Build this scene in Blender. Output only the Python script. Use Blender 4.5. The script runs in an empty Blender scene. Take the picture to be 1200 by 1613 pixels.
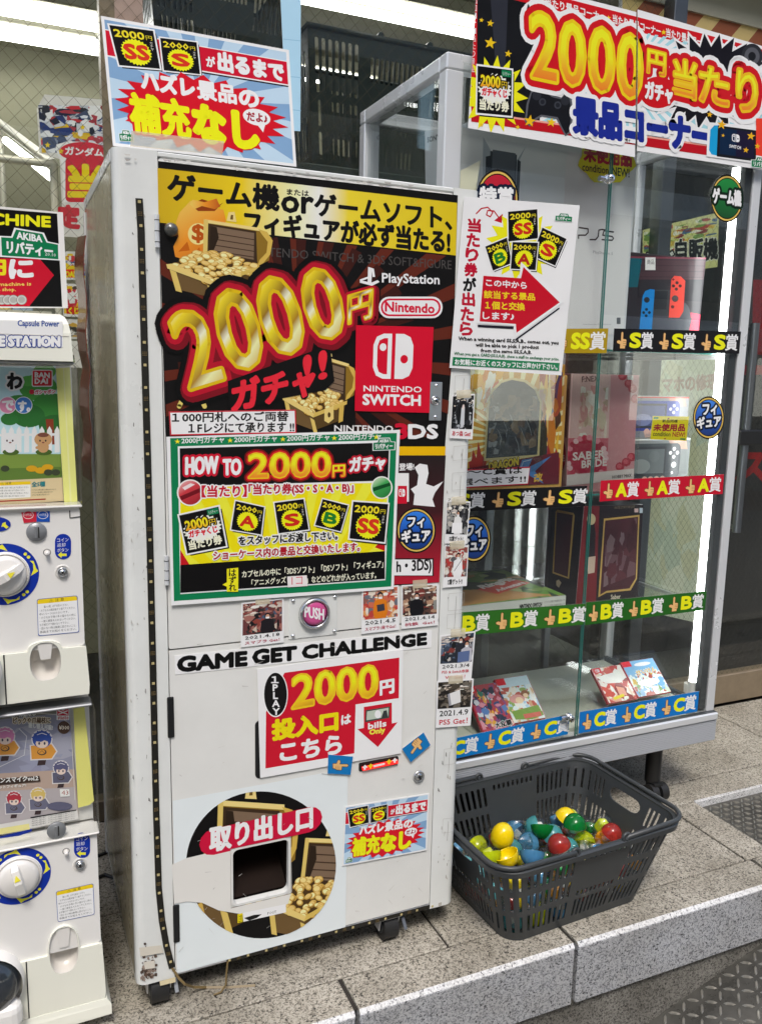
import bpy, bmesh, math, random
from mathutils import Vector, Matrix
from mathutils.geometry import tessellate_polygon

SC = bpy.context.scene
COL = SC.collection
RAD = math.radians
random.seed(7)

# ------------------------------------------------------------------ camera, sky, sun, exposure
H = 1.395                       # eye height above the platform; X runs along the shop front, Y into the shop
F_PX = 1323.27                  # focal length in photograph pixels (1200 wide)
CR = Vector((0.91368635, -0.40587624, 0.02101743))
CU = Vector((0.04739883, 0.15777696, 0.98633655))
CF = Vector((0.40364663, 0.90020604, -0.16339672))
cam_d = bpy.data.cameras.new('camera'); cam = bpy.data.objects.new('camera', cam_d); COL.objects.link(cam)
cam.matrix_world = Matrix(((CR.x, CU.x, -CF.x, 0), (CR.y, CU.y, -CF.y, 0), (CR.z, CU.z, -CF.z, H), (0, 0, 0, 1)))
cam_d.sensor_fit = 'HORIZONTAL'; cam_d.sensor_width = 36; cam_d.lens = F_PX / 1200 * 36
cam_d.clip_start = 0.02; cam_d.clip_end = 500
SC.camera = cam
W = bpy.data.worlds.new("World"); SC.world = W; W.use_nodes = True
nt = W.node_tree; bg = nt.nodes['Background']
sky = nt.nodes.new('ShaderNodeTexSky'); sky.sky_type = 'NISHITA'; sky.sun_disc = False
SUN_EL, SUN_ROT = RAD(58), RAD(200)
sky.sun_elevation = SUN_EL; sky.sun_rotation = SUN_ROT; sky.dust_density = 3; sky.air_density = 1.0; sky.ozone_density = 1.0
nt.links.new(sky.outputs[0], bg.inputs[0]); bg.inputs[1].default_value = 0.15
sd = bpy.data.lights.new('sun', 'SUN'); sun = bpy.data.objects.new('sun', sd); COL.objects.link(sun)
sd.energy = 1.25; sd.angle = RAD(13); sd.color = (1, .985, .94)
sun.location = (0, -4, 9)
sdir = Vector((math.sin(SUN_ROT) * math.cos(SUN_EL), math.cos(SUN_ROT) * math.cos(SUN_EL), math.sin(SUN_EL)))
sun.rotation_euler = (-sdir).to_track_quat('-Z', 'Y').to_euler()
SC.view_settings.view_transform = 'Standard'; SC.view_settings.look = 'None'; SC.view_settings.gamma = 1
SC.view_settings.exposure = 0.76
SC.render.engine = 'CYCLES'
SC.cycles.use_denoising = True
SC.cycles.max_bounces = 8; SC.cycles.diffuse_bounces = 4; SC.cycles.glossy_bounces = 4
SC.cycles.transmission_bounces = 6; SC.cycles.transparent_max_bounces = 40
SC.cycles.sample_clamp_indirect = 6; SC.cycles.caustics_reflective = False; SC.cycles.caustics_refractive = False

# ------------------------------------------------------------------ measuring: a sight line of the photograph
def ray(x, y):
    return CR * ((x - 600) / F_PX) + CF - CU * ((y - 806.5) / F_PX)
def at(x, y, Y=None, X=None, Z=None):
    r = ray(x, y); o = Vector((0, 0, H))
    k = Y / r.y if Y is not None else X / r.x if X is not None else (Z - H) / r.z
    return o + r * k

# ------------------------------------------------------------------ colours and materials
def lin(h, a=1.0):
    h = h.lstrip('#')
    if len(h) == 3: h = ''.join(c * 2 for c in h)
    o = []
    for i in (0, 2, 4):
        c = int(h[i:i + 2], 16) / 255
        o.append(min(.8, (c / 12.92 if c <= .04045 else ((c + .055) / 1.055) ** 2.4) * a))
    return (*o, 1)
MATS = {}
def new_mat(name):
    m = bpy.data.materials.new(name); m.use_nodes = True; MATS[name] = m
    return m, m.node_tree, m.node_tree.nodes['Principled BSDF']
def P(name, col, rough=.5, metal=0, spec=.5, var=0, scale=6, bump=0, bscale=80, coat=0, emit=None, es=0, rvar=0):
    """Principled surface with uneven tone (var), uneven gloss (rvar) and a fine bump."""
    m, t, b = new_mat(name)
    c = lin(col) if isinstance(col, str) else (*col, 1)
    b.inputs['Base Color'].default_value = c; b.inputs['Roughness'].default_value = rough
    b.inputs['Metallic'].default_value = metal; b.inputs['Specular IOR Level'].default_value = spec
    b.inputs['Coat Weight'].default_value = coat; b.inputs['Coat Roughness'].default_value = .08
    if emit: b.inputs['Emission Color'].default_value = lin(emit); b.inputs['Emission Strength'].default_value = es
    if var or bump or rvar:
        tc = t.nodes.new('ShaderNodeTexCoord')
    if var or rvar:
        n = t.nodes.new('ShaderNodeTexNoise'); n.inputs['Scale'].default_value = scale; n.inputs['Detail'].default_value = 6
        n.inputs['Roughness'].default_value = .65
        t.links.new(tc.outputs['Object'], n.inputs['Vector'])
    if var:
        r = t.nodes.new('ShaderNodeValToRGB')
        r.color_ramp.elements[0].position = .3; r.color_ramp.elements[1].position = .7
        r.color_ramp.elements[0].color = (*[max(0, v * (1 - var)) for v in c[:3]], 1)
        r.color_ramp.elements[1].color = (*[min(.85, v * (1 + var * .5)) for v in c[:3]], 1)
        t.links.new(n.outputs['Fac'], r.inputs[0]); t.links.new(r.outputs[0], b.inputs['Base Color'])
    if rvar:
        mr = t.nodes.new('ShaderNodeMapRange'); mr.inputs[1].default_value = .3; mr.inputs[2].default_value = .7
        mr.inputs[3].default_value = max(.02, rough - rvar); mr.inputs[4].default_value = rough + rvar
        t.links.new(n.outputs['Fac'], mr.inputs[0]); t.links.new(mr.outputs[0], b.inputs['Roughness'])
    if bump:
        n2 = t.nodes.new('ShaderNodeTexNoise'); n2.inputs['Scale'].default_value = bscale; n2.inputs['Detail'].default_value = 4
        bp = t.nodes.new('ShaderNodeBump'); bp.inputs['Strength'].default_value = bump; bp.inputs['Distance'].default_value = .002
        t.links.new(tc.outputs['Object'], n2.inputs['Vector']); t.links.new(n2.outputs['Fac'], bp.inputs['Height'])
        t.links.new(bp.outputs[0], b.inputs['Normal'])
    return m
def EM(name, col, s):
    m, t, b = new_mat(name); t.nodes.remove(b)
    e = t.nodes.new('ShaderNodeEmission'); e.inputs[0].default_value = lin(col); e.inputs[1].default_value = s
    t.links.new(e.outputs[0], t.nodes['Material Output'].inputs[0]); return m
def GLASS(name, tint=(1, 1, 1), ior=1.45, rough=.0, boost=0.0, wrinkle=0):
    """Clear sheet glass or plastic: see-through with a Fresnel reflection."""
    m, t, b = new_mat(name); t.nodes.remove(b)
    tr = t.nodes.new('ShaderNodeBsdfTransparent'); tr.inputs[0].default_value = (*tint, 1)
    gl = t.nodes.new('ShaderNodeBsdfGlossy'); gl.inputs['Roughness'].default_value = rough
    fr = t.nodes.new('ShaderNodeFresnel'); ge = t.nodes.new('ShaderNodeNewGeometry'); mr = t.nodes.new('ShaderNodeMapRange')
    mr.inputs[3].default_value = ior; mr.inputs[4].default_value = 1 / ior          # the sheet's far face reflects like its near face
    t.links.new(ge.outputs['Backfacing'], mr.inputs[0]); t.links.new(mr.outputs[0], fr.inputs[0])
    mx = t.nodes.new('ShaderNodeMixShader'); fac = fr.outputs[0]
    if wrinkle:
        tc = t.nodes.new('ShaderNodeTexCoord'); n2 = t.nodes.new('ShaderNodeTexNoise'); n2.inputs['Scale'].default_value = 16; n2.inputs['Detail'].default_value = 3; n2.inputs['Distortion'].default_value = 1.5
        bp = t.nodes.new('ShaderNodeBump'); bp.inputs['Strength'].default_value = wrinkle; bp.inputs['Distance'].default_value = .02
        t.links.new(tc.outputs['Object'], n2.inputs['Vector']); t.links.new(n2.outputs['Fac'], bp.inputs['Height']); t.links.new(bp.outputs[0], gl.inputs['Normal']); t.links.new(bp.outputs[0], fr.inputs['Normal'])
    if boost:
        ad = t.nodes.new('ShaderNodeMath'); ad.operation = 'ADD'; ad.inputs[1].default_value = boost; ad.use_clamp = True
        t.links.new(fac, ad.inputs[0]); fac = ad.outputs[0]
    t.links.new(fac, mx.inputs[0]); t.links.new(tr.outputs[0], mx.inputs[1]); t.links.new(gl.outputs[0], mx.inputs[2])
    t.links.new(mx.outputs[0], t.nodes['Material Output'].inputs[0]); return m
def PRINT(name, rough, coat=0, wav=.25):
    """Printed ink: each area of a print keeps its own ink colour in the colour attribute."""
    m, t, b = new_mat(name)
    a = t.nodes.new('ShaderNodeAttribute'); a.attribute_name = 'ink'
    t.links.new(a.outputs['Color'], b.inputs['Base Color'])
    b.inputs['Roughness'].default_value = rough; b.inputs['Coat Weight'].default_value = coat; b.inputs['Coat Roughness'].default_value = .06
    b.inputs['Specular IOR Level'].default_value = .22
    tc = t.nodes.new('ShaderNodeTexCoord'); n2 = t.nodes.new('ShaderNodeTexNoise'); n2.inputs['Scale'].default_value = 9
    bp = t.nodes.new('ShaderNodeBump'); bp.inputs['Strength'].default_value = wav; bp.inputs['Distance'].default_value = .006
    t.links.new(tc.outputs['Object'], n2.inputs['Vector']); t.links.new(n2.outputs['Fac'], bp.inputs['Height'])
    t.links.new(bp.outputs[0], b.inputs['Normal'])
    return m
PRINT('paper', .6); PRINT('laminate', .3, .16, .5); PRINT('vinyl', .42, 0, .3)
def RAMP(name, stops, rough=.35):
    m, t, b = new_mat(name)
    a = t.nodes.new('ShaderNodeAttribute'); a.attribute_name = 'grade'
    r = t.nodes.new('ShaderNodeValToRGB'); e = r.color_ramp.elements
    for i, (p, c) in enumerate(stops):
        x = e[i] if i < 2 else e.new(p)
        x.position = p; x.color = lin(c)
    t.links.new(a.outputs['Fac'], r.inputs[0]); t.links.new(r.outputs[0], b.inputs['Base Color'])
    b.inputs['Roughness'].default_value = rough; b.inputs['Coat Weight'].default_value = .15
RAMP('gold', [(0, '#fff3a0'), (.12, '#f2cf1c'), (.32, '#8f6a08'), (.42, '#fff9c8'), (.5, '#f4d620'), (.68, '#a67a0a'), (.78, '#fff6a8'), (1, '#c79a10')])
RAMP('flame', [(0, '#ffee10'), (.45, '#fde010'), (.75, '#f7a51c'), (1, '#ef7a1c')])
RAMP('coinyellow', [(0, '#fff020'), (.5, '#ffe60a'), (.8, '#e5b414'), (1, '#c8930c')])
RAMP('band', [(0, '#c9a60a'), (.25, '#e8c80e'), (.42, '#fdf4b0'), (.5, '#fffbe0'), (.6, '#ecd02c'), (1, '#d8bd0c')])
RAMP('redfade', [(0, '#140406'), (.45, '#3a0810'), (1, '#b3102c')])
RAMP('orangebag', [(0, '#ffc65a'), (.5, '#f0901e'), (1, '#b7500c')])
RAMP('bluebadge', [(0, '#2f7fe0'), (.5, '#0f4fb0'), (1, '#0a2f70')])
RAMP('greenbadge', [(0, '#1c8a3c'), (.5, '#0d6a2a'), (1, '#0a4a1c')])
RAMP('redball', [(0, '#f0b0b0'), (.4, '#c8323c'), (1, '#8c1020')])
RAMP('greenball', [(0, '#cfe8c0'), (.4, '#3aa050'), (1, '#0c6a28')])

# ------------------------------------------------------------------ mesh builder
class MB:
    """Collects shapes and links them as ONE mesh object."""
    def __init__(s): s.v = []; s.f = []; s.m = []; s.sm = []; s.mats = []
    def mi(s, mat):
        if mat not in s.mats: s.mats.append(mat)
        return s.mats.index(mat)
    def add(s, vs, fs, mat, smooth=False):
        o = len(s.v); k = s.mi(mat); s.v += [tuple(v) for v in vs]
        for f in fs: s.f.append(tuple(i + o for i in f)); s.m.append(k); s.sm.append(smooth)
    def bm(s, b, mat, smooth=False):
        b.verts.index_update()
        s.add([v.co.copy() for v in b.verts], [[v.index for v in f.verts] for f in b.faces], mat, smooth); b.free()
    def box(s, a, b, mat, r=0, seg=2, M=None):
        q = bmesh.new(); bmesh.ops.create_cube(q, size=1)
        for v in q.verts:
            v.co = Vector([(a[i] + b[i]) / 2 + v.co[i] * abs(b[i] - a[i]) for i in range(3)])
        if r: bmesh.ops.bevel(q, geom=list(q.edges), offset=r, segments=seg, affect='EDGES', profile=.5, clamp_overlap=True)
        if M: bmesh.ops.transform(q, matrix=M, verts=q.verts)
        s.bm(q, mat)
    def prism(s, poly, d, mat, holes=(), cap=True, smooth=False):
        """poly (3D, planar, with holes) swept along vector d."""
        d = Vector(d); loops = [[Vector(p) for p in poly]] + [[Vector(p) for p in h] for h in holes]
        flat = [p for l in loops for p in l]; n = len(flat)
        tri = tessellate_polygon(loops)
        fs = []
        if cap: fs += [tuple(t) for t in tri] + [tuple(i + n for i in reversed(t)) for t in tri]
        s.add(flat + [p + d for p in flat], fs, mat)
        o = len(s.v) - 2 * n; k = 0; kk = s.mi(mat)
        for l in loops:
            c = len(l)
            for i in range(c):
                a, b = o + k + i, o + k + (i + 1) % c
                s.f.append((a, b, b + n, a + n)); s.m.append(kk); s.sm.append(smooth)
            k += c
    def cyl(s, p0, p1, r, mat, n=24, r1=None, cap=True, smooth=True):
        p0, p1 = Vector(p0), Vector(p1); d = (p1 - p0).normalized(); r1 = r if r1 is None else r1
        u = d.orthogonal().normalized(); w = d.cross(u)
        ring = lambda c, q: [c + (u * math.cos(6.28318 * i / n) + w * math.sin(6.28318 * i / n)) * q for i in range(n)]
        s.add(ring(p0, r) + ring(p1, r1), [(i, (i + 1) % n, n + (i + 1) % n, n + i) for i in range(n)], mat, smooth)
        if cap:
            s.add(ring(p0, r), [tuple(range(n - 1, -1, -1))], mat); s.add(ring(p1, r1), [tuple(range(n))], mat)
    def lathe(s, prof, o, ax, mat, n=28, smooth=True, caps=False):
        """prof: (radius, height) pairs turned about axis ax through o."""
        o = Vector(o); ax = Vector(ax).normalized(); u = ax.orthogonal().normalized(); w = ax.cross(u)
        vs = []; fs = []
        for r, h in prof:
            vs += [o + ax * h + (u * math.cos(6.28318 * i / n) + w * math.sin(6.28318 * i / n)) * r for i in range(n)]
        for j in range(len(prof) - 1):
            fs += [(j * n + i, j * n + (i + 1) % n, (j + 1) * n + (i + 1) % n, (j + 1) * n + i) for i in range(n)]
        s.add(vs, fs, mat, smooth)
    def tube(s, pts, r, mat, n=10, closed=False, cap=True):
        pts = [Vector(p) for p in pts]; c = len(pts); up = None; vs = []
        for i, p in enumerate(pts):
            if closed: t = pts[(i + 1) % c] - pts[i - 1]
            else: t = pts[min(i + 1, c - 1)] - pts[max(i - 1, 0)]
            t.normalize()
            if up is None: up = t.orthogonal().normalized()
            up = (up - t * up.dot(t)).normalized(); w = t.cross(up)
            vs += [p + (up * math.cos(6.28318 * k / n) + w * math.sin(6.28318 * k / n)) * r for k in range(n)]
        fs = [((i % c) * n + k, (i % c) * n + (k + 1) % n, ((i + 1) % c) * n + (k + 1) % n, ((i + 1) % c) * n + k)
              for i in range(c if closed else c - 1) for k in range(n)]
        s.add(vs, fs, mat, True)
        if cap and not closed:
            s.add(vs[:n], [tuple(range(n - 1, -1, -1))], mat); s.add(vs[-n:], [tuple(range(n))], mat)
    def build(s, name, parent=None, **kw):
        me = bpy.data.meshes.new(name); me.from_pydata(s.v, [], s.f)
        for m in s.mats: me.materials.append(MATS[m])
        me.polygons.foreach_set('material_index', s.m); me.polygons.foreach_set('use_smooth', s.sm)
        me.update(); b = bmesh.new(); b.from_mesh(me); bmesh.ops.recalc_face_normals(b, faces=b.faces); b.to_mesh(me); b.free()
        o = bpy.data.objects.new(name, me); COL.objects.link(o)
        return fin(o, parent, **kw)
def fin(o, parent=None, label=None, cat=None, group=None, kind=None):
    if parent: 
        o.parent = parent; o.matrix_parent_inverse = Matrix.Translation(-parent.location)
    if label: o['label'] = label
    if cat: o['category'] = cat
    if group: o['group'] = group
    if kind: o['kind'] = kind
    return o
def thing(name, label, cat, loc=(0, 0, 0), group=None):
    o = bpy.data.objects.new(name, None); COL.objects.link(o); o.location = loc; o.empty_display_size = .05
    return fin(o, None, label, cat, group)
def copy_tree(o, parent=None):
    c = o.copy(); COL.objects.link(c)
    if parent: c.parent = parent
    for ch in list(o.children): copy_tree(ch, c)
    return c
def rrect(x0, z0, x1, z1, r, n=5):
    p = []
    for cx, cz, a in ((x1 - r, z1 - r, 0), (x0 + r, z1 - r, 90), (x0 + r, z0 + r, 180), (x1 - r, z0 + r, 270)):
        p += [(cx + r * math.cos(RAD(a + 90 * i / n)), cz + r * math.sin(RAD(a + 90 * i / n))) for i in range(n + 1)]
    return p
def ell(cx, cy, rx, ry, n=32, rot=0):
    c, s_ = math.cos(rot), math.sin(rot)
    return [(cx + rx * math.cos(6.28318 * i / n) * c - ry * math.sin(6.28318 * i / n) * s_,
             cy + rx * math.cos(6.28318 * i / n) * s_ + ry * math.sin(6.28318 * i / n) * c) for i in range(n)]

# ------------------------------------------------------------------ printed sheets
GL = {}
def glyphs(txt, res):
    k = (txt, res)
    if k not in GL:
        c = bpy.data.curves.new('lettering', 'FONT'); c.body = txt; c.resolution_u = res
        o = bpy.data.objects.new('lettering', c); m = bpy.data.meshes.new_from_object(o)
        vs = [(v.co.x, v.co.y) for v in m.vertices]; tr = [tuple(p.vertices) for p in m.polygons]
        cnt = {}
        for p in tr:
            for a, b in zip(p, p[1:] + p[:1]): cnt[(min(a, b), max(a, b))] = cnt.get((min(a, b), max(a, b)), 0) + 1
        ed = [e for e, n in cnt.items() if n == 1]
        bpy.data.objects.remove(o); bpy.data.meshes.remove(m); bpy.data.curves.remove(c)
        xs = [v[0] for v in vs]; ys = [v[1] for v in vs]
        GL[k] = (vs, tr, ed, (min(xs), min(ys), max(xs), max(ys)))
    return GL[k]
def clip_half(poly, a, b, keep=True):
    """part of a convex polygon on one side of the line a-b"""
    out = []; n = len(poly)
    sd_ = lambda p: ((b[0] - a[0]) * (p[1] - a[1]) - (b[1] - a[1]) * (p[0] - a[0])) * (1 if keep else -1)
    for i in range(n):
        p, q = poly[i], poly[(i + 1) % n]; sp, sq = sd_(p), sd_(q)
        if sp >= 0: out.append(p)
        if (sp > 0) != (sq > 0) and abs(sp - sq) > 1e-15:
            k = sp / (sp - sq); out.append((p[0] + (q[0] - p[0]) * k, p[1] + (q[1] - p[1]) * k))
    return out
def isect(p, c):
    if not c: return p
    if area2(c) < 0: c = c[::-1]
    if area2(p) < 0: p = p[::-1]
    for i in range(len(c)): p = clip_half(p, c[i], c[(i + 1) % len(c)])
    return p
def area2(p): return sum(a[0] * b[1] - b[0] * a[1] for a, b in zip(p, p[1:] + p[:1]))
STEP = 1.2e-5
class Sheet:
    """A flat print: shapes and lettering are laid on its plane in photograph pixels (or in the units of push())."""
    def __init__(s, mat='vinyl', Y=None, org=None, ex=None, ey=None):
        s.o = Vector(org) if org is not None else Vector((0, Y, 0))
        s.ex = Vector(ex or (1, 0, 0)).normalized(); s.ey = Vector(ey or (0, 0, 1))
        s.ey = (s.ey - s.ex * s.ey.dot(s.ex)).normalized(); s.n = s.ex.cross(s.ey)
        if s.n.dot(Vector((0, 0, H)) - s.o) < 0: s.n = -s.n
        s.v = []; s.f = []; s.c = []; s.t = []; s.mi = []; s.mats = [mat]; s.z = 0.0
        s.stack = []; s.clip = None; s.cut = None; s.rr = random.Random(3)
    def uv(s, x, y):
        for (q, w, h, loc) in reversed(s.stack):
            a, b = x / w, y / h
            x, y = [(q[0][i] * (1 - a) + q[1][i] * a) * (1 - b) + (q[3][i] * (1 - a) + q[2][i] * a) * b for i in (0, 1)]
        if s.stack and s.stack[0][3]: return (x, y)
        r = ray(x, y); k = (s.o - Vector((0, 0, H))).dot(s.n) / r.dot(s.n)
        p = Vector((0, 0, H)) + r * k - s.o
        return (p.dot(s.ex), p.dot(s.ey))
    def push(s, q, w=1, h=1, local=False):
        s.stack.append(([(q[0], q[1]), (q[2], q[3]), (q[4], q[5]), (q[6], q[7])], w, h, local)); return s
    def pop(s): s.stack.pop()
    fine = 1.0
    def lift(s): s.z += STEP * s.fine; return s.z
    def emit(s, poly, col, z, tv=None):
        polys = [poly]
        if s.clip:
            c = s.clip if area2(s.clip) > 0 else s.clip[::-1]
            if area2(poly) < 0: poly = poly[::-1]
            for i in range(len(c)):
                poly = clip_half(poly, c[i], c[(i + 1) % len(c)])
                if len(poly) < 3: return
            polys = [poly]
        if s.cut:
            c = s.cut if area2(s.cut) > 0 else s.cut[::-1]; out = []
            for pl in polys:
                rest = pl
                for i in range(len(c)):
                    if len(rest) < 3: break
                    o = clip_half(rest, c[i], c[(i + 1) % len(c)], False)
                    if len(o) > 2: out.append(o)
                    rest = clip_half(rest, c[i], c[(i + 1) % len(c)])
            polys = out
        g = isinstance(col, str) and col in MATS
        if g and col not in s.mats: s.mats.append(col)
        k = s.mats.index(col) if g else 0
        rgb = (1, 1, 1, 1) if g else lin(col)
        for pl in polys:
            b = len(s.v)
            s.v += [(p[0], p[1], z) for p in pl]; s.c += [rgb] * len(pl)
            s.t += [tv(p) for p in pl] if tv else [0.0] * len(pl)
            s.f.append(tuple(range(b, b + len(pl)))); s.mi.append(k)
    def grade(s, pts, d):
        xs = [p[0] for p in pts]; ys = [p[1] for p in pts]
        x0, x1, y0, y1 = min(xs), max(xs), min(ys), max(ys)
        c, q = math.cos(RAD(d)), math.sin(RAD(d)); L = abs(c) + abs(q)
        # d=0 runs left to right, d=-90 top to bottom
        def f(p):
            a, b = (p[0] - x0) / (x1 - x0 + 1e-9) - .5, (p[1] - y0) / (y1 - y0 + 1e-9) - .5
            return min(1, max(0, (a * c + b * q) / L + .5))
        return f
    def poly2(s, pts, col, d=-90, z=None):
        z = s.lift() if z is None else z
        tv = s.grade(pts, d) if isinstance(col, str) and col in MATS else None
        if abs(area2(pts)) < 1e-12: return
        if len(pts) <= 4 and not (s.clip or s.cut): s.emit(pts, col, z, tv); return
        for t in tessellate_polygon([[Vector((p[0], p[1], 0)) for p in pts]]):
            s.emit([pts[i] for i in t], col, z, tv)
    def poly(s, pts, col, d=-90, z=None): s.poly2([s.uv(*p) for p in pts], col, d, z)
    def q(s, x0, y0, x1, y1, col, d=-90): s.poly([(x0, y0), (x1, y0), (x1, y1), (x0, y1)], col, d)
    def e(s, cx, cy, rx, ry, col, n=32, rot=0, d=-90): s.poly(ell(cx, cy, rx, ry, n, rot), col, d)
    def burst(s, cx, cy, rx, ry, n, inner, col, rot=0):
        s.poly([(cx + rx * (1 if i % 2 == 0 else inner) * math.cos(rot + math.pi * i / n),
                 cy + ry * (1 if i % 2 == 0 else inner) * math.sin(rot + math.pi * i / n)) for i in range(2 * n)], col)
    def line(s, pts, w, col, closed=False):
        """stroke of w metres along a path"""
        s.stroke([s.uv(*p) for p in pts], [(i, i + 1) for i in range(len(pts) - 1)] + ([(len(pts) - 1, 0)] if closed else []), w / 2, col, s.lift())
    def stroke(s, vs, ed, r, col, z, disc=True):
        k = max(6, min(12, int(r * 2500)))
        for a, b in ed:
            p, q = vs[a], vs[b]; dx, dy = q[0] - p[0], q[1] - p[1]; L = math.hypot(dx, dy)
            if L < 1e-9: continue
            nx, ny = -dy / L * r, dx / L * r
            s.emit([(p[0] + nx, p[1] + ny), (p[0] - nx, p[1] - ny), (q[0] - nx, q[1] - ny), (q[0] + nx, q[1] + ny)], col, z - s.rr.random() * STEP * .7)
        if disc:
            for i in {i for e in ed for i in e}:
                p = vs[i]
                s.emit([(p[0] + r * math.cos(6.28318 * j / k), p[1] + r * math.sin(6.28318 * j / k)) for j in range(k)], col, z - s.rr.random() * STEP * .7)
    def T(s, txt, q, col='#111', st=(), b=0, d=-90, res=None):
        """lettering whose ink fills quad q: (x1,y1,x2,y2,h[,h2]) bottom line and heights, or four corners TL TR BR BL"""
        if len(q) == 5: q = (q[0], q[1] - q[4], q[2], q[3] - q[4], q[2], q[3], q[0], q[1])
        elif len(q) == 6: q = (q[0], q[1] - q[4], q[2], q[3] - q[5], q[2], q[3], q[0], q[1])
        c = [s.uv(q[i], q[i + 1]) for i in (0, 2, 4, 6)]
        hh = (math.dist(c[0], c[3]) + math.dist(c[1], c[2])) / 2
        vs, tr, ed, (x0, y0, x1, y1) = glyphs(txt, res or (3 if hh > .03 else 2 if hh > .011 else 1))
        def mp(p):
            a = (p[0] - x0) / (x1 - x0); e = (y1 - p[1]) / (y1 - y0)
            return tuple((c[0][i] * (1 - a) + c[1][i] * a) * (1 - e) + (c[3][i] * (1 - a) + c[2][i] * a) * e for i in (0, 1))
        m = [mp(v) for v in vs]; disc = hh > .006
        for w, cc in st: s.stroke(m, ed, hh * w, cc, s.lift(), disc)
        z = s.lift(); tv = s.grade(m, d) if isinstance(col, str) and col in MATS else None
        for t in tr: s.emit([m[i] for i in t], col, z, tv)
        if b: s.stroke(m, ed, hh * b, col if tv is None else '#e8c020', s.z - STEP * .05, disc)
    def V(s, txt, x0, y0, x1, y1, w, h, cols, b=0, st=(), sk=0):
        """vertical lettering from the first to the last character's centre"""
        n = len(txt)
        w0 = w
        for i, ch in enumerate(txt):
            g = glyphs(ch, 2)[3]; w = min(w0, h * 1.15 * (g[2] - g[0]) / max(.05, g[3] - g[1])) if ord(ch) < 256 else w0
            k = i / max(1, n - 1); x, y = x0 + (x1 - x0) * k, y0 + (y1 - y0) * k
            s.T(ch, (x - w / 2, y - h / 2, x + w / 2, y - h / 2 + sk, x + w / 2, y + h / 2 + sk, x - w / 2, y + h / 2), cols[i] if isinstance(cols, (list, tuple)) else cols, st, b)
    def rays(s, cx, cy, n, R, col, quad, ph=0, duty=.5):
        oc = s.clip; s.clip = isect([s.uv(*p) for p in quad], oc); z = s.lift()
        for i in range(n):
            a, b2 = ph + 6.28318 * i / n, ph + 6.28318 * (i + duty) / n
            s.poly([(cx, cy), (cx + R * math.cos(a), cy + R * math.sin(a)), (cx + R * math.cos(b2), cy + R * math.sin(b2))], col, z=z)
        s.clip = oc
    def patches(s, quad, cols, n, seed, size=(.05, .3)):
        """many small overlapping areas of colour: the busy part of a small photograph or picture"""
        rr = random.Random(seed); oc = s.clip; s.clip = isect([s.uv(*p) for p in quad], oc); s.fine = .25
        s.push((quad[0][0], quad[0][1], quad[1][0], quad[1][1], quad[2][0], quad[2][1], quad[3][0], quad[3][1]))
        for i in range(n):
            x, y = rr.random(), rr.random(); w, h = rr.uniform(*size), rr.uniform(*size); k = rr.randint(3, 7); a = rr.random() * 6
            s.poly([(x + w / 2 * math.cos(a + 6.28 * j / k) * rr.uniform(.7, 1.2), y + h / 2 * math.sin(a + 6.28 * j / k) * rr.uniform(.7, 1.2)) for j in range(k)], rr.choice(cols))
        s.pop(); s.clip = oc; s.fine = 1.0; s.lift()
    def base(s, pts, col, th=.0006, d=-90, r=0):
        p2 = [s.uv(*p) for p in pts]; n = len(p2)
        s.poly2(p2, col, d, z=s.lift())
        z0 = s.z; b = len(s.v); rgb = lin('#e8e8e4')
        s.v += [(p[0], p[1], z0) for p in p2] + [(p[0], p[1], -th) for p in p2]; s.c += [rgb] * (2 * n); s.t += [0.0] * (2 * n)
        for i in range(n): s.f.append((b + i, b + (i + 1) % n, b + n + (i + 1) % n, b + n + i)); s.mi.append(0)
        s.f.append(tuple(range(b + n, b + 2 * n))); s.mi.append(0)
    def build(s, name, parent=None, **kw):
        me = bpy.data.meshes.new(name)
        pts = [tuple(s.o + s.ex * v[0] + s.ey * v[1] + s.n * v[2]) for v in s.v]
        me.from_pydata(pts, [], s.f)
        for m in s.mats: me.materials.append(MATS[m])
        me.polygons.foreach_set('material_index', s.mi)
        a = me.color_attributes.new('ink', 'FLOAT_COLOR', 'POINT'); a.data.foreach_set('color', [x for c in s.c for x in c])
        a = me.attributes.new('grade', 'FLOAT', 'POINT'); a.data.foreach_set('value', s.t)
        me.update(); o = bpy.data.objects.new(name, me); COL.objects.link(o)
        return fin(o, parent, **kw)
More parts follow.
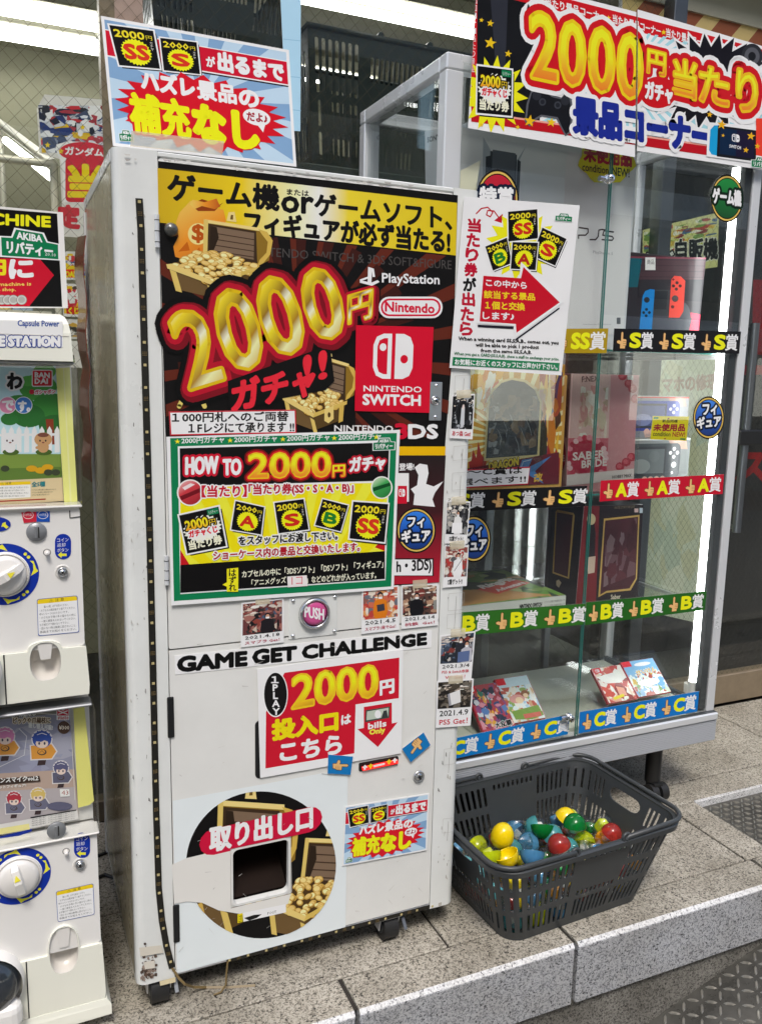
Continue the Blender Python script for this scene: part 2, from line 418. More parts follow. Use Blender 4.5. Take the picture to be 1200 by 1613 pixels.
# ------------------------------------------------------------------ granite, metal and other surfaces of the place
def GRANITE(name, light, mid, dark, warm=0.0, rough=.62, stain=.25):
    m, t, b = new_mat(name)
    tc = t.nodes.new('ShaderNodeTexCoord')
    v = t.nodes.new('ShaderNodeTexVoronoi'); v.inputs['Scale'].default_value = 330
    v2 = t.nodes.new('ShaderNodeTexVoronoi'); v2.inputs['Scale'].default_value = 170
    nz = t.nodes.new('ShaderNodeTexNoise'); nz.inputs['Scale'].default_value = 130; nz.inputs['Detail'].default_value = 5
    for n in (v, v2, nz): t.links.new(tc.outputs['Object'], n.inputs['Vector'])
    s1 = t.nodes.new('ShaderNodeSeparateColor'); t.links.new(v.outputs['Color'], s1.inputs[0])
    s2 = t.nodes.new('ShaderNodeSeparateColor'); t.links.new(v2.outputs['Color'], s2.inputs[0])
    ad = t.nodes.new('ShaderNodeMath'); ad.operation = 'MULTIPLY_ADD'; ad.inputs[1].default_value = .5
    t.links.new(s1.outputs[0], ad.inputs[0])
    m3 = t.nodes.new('ShaderNodeMath'); m3.operation = 'MULTIPLY'; m3.inputs[1].default_value = .28; t.links.new(s2.outputs[1], m3.inputs[0])
    t.links.new(m3.outputs[0], ad.inputs[2])
    a2 = t.nodes.new('ShaderNodeMath'); a2.operation = 'MULTIPLY_ADD'; a2.inputs[1].default_value = .55; t.links.new(nz.outputs['Fac'], a2.inputs[0]); t.links.new(ad.outputs[0], a2.inputs[2])
    r = t.nodes.new('ShaderNodeValToRGB'); e = r.color_ramp.elements
    e[0].position = .36; e[0].color = lin(dark); e[1].position = .45; e[1].color = lin(mid)
    x = e.new(.58); x.color = lin(mid); x = e.new(.68); x.color = lin(light); x = e.new(.95); x.color = lin(light, 1.12)
    t.links.new(a2.outputs[0], r.inputs[0])
    big = t.nodes.new('ShaderNodeTexNoise'); big.inputs['Scale'].default_value = 4.5; big.inputs['Detail'].default_value = 7; big.inputs['Roughness'].default_value = .7
    t.links.new(tc.outputs['Object'], big.inputs['Vector'])
    r2 = t.nodes.new('ShaderNodeValToRGB'); r2.color_ramp.elements[0].position = .35; r2.color_ramp.elements[1].position = .62
    k = 1 - stain; r2.color_ramp.elements[0].color = (k, k * .98, k * .94, 1); r2.color_ramp.elements[1].color = (1, 1, 1, 1)
    t.links.new(big.outputs['Fac'], r2.inputs[0])
    mx = t.nodes.new('ShaderNodeMix'); mx.data_type = 'RGBA'; mx.blend_type = 'MULTIPLY'; mx.inputs[0].default_value = 1
    t.links.new(r.outputs[0], mx.inputs[6]); t.links.new(r2.outputs[0], mx.inputs[7]); t.links.new(mx.outputs[2], b.inputs['Base Color'])
    b.inputs['Roughness'].default_value = rough
    bp = t.nodes.new('ShaderNodeBump'); bp.inputs['Strength'].default_value = .35; bp.inputs['Distance'].default_value = .0015
    t.links.new(a2.outputs[0], bp.inputs['Height']); t.links.new(bp.outputs[0], b.inputs['Normal'])
GRANITE('granite', '#b0aa9d', '#847e72', '#2c2926', stain=.36)
GRANITE('granite_kerb', '#b2b3b6', '#898b8f', '#2f2f31', stain=.2)
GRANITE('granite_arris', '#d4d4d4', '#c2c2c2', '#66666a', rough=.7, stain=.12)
GRANITE('granite_dirty', '#8c8982', '#66635d', '#2a2826', stain=.5)
P('grout', '#322d29', .9, var=.4, scale=20)
P('asphalt', '#75736e', .9, var=.3, scale=12, bump=.4, bscale=300)
P('plate_steel', '#62605a', .36, .45, var=.45, scale=7, bump=.2, bscale=60, rvar=.14)
P('plate_worn', '#a09c92', .28, .6, var=.3, scale=25)
P('aluminium', '#dddfe1', .3, .3, var=.025, scale=3, rvar=.07)
P('aluminium_dark', '#6c7074', .35, .8, var=.1, rvar=.08)
P('steel_bright', '#d8d8d8', .16, 1, rvar=.06)
P('black_rubber', '#1b1b1c', .55, var=.25, scale=30)
P('black_plastic', '#141415', .4)
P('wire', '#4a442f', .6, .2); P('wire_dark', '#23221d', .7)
P('bronze_frame', '#6b6152', .42, .5, var=.15, scale=5)
P('interior_plaster', '#8c8a74', .85, var=.1, scale=3)
P('interior_ceiling', '#b5b29c', .85, var=.06)
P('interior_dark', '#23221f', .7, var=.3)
P('pink_post', '#b59a8e', .5, var=.1)
P('beige_metal', '#8a7b66', .45, .3, var=.2, scale=9)
EM('tube_light', '#fff8e6', 9.0); EM('panel_light', '#fff6dc', 5.0); EM('case_tube', '#e6fbff', 16.0)
GLASS('window_glass', (.975, .985, .97), boost=.0)
GLASS('case_glass', (.975, .99, .983), boost=.03)
P('glass_edge', '#3f7f78', .15)
GLASS('clear_acrylic', (.96, .97, .96), 1.49, .03)

# ------------------------------------------------------------------ ground: street, kerb, tiled platform
m = MB(); m.add([(-60, -60, -.43), (60, -60, -.43), (60, 1.7, -.43), (-60, 1.7, -.43)], [(0, 1, 2, 3)], 'asphalt')
m.build('road', kind='structure')
m = MB(); m.add([(-60, 1.53, -.006), (2.048, 1.53, -.006), (2.048, 2.62, -.006), (-60, 2.62, -.006)], [(0, 1, 2, 3)], 'grout')
m.add([(2.048, 1.958, -.006), (60, 1.958, -.006), (60, 2.62, -.006), (2.048, 2.62, -.006)], [(0, 1, 2, 3)], 'grout')
m.box((-12, 1.531, -.43), (12, 1.7, -.168), 'granite_dirty')
m.build('ground', kind='structure')
m = MB()                                                            # kerb stones with a worn arris, its lit bevel painted in paler granite
xs = [-3.1, -2.4, -1.75, -1.15, -.55, .05, .65, 1.24, 1.95, 2.6, 3.25, 3.9, 4.6]
for a, b in zip(xs, xs[1:]):
    a += .006; b -= .006; c = .009
    m.box((a, 1.515, -.168), (b, 1.626, -c), 'granite_kerb', .003, 1)
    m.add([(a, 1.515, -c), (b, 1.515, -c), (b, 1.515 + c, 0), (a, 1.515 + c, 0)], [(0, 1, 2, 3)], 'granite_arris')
    m.add([(a, 1.515 + c, 0), (b, 1.515 + c, 0), (b, 1.626, 0), (a, 1.626, 0), (a, 1.626, -c), (b, 1.626, -c), (a, 1.515, -c), (b, 1.515, -c)],
          [(0, 1, 2, 3), (3, 2, 5, 4), (0, 3, 4, 6), (1, 7, 5, 2)], 'granite')
m.build('kerb', kind='structure')
m = MB()                                                            # platform tiles
tx = [-3.0, -2.06, -1.06, -.06, .94, 1.935]
for a, b in zip(tx, tx[1:]): m.box((a + .003, 1.633, -.02), (b - .003, 2.072, 0), 'granite', .0025, 1)
tx = [-3.0, -2.5, -1.74, -.98, -.22, .54, 1.2, 1.935, 2.685, 3.4, 4.6]
for a, b in zip(tx, tx[1:]): m.box((a + .003, 2.079, -.02), (b - .003, 2.548, 0), 'granite', .0025, 1)
m.box((1.94, 1.633, -.03), (2.047, 1.952, 0), 'granite', .0025, 1); m.box((1.94, 1.957, -.03), (4.6, 2.072, 0), 'granite', .0025, 1)
m.box((2.05, 1.9535, -.028), (4.6, 1.9565, .0015), 'granite_arris')
m.box((2.05, 1.948, -.03), (4.6, 1.9525, -.001), 'granite_arris')
m.build('floor', kind='structure')

def lozenges(m, o, ex, ey, n, nx, ny, pitch, inside=lambda a, b: True):
    """raised bars of a checker plate, turned in alternate directions"""
    o, ex, ey, n = map(Vector, (o, ex, ey, n))
    for i in range(nx):
        for j in range(ny):
            a, b = (i + .5) * pitch, (j + .5) * pitch
            if not inside(a, b): continue
            t = RAD(45 if (i + j) % 2 else -45); u = ex * math.cos(t) + ey * math.sin(t); w = ex * -math.sin(t) + ey * math.cos(t)
            c = o + ex * a + ey * b; L, q, h = pitch * .5, pitch * .12, .0032
            vs = [c + u * L, c + u * L * .55 + w * q, c - u * L * .55 + w * q, c - u * L, c - u * L * .55 - w * q, c + u * L * .55 - w * q]
            top = [c + (v - c) * .62 + n * h for v in vs]
            m.add(vs + top, [(6, 7, 8, 9, 10, 11)] + [(k, (k + 1) % 6, 6 + (k + 1) % 6, 6 + k) for k in range(6)], 'plate_worn')
m = MB(); m.box((2.052, 1.633, -.04), (4.6, 1.946, -.022), 'plate_steel')
lozenges(m, (2.06, 1.634, -.022), (1, 0, 0), (0, 1, 0), (0, 0, 1), 36, 13, .0235)
m.build('checker_plate', label='steel checker plate let into the granite platform beside the showcase', cat='metal plate')
m = MB(); sl = .3055; ex = Vector((1, 0, sl)).normalized(); nn = Vector((-sl, 0, 1)).normalized()
zr = lambda x: -.3 + (x - 1.564) * sl
m.add([(1.14, .4, zr(1.14)), (3.0, .4, zr(3.0)), (3.0, 1.527, zr(3.0)), (1.14, 1.527, zr(1.14)),
       (1.14, .4, -.43), (3.0, .4, -.43), (3.0, 1.527, -.43), (1.14, 1.527, -.43)],
      [(0, 1, 2, 3), (4, 5, 1, 0), (5, 6, 2, 1), (6, 7, 3, 2), (7, 4, 0, 3)], 'plate_steel')
lozenges(m, (1.15, .6, zr(1.15)), ex, (0, 1, 0), nn, 50, 28, .033)
m.build('ramp_plate', label='sloping steel checker plate ramp at the foot of the granite kerb', cat='ramp')

# ------------------------------------------------------------------ the shop behind the window: room, lamps
m = MB(); m.box((-2.4, 2.62, -.02), (6.0, 5.2, -.006), 'interior_dark'); m.build('shop_floor', kind='structure')
m = MB(); m.box((-2.4, 2.62, 2.74), (6.0, 5.2, 2.84), 'interior_ceiling'); m.build('shop_ceiling', kind='structure')
m = MB(); m.box((-2.5, 5.2, -.02), (6.1, 5.3, 2.84), 'interior_plaster'); m.box((-2.5, 2.62, -.02), (-2.4, 5.2, 2.84), 'interior_plaster')
m.box((6.0, 2.62, -.02), (6.1, 5.2, 2.84), 'interior_plaster'); m.build('shop_room_wall', kind='structure')
m = MB(); m.box((-.9, 4.2, 0), (2.35, 4.26, 2.74), 'interior_plaster')
m.build('partition_wall', label='plain beige partition wall behind the wired glass', cat='wall')
def ceiling_light(x, y, L, label):
    t = thing('ceiling_light', label, 'ceiling light', (x, y, 2.74), 'fluorescent lights on the shop ceiling')
    q = MB(); q.box((x - L / 2, y - .09, 2.695), (x + L / 2, y + .09, 2.738), 'interior_ceiling', .006, 1); q.build('housing', t)
    for d in (-.05, .05):
        q = MB(); q.cyl((x - L / 2 + .02, y + d, 2.683), (x + L / 2 - .02, y + d, 2.683), .014, 'tube_light', 12); q.build('tube', t)
ceiling_light(-.05, 3.6, 1.25, 'nearer fluorescent light on the ceiling above the capsule machines')
ceiling_light(-.05, 3.86, 1.25, 'farther fluorescent light on the ceiling above the capsule machines')
ceiling_light(1.35, 3.0, 1.0, 'fluorescent light above the dark crates behind the wired glass')
ceiling_light(1.0, 3.75, 1.2, 'fluorescent light on the ceiling behind the left crate')
ceiling_light(3.4, 3.9, 1.2, 'fluorescent light on the ceiling behind the striped board')

# wired shop window
sw = thing('shop_window', 'wide wired glass shop window with diamond mesh behind the machines', 'window', (1.0, 2.56, 0))
m = MB(); m.box((-2.4, 2.56, .07), (2.28, 2.566, 2.9), 'window_glass'); m.build('glass_pane', sw)
def mesh_wires(m, x0, x1, z0, z1, y, px, pz, mat='wire'):
    k = pz / px; n = int(((x1 - x0) + (z1 - z0) / k) / px) + 2
    for s_ in (1, -1):
        for i in range(n):
            xa = x0 - (z1 - z0) / k + i * px if s_ > 0 else x0 + i * px
            pts = []
            for t in ((x0, None), (x1, None)):
                z = z0 + (t[0] - xa) * k * s_ if s_ > 0 else z0 + (xa - t[0]) * k
                pts.append([t[0], z])
            (a, za), (b, zb) = pts
            def cl(a, za, b, zb):
                out = []
                for (p, zp), (q, zq) in (((a, za), (b, zb)), ((b, zb), (a, za))):
                    if zp < z0: f = (z0 - zp) / (zq - zp); p, zp = p + (q - p) * f, z0
                    elif zp > z1: f = (z1 - zp) / (zq - zp); p, zp = p + (q - p) * f, z1
                    out.append((p, zp))
                return out
            if max(za, zb) <= z0 or min(za, zb) >= z1: continue
            (a, za), (b, zb) = cl(a, za, b, zb)
            yy = y + (.0004 if s_ > 0 else -.0004); w = .00045
            d = Vector((b - a, 0, zb - za)).normalized(); q = Vector((-d.z, 0, d.x)) * w
            A, B = Vector((a, yy, za)), Vector((b, yy, zb)); e = Vector((0, w, 0))
            m.add([A + q, A - e, A - q, A + e, B + q, B - e, B - q, B + e], [(0, 1, 5, 4), (1, 2, 6, 5), (2, 3, 7, 6), (3, 0, 4, 7)], mat)
m = MB(); mesh_wires(m, -.7, 2.28, .1, 2.75, 2.5625, .043, .046); m.build('wire_mesh', sw)
m = MB(); m.box((-2.4, 2.548, .0), (2.28, 2.6, .07), 'bronze_frame', .003, 1)
m.box((.285, 2.566, .07), (.325, 2.62, 2.74), 'beige_metal'); m.box((.325, 2.566, .07), (.4, 2.64, 2.74), 'pink_post')
m.box((1.55, 2.54, .07), (1.585, 2.6, 2.74), 'aluminium_dark', .003, 1)
m.box((2.24, 2.54, .07), (2.3, 2.6, 2.74), 'aluminium_dark', .003, 1); m.build('window_frame', sw)
# darker wired door at the right
sd_ = thing('shop_door', 'dark wired glass shop door with a tall tubular handle', 'door', (2.8, 2.56, 0))
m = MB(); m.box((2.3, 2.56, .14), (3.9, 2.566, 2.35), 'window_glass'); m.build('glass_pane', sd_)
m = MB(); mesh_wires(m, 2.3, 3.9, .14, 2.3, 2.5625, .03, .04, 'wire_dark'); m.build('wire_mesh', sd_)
m = MB(); m.box((2.3, 2.545, .012), (3.9, 2.6, .14), 'beige_metal', .003, 1); m.box((2.3, 2.545, 2.3), (3.9, 2.6, 2.37), 'bronze_frame', .003, 1)
m.build('door_frame', sd_)
m = MB(); a = at(1168, 560, Y=2.5); b = at(1160, 915, Y=2.5)
m.cyl((2.72, 2.5, .78), (2.72, 2.5, 1.62), .017, 'aluminium_dark', 16)
for z in (.8, 1.6): m.cyl((2.72, 2.5, z), (2.72, 2.56, z), .01, 'aluminium_dark', 12)
m.box((2.66, 2.47, 1.14), (2.8, 2.53, 1.2), 'black_plastic', .004, 1); m.build('handle', sd_)
m = MB(); m.box((2.3, 2.8, 0), (5.6, 2.86, 2.36), 'interior_dark'); m.build('interior_shade_panel', label='added dark panel standing in for the shadowed interior behind the wired glass door', cat='panel')  # panel added to stand in for the dark, shadowed shop interior
s = Sheet('vinyl', Y=2.568)
s.T('ス', (1160, 757, 1206, 757, 42), '#8a2424', b=.07); s.T('自', (1164, 803, 1199, 803, 32), '#2a2622', b=.08); s.poly([(1186, 440), (1206, 440), (1204, 560), (1184, 556)], '#7a2020'); s.poly([(1170, 575), (1206, 575), (1206, 590), (1168, 590)], '#7a2020'); s.poly([(1150, 690), (1206, 690), (1206, 700), (1149, 700)], '#7a2020')
s.build('door_lettering', sd_)
# striped board over the door
s = Sheet('paper', Y=2.63)
s.base([(980, -60), (1300, -60), (1300, 145), (980, 60)], '#d9c07e', .02)
for k in range(6):
    x = 985 + k * 72
    s.poly([(x - 60, 110), (x - 22, 110), (x + 105, -40), (x + 62, -40)], '#9a5a3c')
s.build('striped_board', label='yellow board with slanting brown stripes above the showcase banner', cat='sign')
m = MB(); m.box((2.46, 2.53, 2.3), (2.64, 2.556, 2.62), 'aluminium', .008, 2); m.box((2.47, 2.515, 2.33), (2.63, 2.53, 2.56), 'interior_ceiling', .004, 1)
m.build('wall_box', label='pale grey box on the wall beside the striped board', cat='box')
EM('street_added_glow', '#fff2dc', 1.6)  # glow added to unseen windows opposite, for reflections in the glass
# unseen eave over the platform, added to shade the floor from zenith light
m = MB(); m.box((-8, 2.2, 3.35), (9, 2.7, 3.5), 'interior_ceiling', .01, 1); m.box((-8, 2.545, 2.84), (9, 2.7, 3.349), 'bronze_frame'); m.build('roof', kind='structure')
# the street's other side, unseen; pale bands and glowing windows added for glass reflections
m = MB(); m.box((-25, -12, -.43), (25, -9, 11), 'street_wall') if P('street_wall', '#77716a', .8, var=.15, scale=.6) else 0
for i in range(14):
    for j in range(4):
        x, z = -23 + i * 3.4, .6 + j * 2.3
        m.box((x, -9.02, z), (x + 2.2, -8.95, z + 1.3), 'street_added_glow' if j == 0 else 'street_glass') if 'street_glass' in MATS or P('street_glass', '#2a3036', .1, .3) else 0
P('street_white', '#e4e2dc', .6); P('street_red', '#b03a30', .6)
for j in range(4): m.box((-25, -9.1, 2.05 + j * 2.3), (25, -8.98, 2.55 + j * 2.3), 'street_white')
for i in range(9): m.box((-22 + i * 5.2, -9.4, .2), (-21.3 + i * 5.2, -8.6, 7), 'street_white' if i % 2 else 'street_red')
m.build('street_building', label='grey building with rows of windows across the street', cat='building')
# ------------------------------------------------------------------ the big prize vending machine
P('machine_white', '#dcdedb', .34, var=.07, scale=7, rvar=.08, coat=.1)
P('machine_door', '#dcdcd8', .42, var=.07, scale=4, bump=.04, bscale=300, rvar=.08)
P('machine_side', '#a59d86', .24, var=.12, scale=3, rvar=.12, coat=.2)  # beige metal; base colour darkened for the shade beside the capsule machines
P('scuff', '#8d8a86', .8); P('tape_residue', '#c9c2b0', .6, var=.25, scale=60)
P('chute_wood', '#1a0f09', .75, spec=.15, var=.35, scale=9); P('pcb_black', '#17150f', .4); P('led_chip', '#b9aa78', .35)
P('pink_button', '#c8508c', .22, coat=.4); P('slot_red', '#d81e24', .3, emit='#ff2a20', es=.7)
P('led_tape_back', '#6e5c38', .5)
def caster(parent, x, y, mat='black_rubber', r=.036):
    q = MB(); q.cyl((x - .019, y, r), (x + .019, y, r), r, mat, 28); q.cyl((x - .0205, y, r), (x + .0205, y, r), r * .55, 'aluminium_dark', 16)
    w = q.build('caster', parent)
    q = MB(); q.box((x - .026, y - .03, .066), (x + .026, y + .03, .0705), 'aluminium')
    for s_ in (-1, 1): q.prism([(x + s_ * .024, y - .022, .066), (x + s_ * .024, y + .022, .066), (x + s_ * .024, y + .012, .028), (x + s_ * .024, y - .012, .028)], (s_ * .0025, 0, 0), 'aluminium')
    q.prism([(x + .03, y - .02, .06), (x + .03, y + .01, .064), (x + .03, y - .036, .04), (x + .03, y - .042, .036)], (.008, 0, 0), 'aluminium_dark')
    q.build('bracket', w); return w
def lock(parent, px, py, Y, r=.013, name='lock'):
    c = at(px, py, Y=Y); q = MB()
    q.lathe([(0.001, -.004), (r, -.004), (r * 1.02, .003), (r * .86, .006), (r * .78, .003), (r * .6, .003), (r * .55, .0055), (.0005, .006)], c, (0, -1, 0), 'steel_bright', 28)
    q.cyl(c + Vector((0, -.0061, 0)), c + Vector((0, -.0068, 0)), r * .28, 'black_plastic', 12)
    return q.build(name, parent)
vm = thing('vending_machine', 'tall white prize vending machine with black and yellow poster door on casters', 'vending machine', (.593, 1.98, 0))
XL, XR, YF, YB, ZB, ZT = .203, .983, 1.69, 2.262, .07, 1.796
DL, DR, DT, DB, SEAM = .284, .915, 1.784, .086, .822
def body_outline(r=.02):
    p = []
    arc = lambda cx, cy, a0: [(cx + r * math.cos(RAD(a0 + 15 * i)), cy + r * math.sin(RAD(a0 + 15 * i))) for i in range(7)]
    p += arc(XL + r, YF + r, 180) + [(DL, YF), (DL, YF + .2), (DR, YF + .2), (DR, YF)] + arc(XR - r, YF + r, 270)
    return p + [(XR, YB), (XL, YB)]
m = MB()
o = body_outline(); n = len(o)
m.prism([(x, y, ZB) for x, y in o], (0, 0, ZT - ZB), 'machine_white', smooth=False)
m.box((DL, YF, DT + .002), (DR, YF + .0215, ZT - .0002), 'machine_white', .002, 1)
m.box((DL, YF + .003, ZB + .0004), (DR, YF + .0215, DB - .003), 'aluminium', .002, 1)
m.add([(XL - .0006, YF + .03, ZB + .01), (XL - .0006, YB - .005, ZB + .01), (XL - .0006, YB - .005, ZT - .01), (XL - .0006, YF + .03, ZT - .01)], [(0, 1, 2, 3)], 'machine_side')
m.box((XL - .002, YF + .028, ZT - .022), (XL - .0003, YB, ZT - .001), 'aluminium')
m.box((XL - .004, YB - .012, ZB), (XL - .0003, YB + .004, ZT - .03), 'aluminium')
rr = random.Random(5)
m.build('body', vm)
def slab(name, z0, z1, holes=(), mat='machine_door'):
    q = MB(); q.prism([(x, YF, z) for x, z in rrect(DL + .002, z0, DR - .002, z1, .004, 2)], (0, .018, 0), mat, [[(x, YF, z) for x, z in h] for h in holes])
    return q.build(name, vm)
ud = slab('upper_door', SEAM + .002, DT)
HX0, HX1, HZ0, HZ1 = .4135, .546, .210, .346
hole = rrect(HX0, HZ0, HX1, HZ1, .014, 4)
ld = slab('lower_door', DB, SEAM - .002, [hole[::-1]])
q = MB()                                                            # prize chute: liner with a sloping wooden floor
q.prism([(x, YF + .0185, z) for x, z in rrect(HX0 - .003, HZ0 - .003, HX1 + .003, HZ1 + .003, .016, 4)], (0, .16, 0), 'chute_wood', cap=False)
q.add([(HX0, YF + .19, HZ0), (HX1, YF + .19, HZ0), (HX1, YF + .19, HZ1), (HX0, YF + .19, HZ1)], [(0, 1, 2, 3)], 'chute_wood')
q.add([(HX0, YF + .02, HZ0 + .004), (HX1, YF + .02, HZ0 + .004), (HX1, YF + .17, HZ1 - .02), (HX0, YF + .17, HZ1 - .02)], [(0, 1, 2, 3)], 'chute_wood')
q.build('prize_chute', ld)
q = MB(); inner = rrect(HX0 + .002, HZ0 + .002, HX1 - .002, HZ1 - .002, .012, 4)
q.prism([(x, YF - .002, z) for x, z in rrect(HX0 - .003, HZ0 - .0035, HX1 + .003, HZ1 + .003, .016, 5)], (0, .012, 0), 'machine_door', [[(x, YF - .002, z) for x, z in inner[::-1]]])
q.build('chute_rim', ld)
for z in (.70, .11 + .02):                                          # black hinges of the lower door
    c = at(268, 1130, Y=YF) if z > .5 else at(277, 1455, Y=YF)
    q = MB(); q.box((c.x - .006, YF - .004, c.z - .045), (c.x + .008, YF + .001, c.z + .045), 'black_plastic', .003, 2); q.build('hinge', ld)
for px, py in ((247, 364), (262, 898)):
    c = at(px, py, Y=YF); q = MB(); q.cyl((c.x, YF - .004, c.z - .03), (c.x, YF - .004, c.z + .03), .0045, 'aluminium', 12)
    for k in (-.02, 0, .02): q.cyl((c.x, YF - .004, c.z + k - .0007), (c.x, YF - .004, c.z + k + .0007), .005, 'black_plastic', 12)
    q.build('hinge', ud)
c = at(269, 362, Y=YF); q = MB(); q.lathe([(.0005, .014), (.009, .0125), (.013, .007), (.0135, .002), (.0135, 0)], c, (0, -1, 0), 'smoke_knob' if P('smoke_knob', '#4a4a44', .12, coat=.6) else 0); q.build('knob', ud)
c = at(685, 632, Y=YF); q = MB()                                    # lock plate on the poster door
q.box((c.x - .0155, YF - .0045, c.z - .043), (c.x + .0155, YF - .002, c.z + .043), 'steel_plate' if P('steel_plate', '#aeb4bc', .3, .9, var=.1) else 0, .001, 1)
for k in (-.035, .035): q.lathe([(.0005, .003), (.003, .0024), (.0045, 0)], (c.x, YF - .0045, c.z + k), (0, -1, 0), 'steel_bright', 12)
lp = q.build('lock_plate', ud); lk = lock(ud, 685, 631, YF - .004, .011); 
lk.parent = lp; lk.matrix_parent_inverse = Matrix.Translation(-vm.location)
lk.matrix_parent_inverse = Matrix.Identity(4)
# push button on its plate
a, b2 = at(455, 941, Y=YF), at(530, 999, Y=YF)
q = MB(); q.box((a.x, YF - .002, b2.z), (b2.x, YF + .0005, a.z), 'machine_white', .001, 1)
for x in (a.x + .009, b2.x - .006):
    for z in (a.z - .008, b2.z + .008): q.lathe([(.0005, .004), (.003, .0032), (.0048, 0)], (x, YF - .002, z), (0, -1, 0), 'steel_bright', 12)
bp_ = q.build('button_plate', ud)
c = at(494, 965, Y=YF); q = MB()
q.lathe([(.033, -.002), (.036, .002), (.0345, .009), (.031, .012), (.0285, .010), (.028, .004)], (c.x, YF - .002, c.z), (0, -1, 0), 'steel_bright', 40)
q.build('button_ring', ud)
q = MB(); q.lathe([(.0005, .010), (.018, .0098), (.0255, .0085), (.0275, .005), (.0275, .001)], (c.x, YF - .002, c.z), (0, -1, 0), 'pink_button', 40)
pb = q.build('push_button', ud)
s = Sheet('vinyl', Y=YF - .0125); s.T('PUSH', (480, 972, 510, 977, 17, 17), '#f4e6ee', b=.035)
s.build('button_lettering', pb).matrix_parent_inverse = Matrix.Identity(4)
for o_ in (bp_,): pass
lock(ld, 659, 1223, YF, .0145)
# banknote slot
s = Sheet('vinyl', Y=YF - .001)
q = MB(); p = [at(*xy, Y=YF) for xy in ((565, 1203), (627, 1190), (628, 1203), (566, 1216))]
cx = (p[0].x + p[1].x) / 2; cz = sum(v.z for v in p) / 4; w = p[1].x - p[0].x
q.prism([(x, YF - .002, z) for x, z in rrect(cx - w / 2, cz - .0105, cx + w / 2, cz + .0105, .004)], (0, .003, 0), 'black_plastic')
bs = q.build('banknote_slot', ld)
q = MB(); q.prism([(cx - w / 2 + .008, YF - .0025, cz - .008), (cx + w / 2 - .002, YF - .0025, cz - .006), (cx + w / 2 - .004, YF - .0025, cz + .004), (cx - w / 2 + .006, YF - .0025, cz + .001)], (0, -.004, 0), 'slot_red')
q.build('slot_lamp', ld)
s = Sheet('vinyl', Y=YF - .0068)
for x, y in ((574, 1209), (583, 1207), (612, 1200), (621, 1198)): s.poly([(x - 4, y + 1), (x + 1, y - 4), (x + 5, y), (x + 2, y + 1), (x + 2, y + 4), (x - 1, y + 4), (x - 1, y + 1)], '#f6d020' if x in (583, 612) else '#f3e8e8')
s.poly([(588, 1206), (606, 1202), (606, 1205), (588, 1209)], '#f0e0e0'); s.build('slot_marking', ld)
for x, y in ((XL + .05, YF + .036), (XR - .17, YF + .036), (XL + .045, YB - .06), (XR - .15, YB - .06)): caster(vm, x, y)
# strip of LED tape: down the left frame, round the foot, along the sill
tape_px = [(219, 312), (222, 360), (229, 600), (236, 850), (242, 1100), (246, 1280), (250, 1400), (255, 1450), (262, 1490), (271, 1525)]
def ribbon(q, pts, w, mat, up):
    vs = []
    for i, p in enumerate(pts):
        t = (pts[min(i + 1, len(pts) - 1)] - pts[max(i - 1, 0)]).normalized(); sd2 = t.cross(up[i] if isinstance(up, list) else up).normalized() * w / 2
        vs += [p - sd2, p + sd2]
    k = len(vs); off = (up[0] if isinstance(up, list) else up) * .0009
    q.add(vs + [v + off for v in vs], [(2 * i, 2 * i + 1, 2 * i + 3, 2 * i + 2) for i in range(len(pts) - 1)] + [(k + 2 * i, k + 2 * i + 1, k + 2 * i + 3, k + 2 * i + 2) for i in range(len(pts) - 1)]
          + [(2 * i, 2 * i + 2, k + 2 * i + 2, k + 2 * i) for i in range(len(pts) - 1)] + [(2 * i + 1, 2 * i + 3, k + 2 * i + 3, k + 2 * i + 1) for i in range(len(pts) - 1)], mat)
def chips(q, pts, n_, Y, w, vertical=True):
    L = [0]
    for a, b in zip(pts, pts[1:]): L.append(L[-1] + (b - a).length)
    for k in range(int(L[-1] / .0215)):
        d = .006 + k * .0215; i = max(j for j in range(len(L)) if L[j] <= d); i = min(i, len(pts) - 2)
        p = pts[i].lerp(pts[i + 1], (d - L[i]) / (L[i + 1] - L[i]))
        if k % 2 == 0: q.box((p.x - .0027, p.y + Y, p.z - .0025), (p.x + .0027, p.y + Y + .0012, p.z + .0025), 'led_chip')
        elif k % 4 == 1:
            for u in (-1, 0, 1):
                for e in (-.003, .0, .003):
                    q.box((p.x + u * .003 - .0009, p.y + Y + .0004, p.z + e - .0007), (p.x + u * .003 + .0009, p.y + Y + .0012, p.z + e + .0007), 'led_tape_back')
pts = [at(x, y, Y=YF - .001) for x, y in tape_px]
q = MB(); ribbon(q, pts, .0135, 'pcb_black', Vector((0, -1, 0))); chips(q, pts, 0, -.0024, .011)
end = pts[-1]
tail = [end, at(281, 1541, Y=YF - .006), at(291, 1551, Y=YF - .01), at(305, 1556, Z=.02), at(325, 1556, Z=.003), at(360, 1556, Z=.0015), at(402, 1553, Z=.0015)]
ribbon(q, tail, .0055, 'led_tape_back', Vector((0, -.7, .7)).normalized())
q.build('led_strip', label='black LED tape strip running down the left frame of the machine', cat='light strip')
pts = [Vector((x, YF + .0015, ZB + .006)) for x in (.40, .6, .8, XR - .02)]
q = MB(); ribbon(q, pts, .010, 'pcb_black', Vector((0, -1, 0))); chips(q, pts, 0, -.0024, .01)
q.tube([(.402, YF, .074), (.398, YF - .004, .05), (.396, YF - .006, .022), (.385, YF - .006, .006), (.368, YF - .004, .003)], .0022, 'led_tape_back', 6)
q.build('led_strip', label='black LED tape strip running along the bottom sill of the machine', cat='light strip')
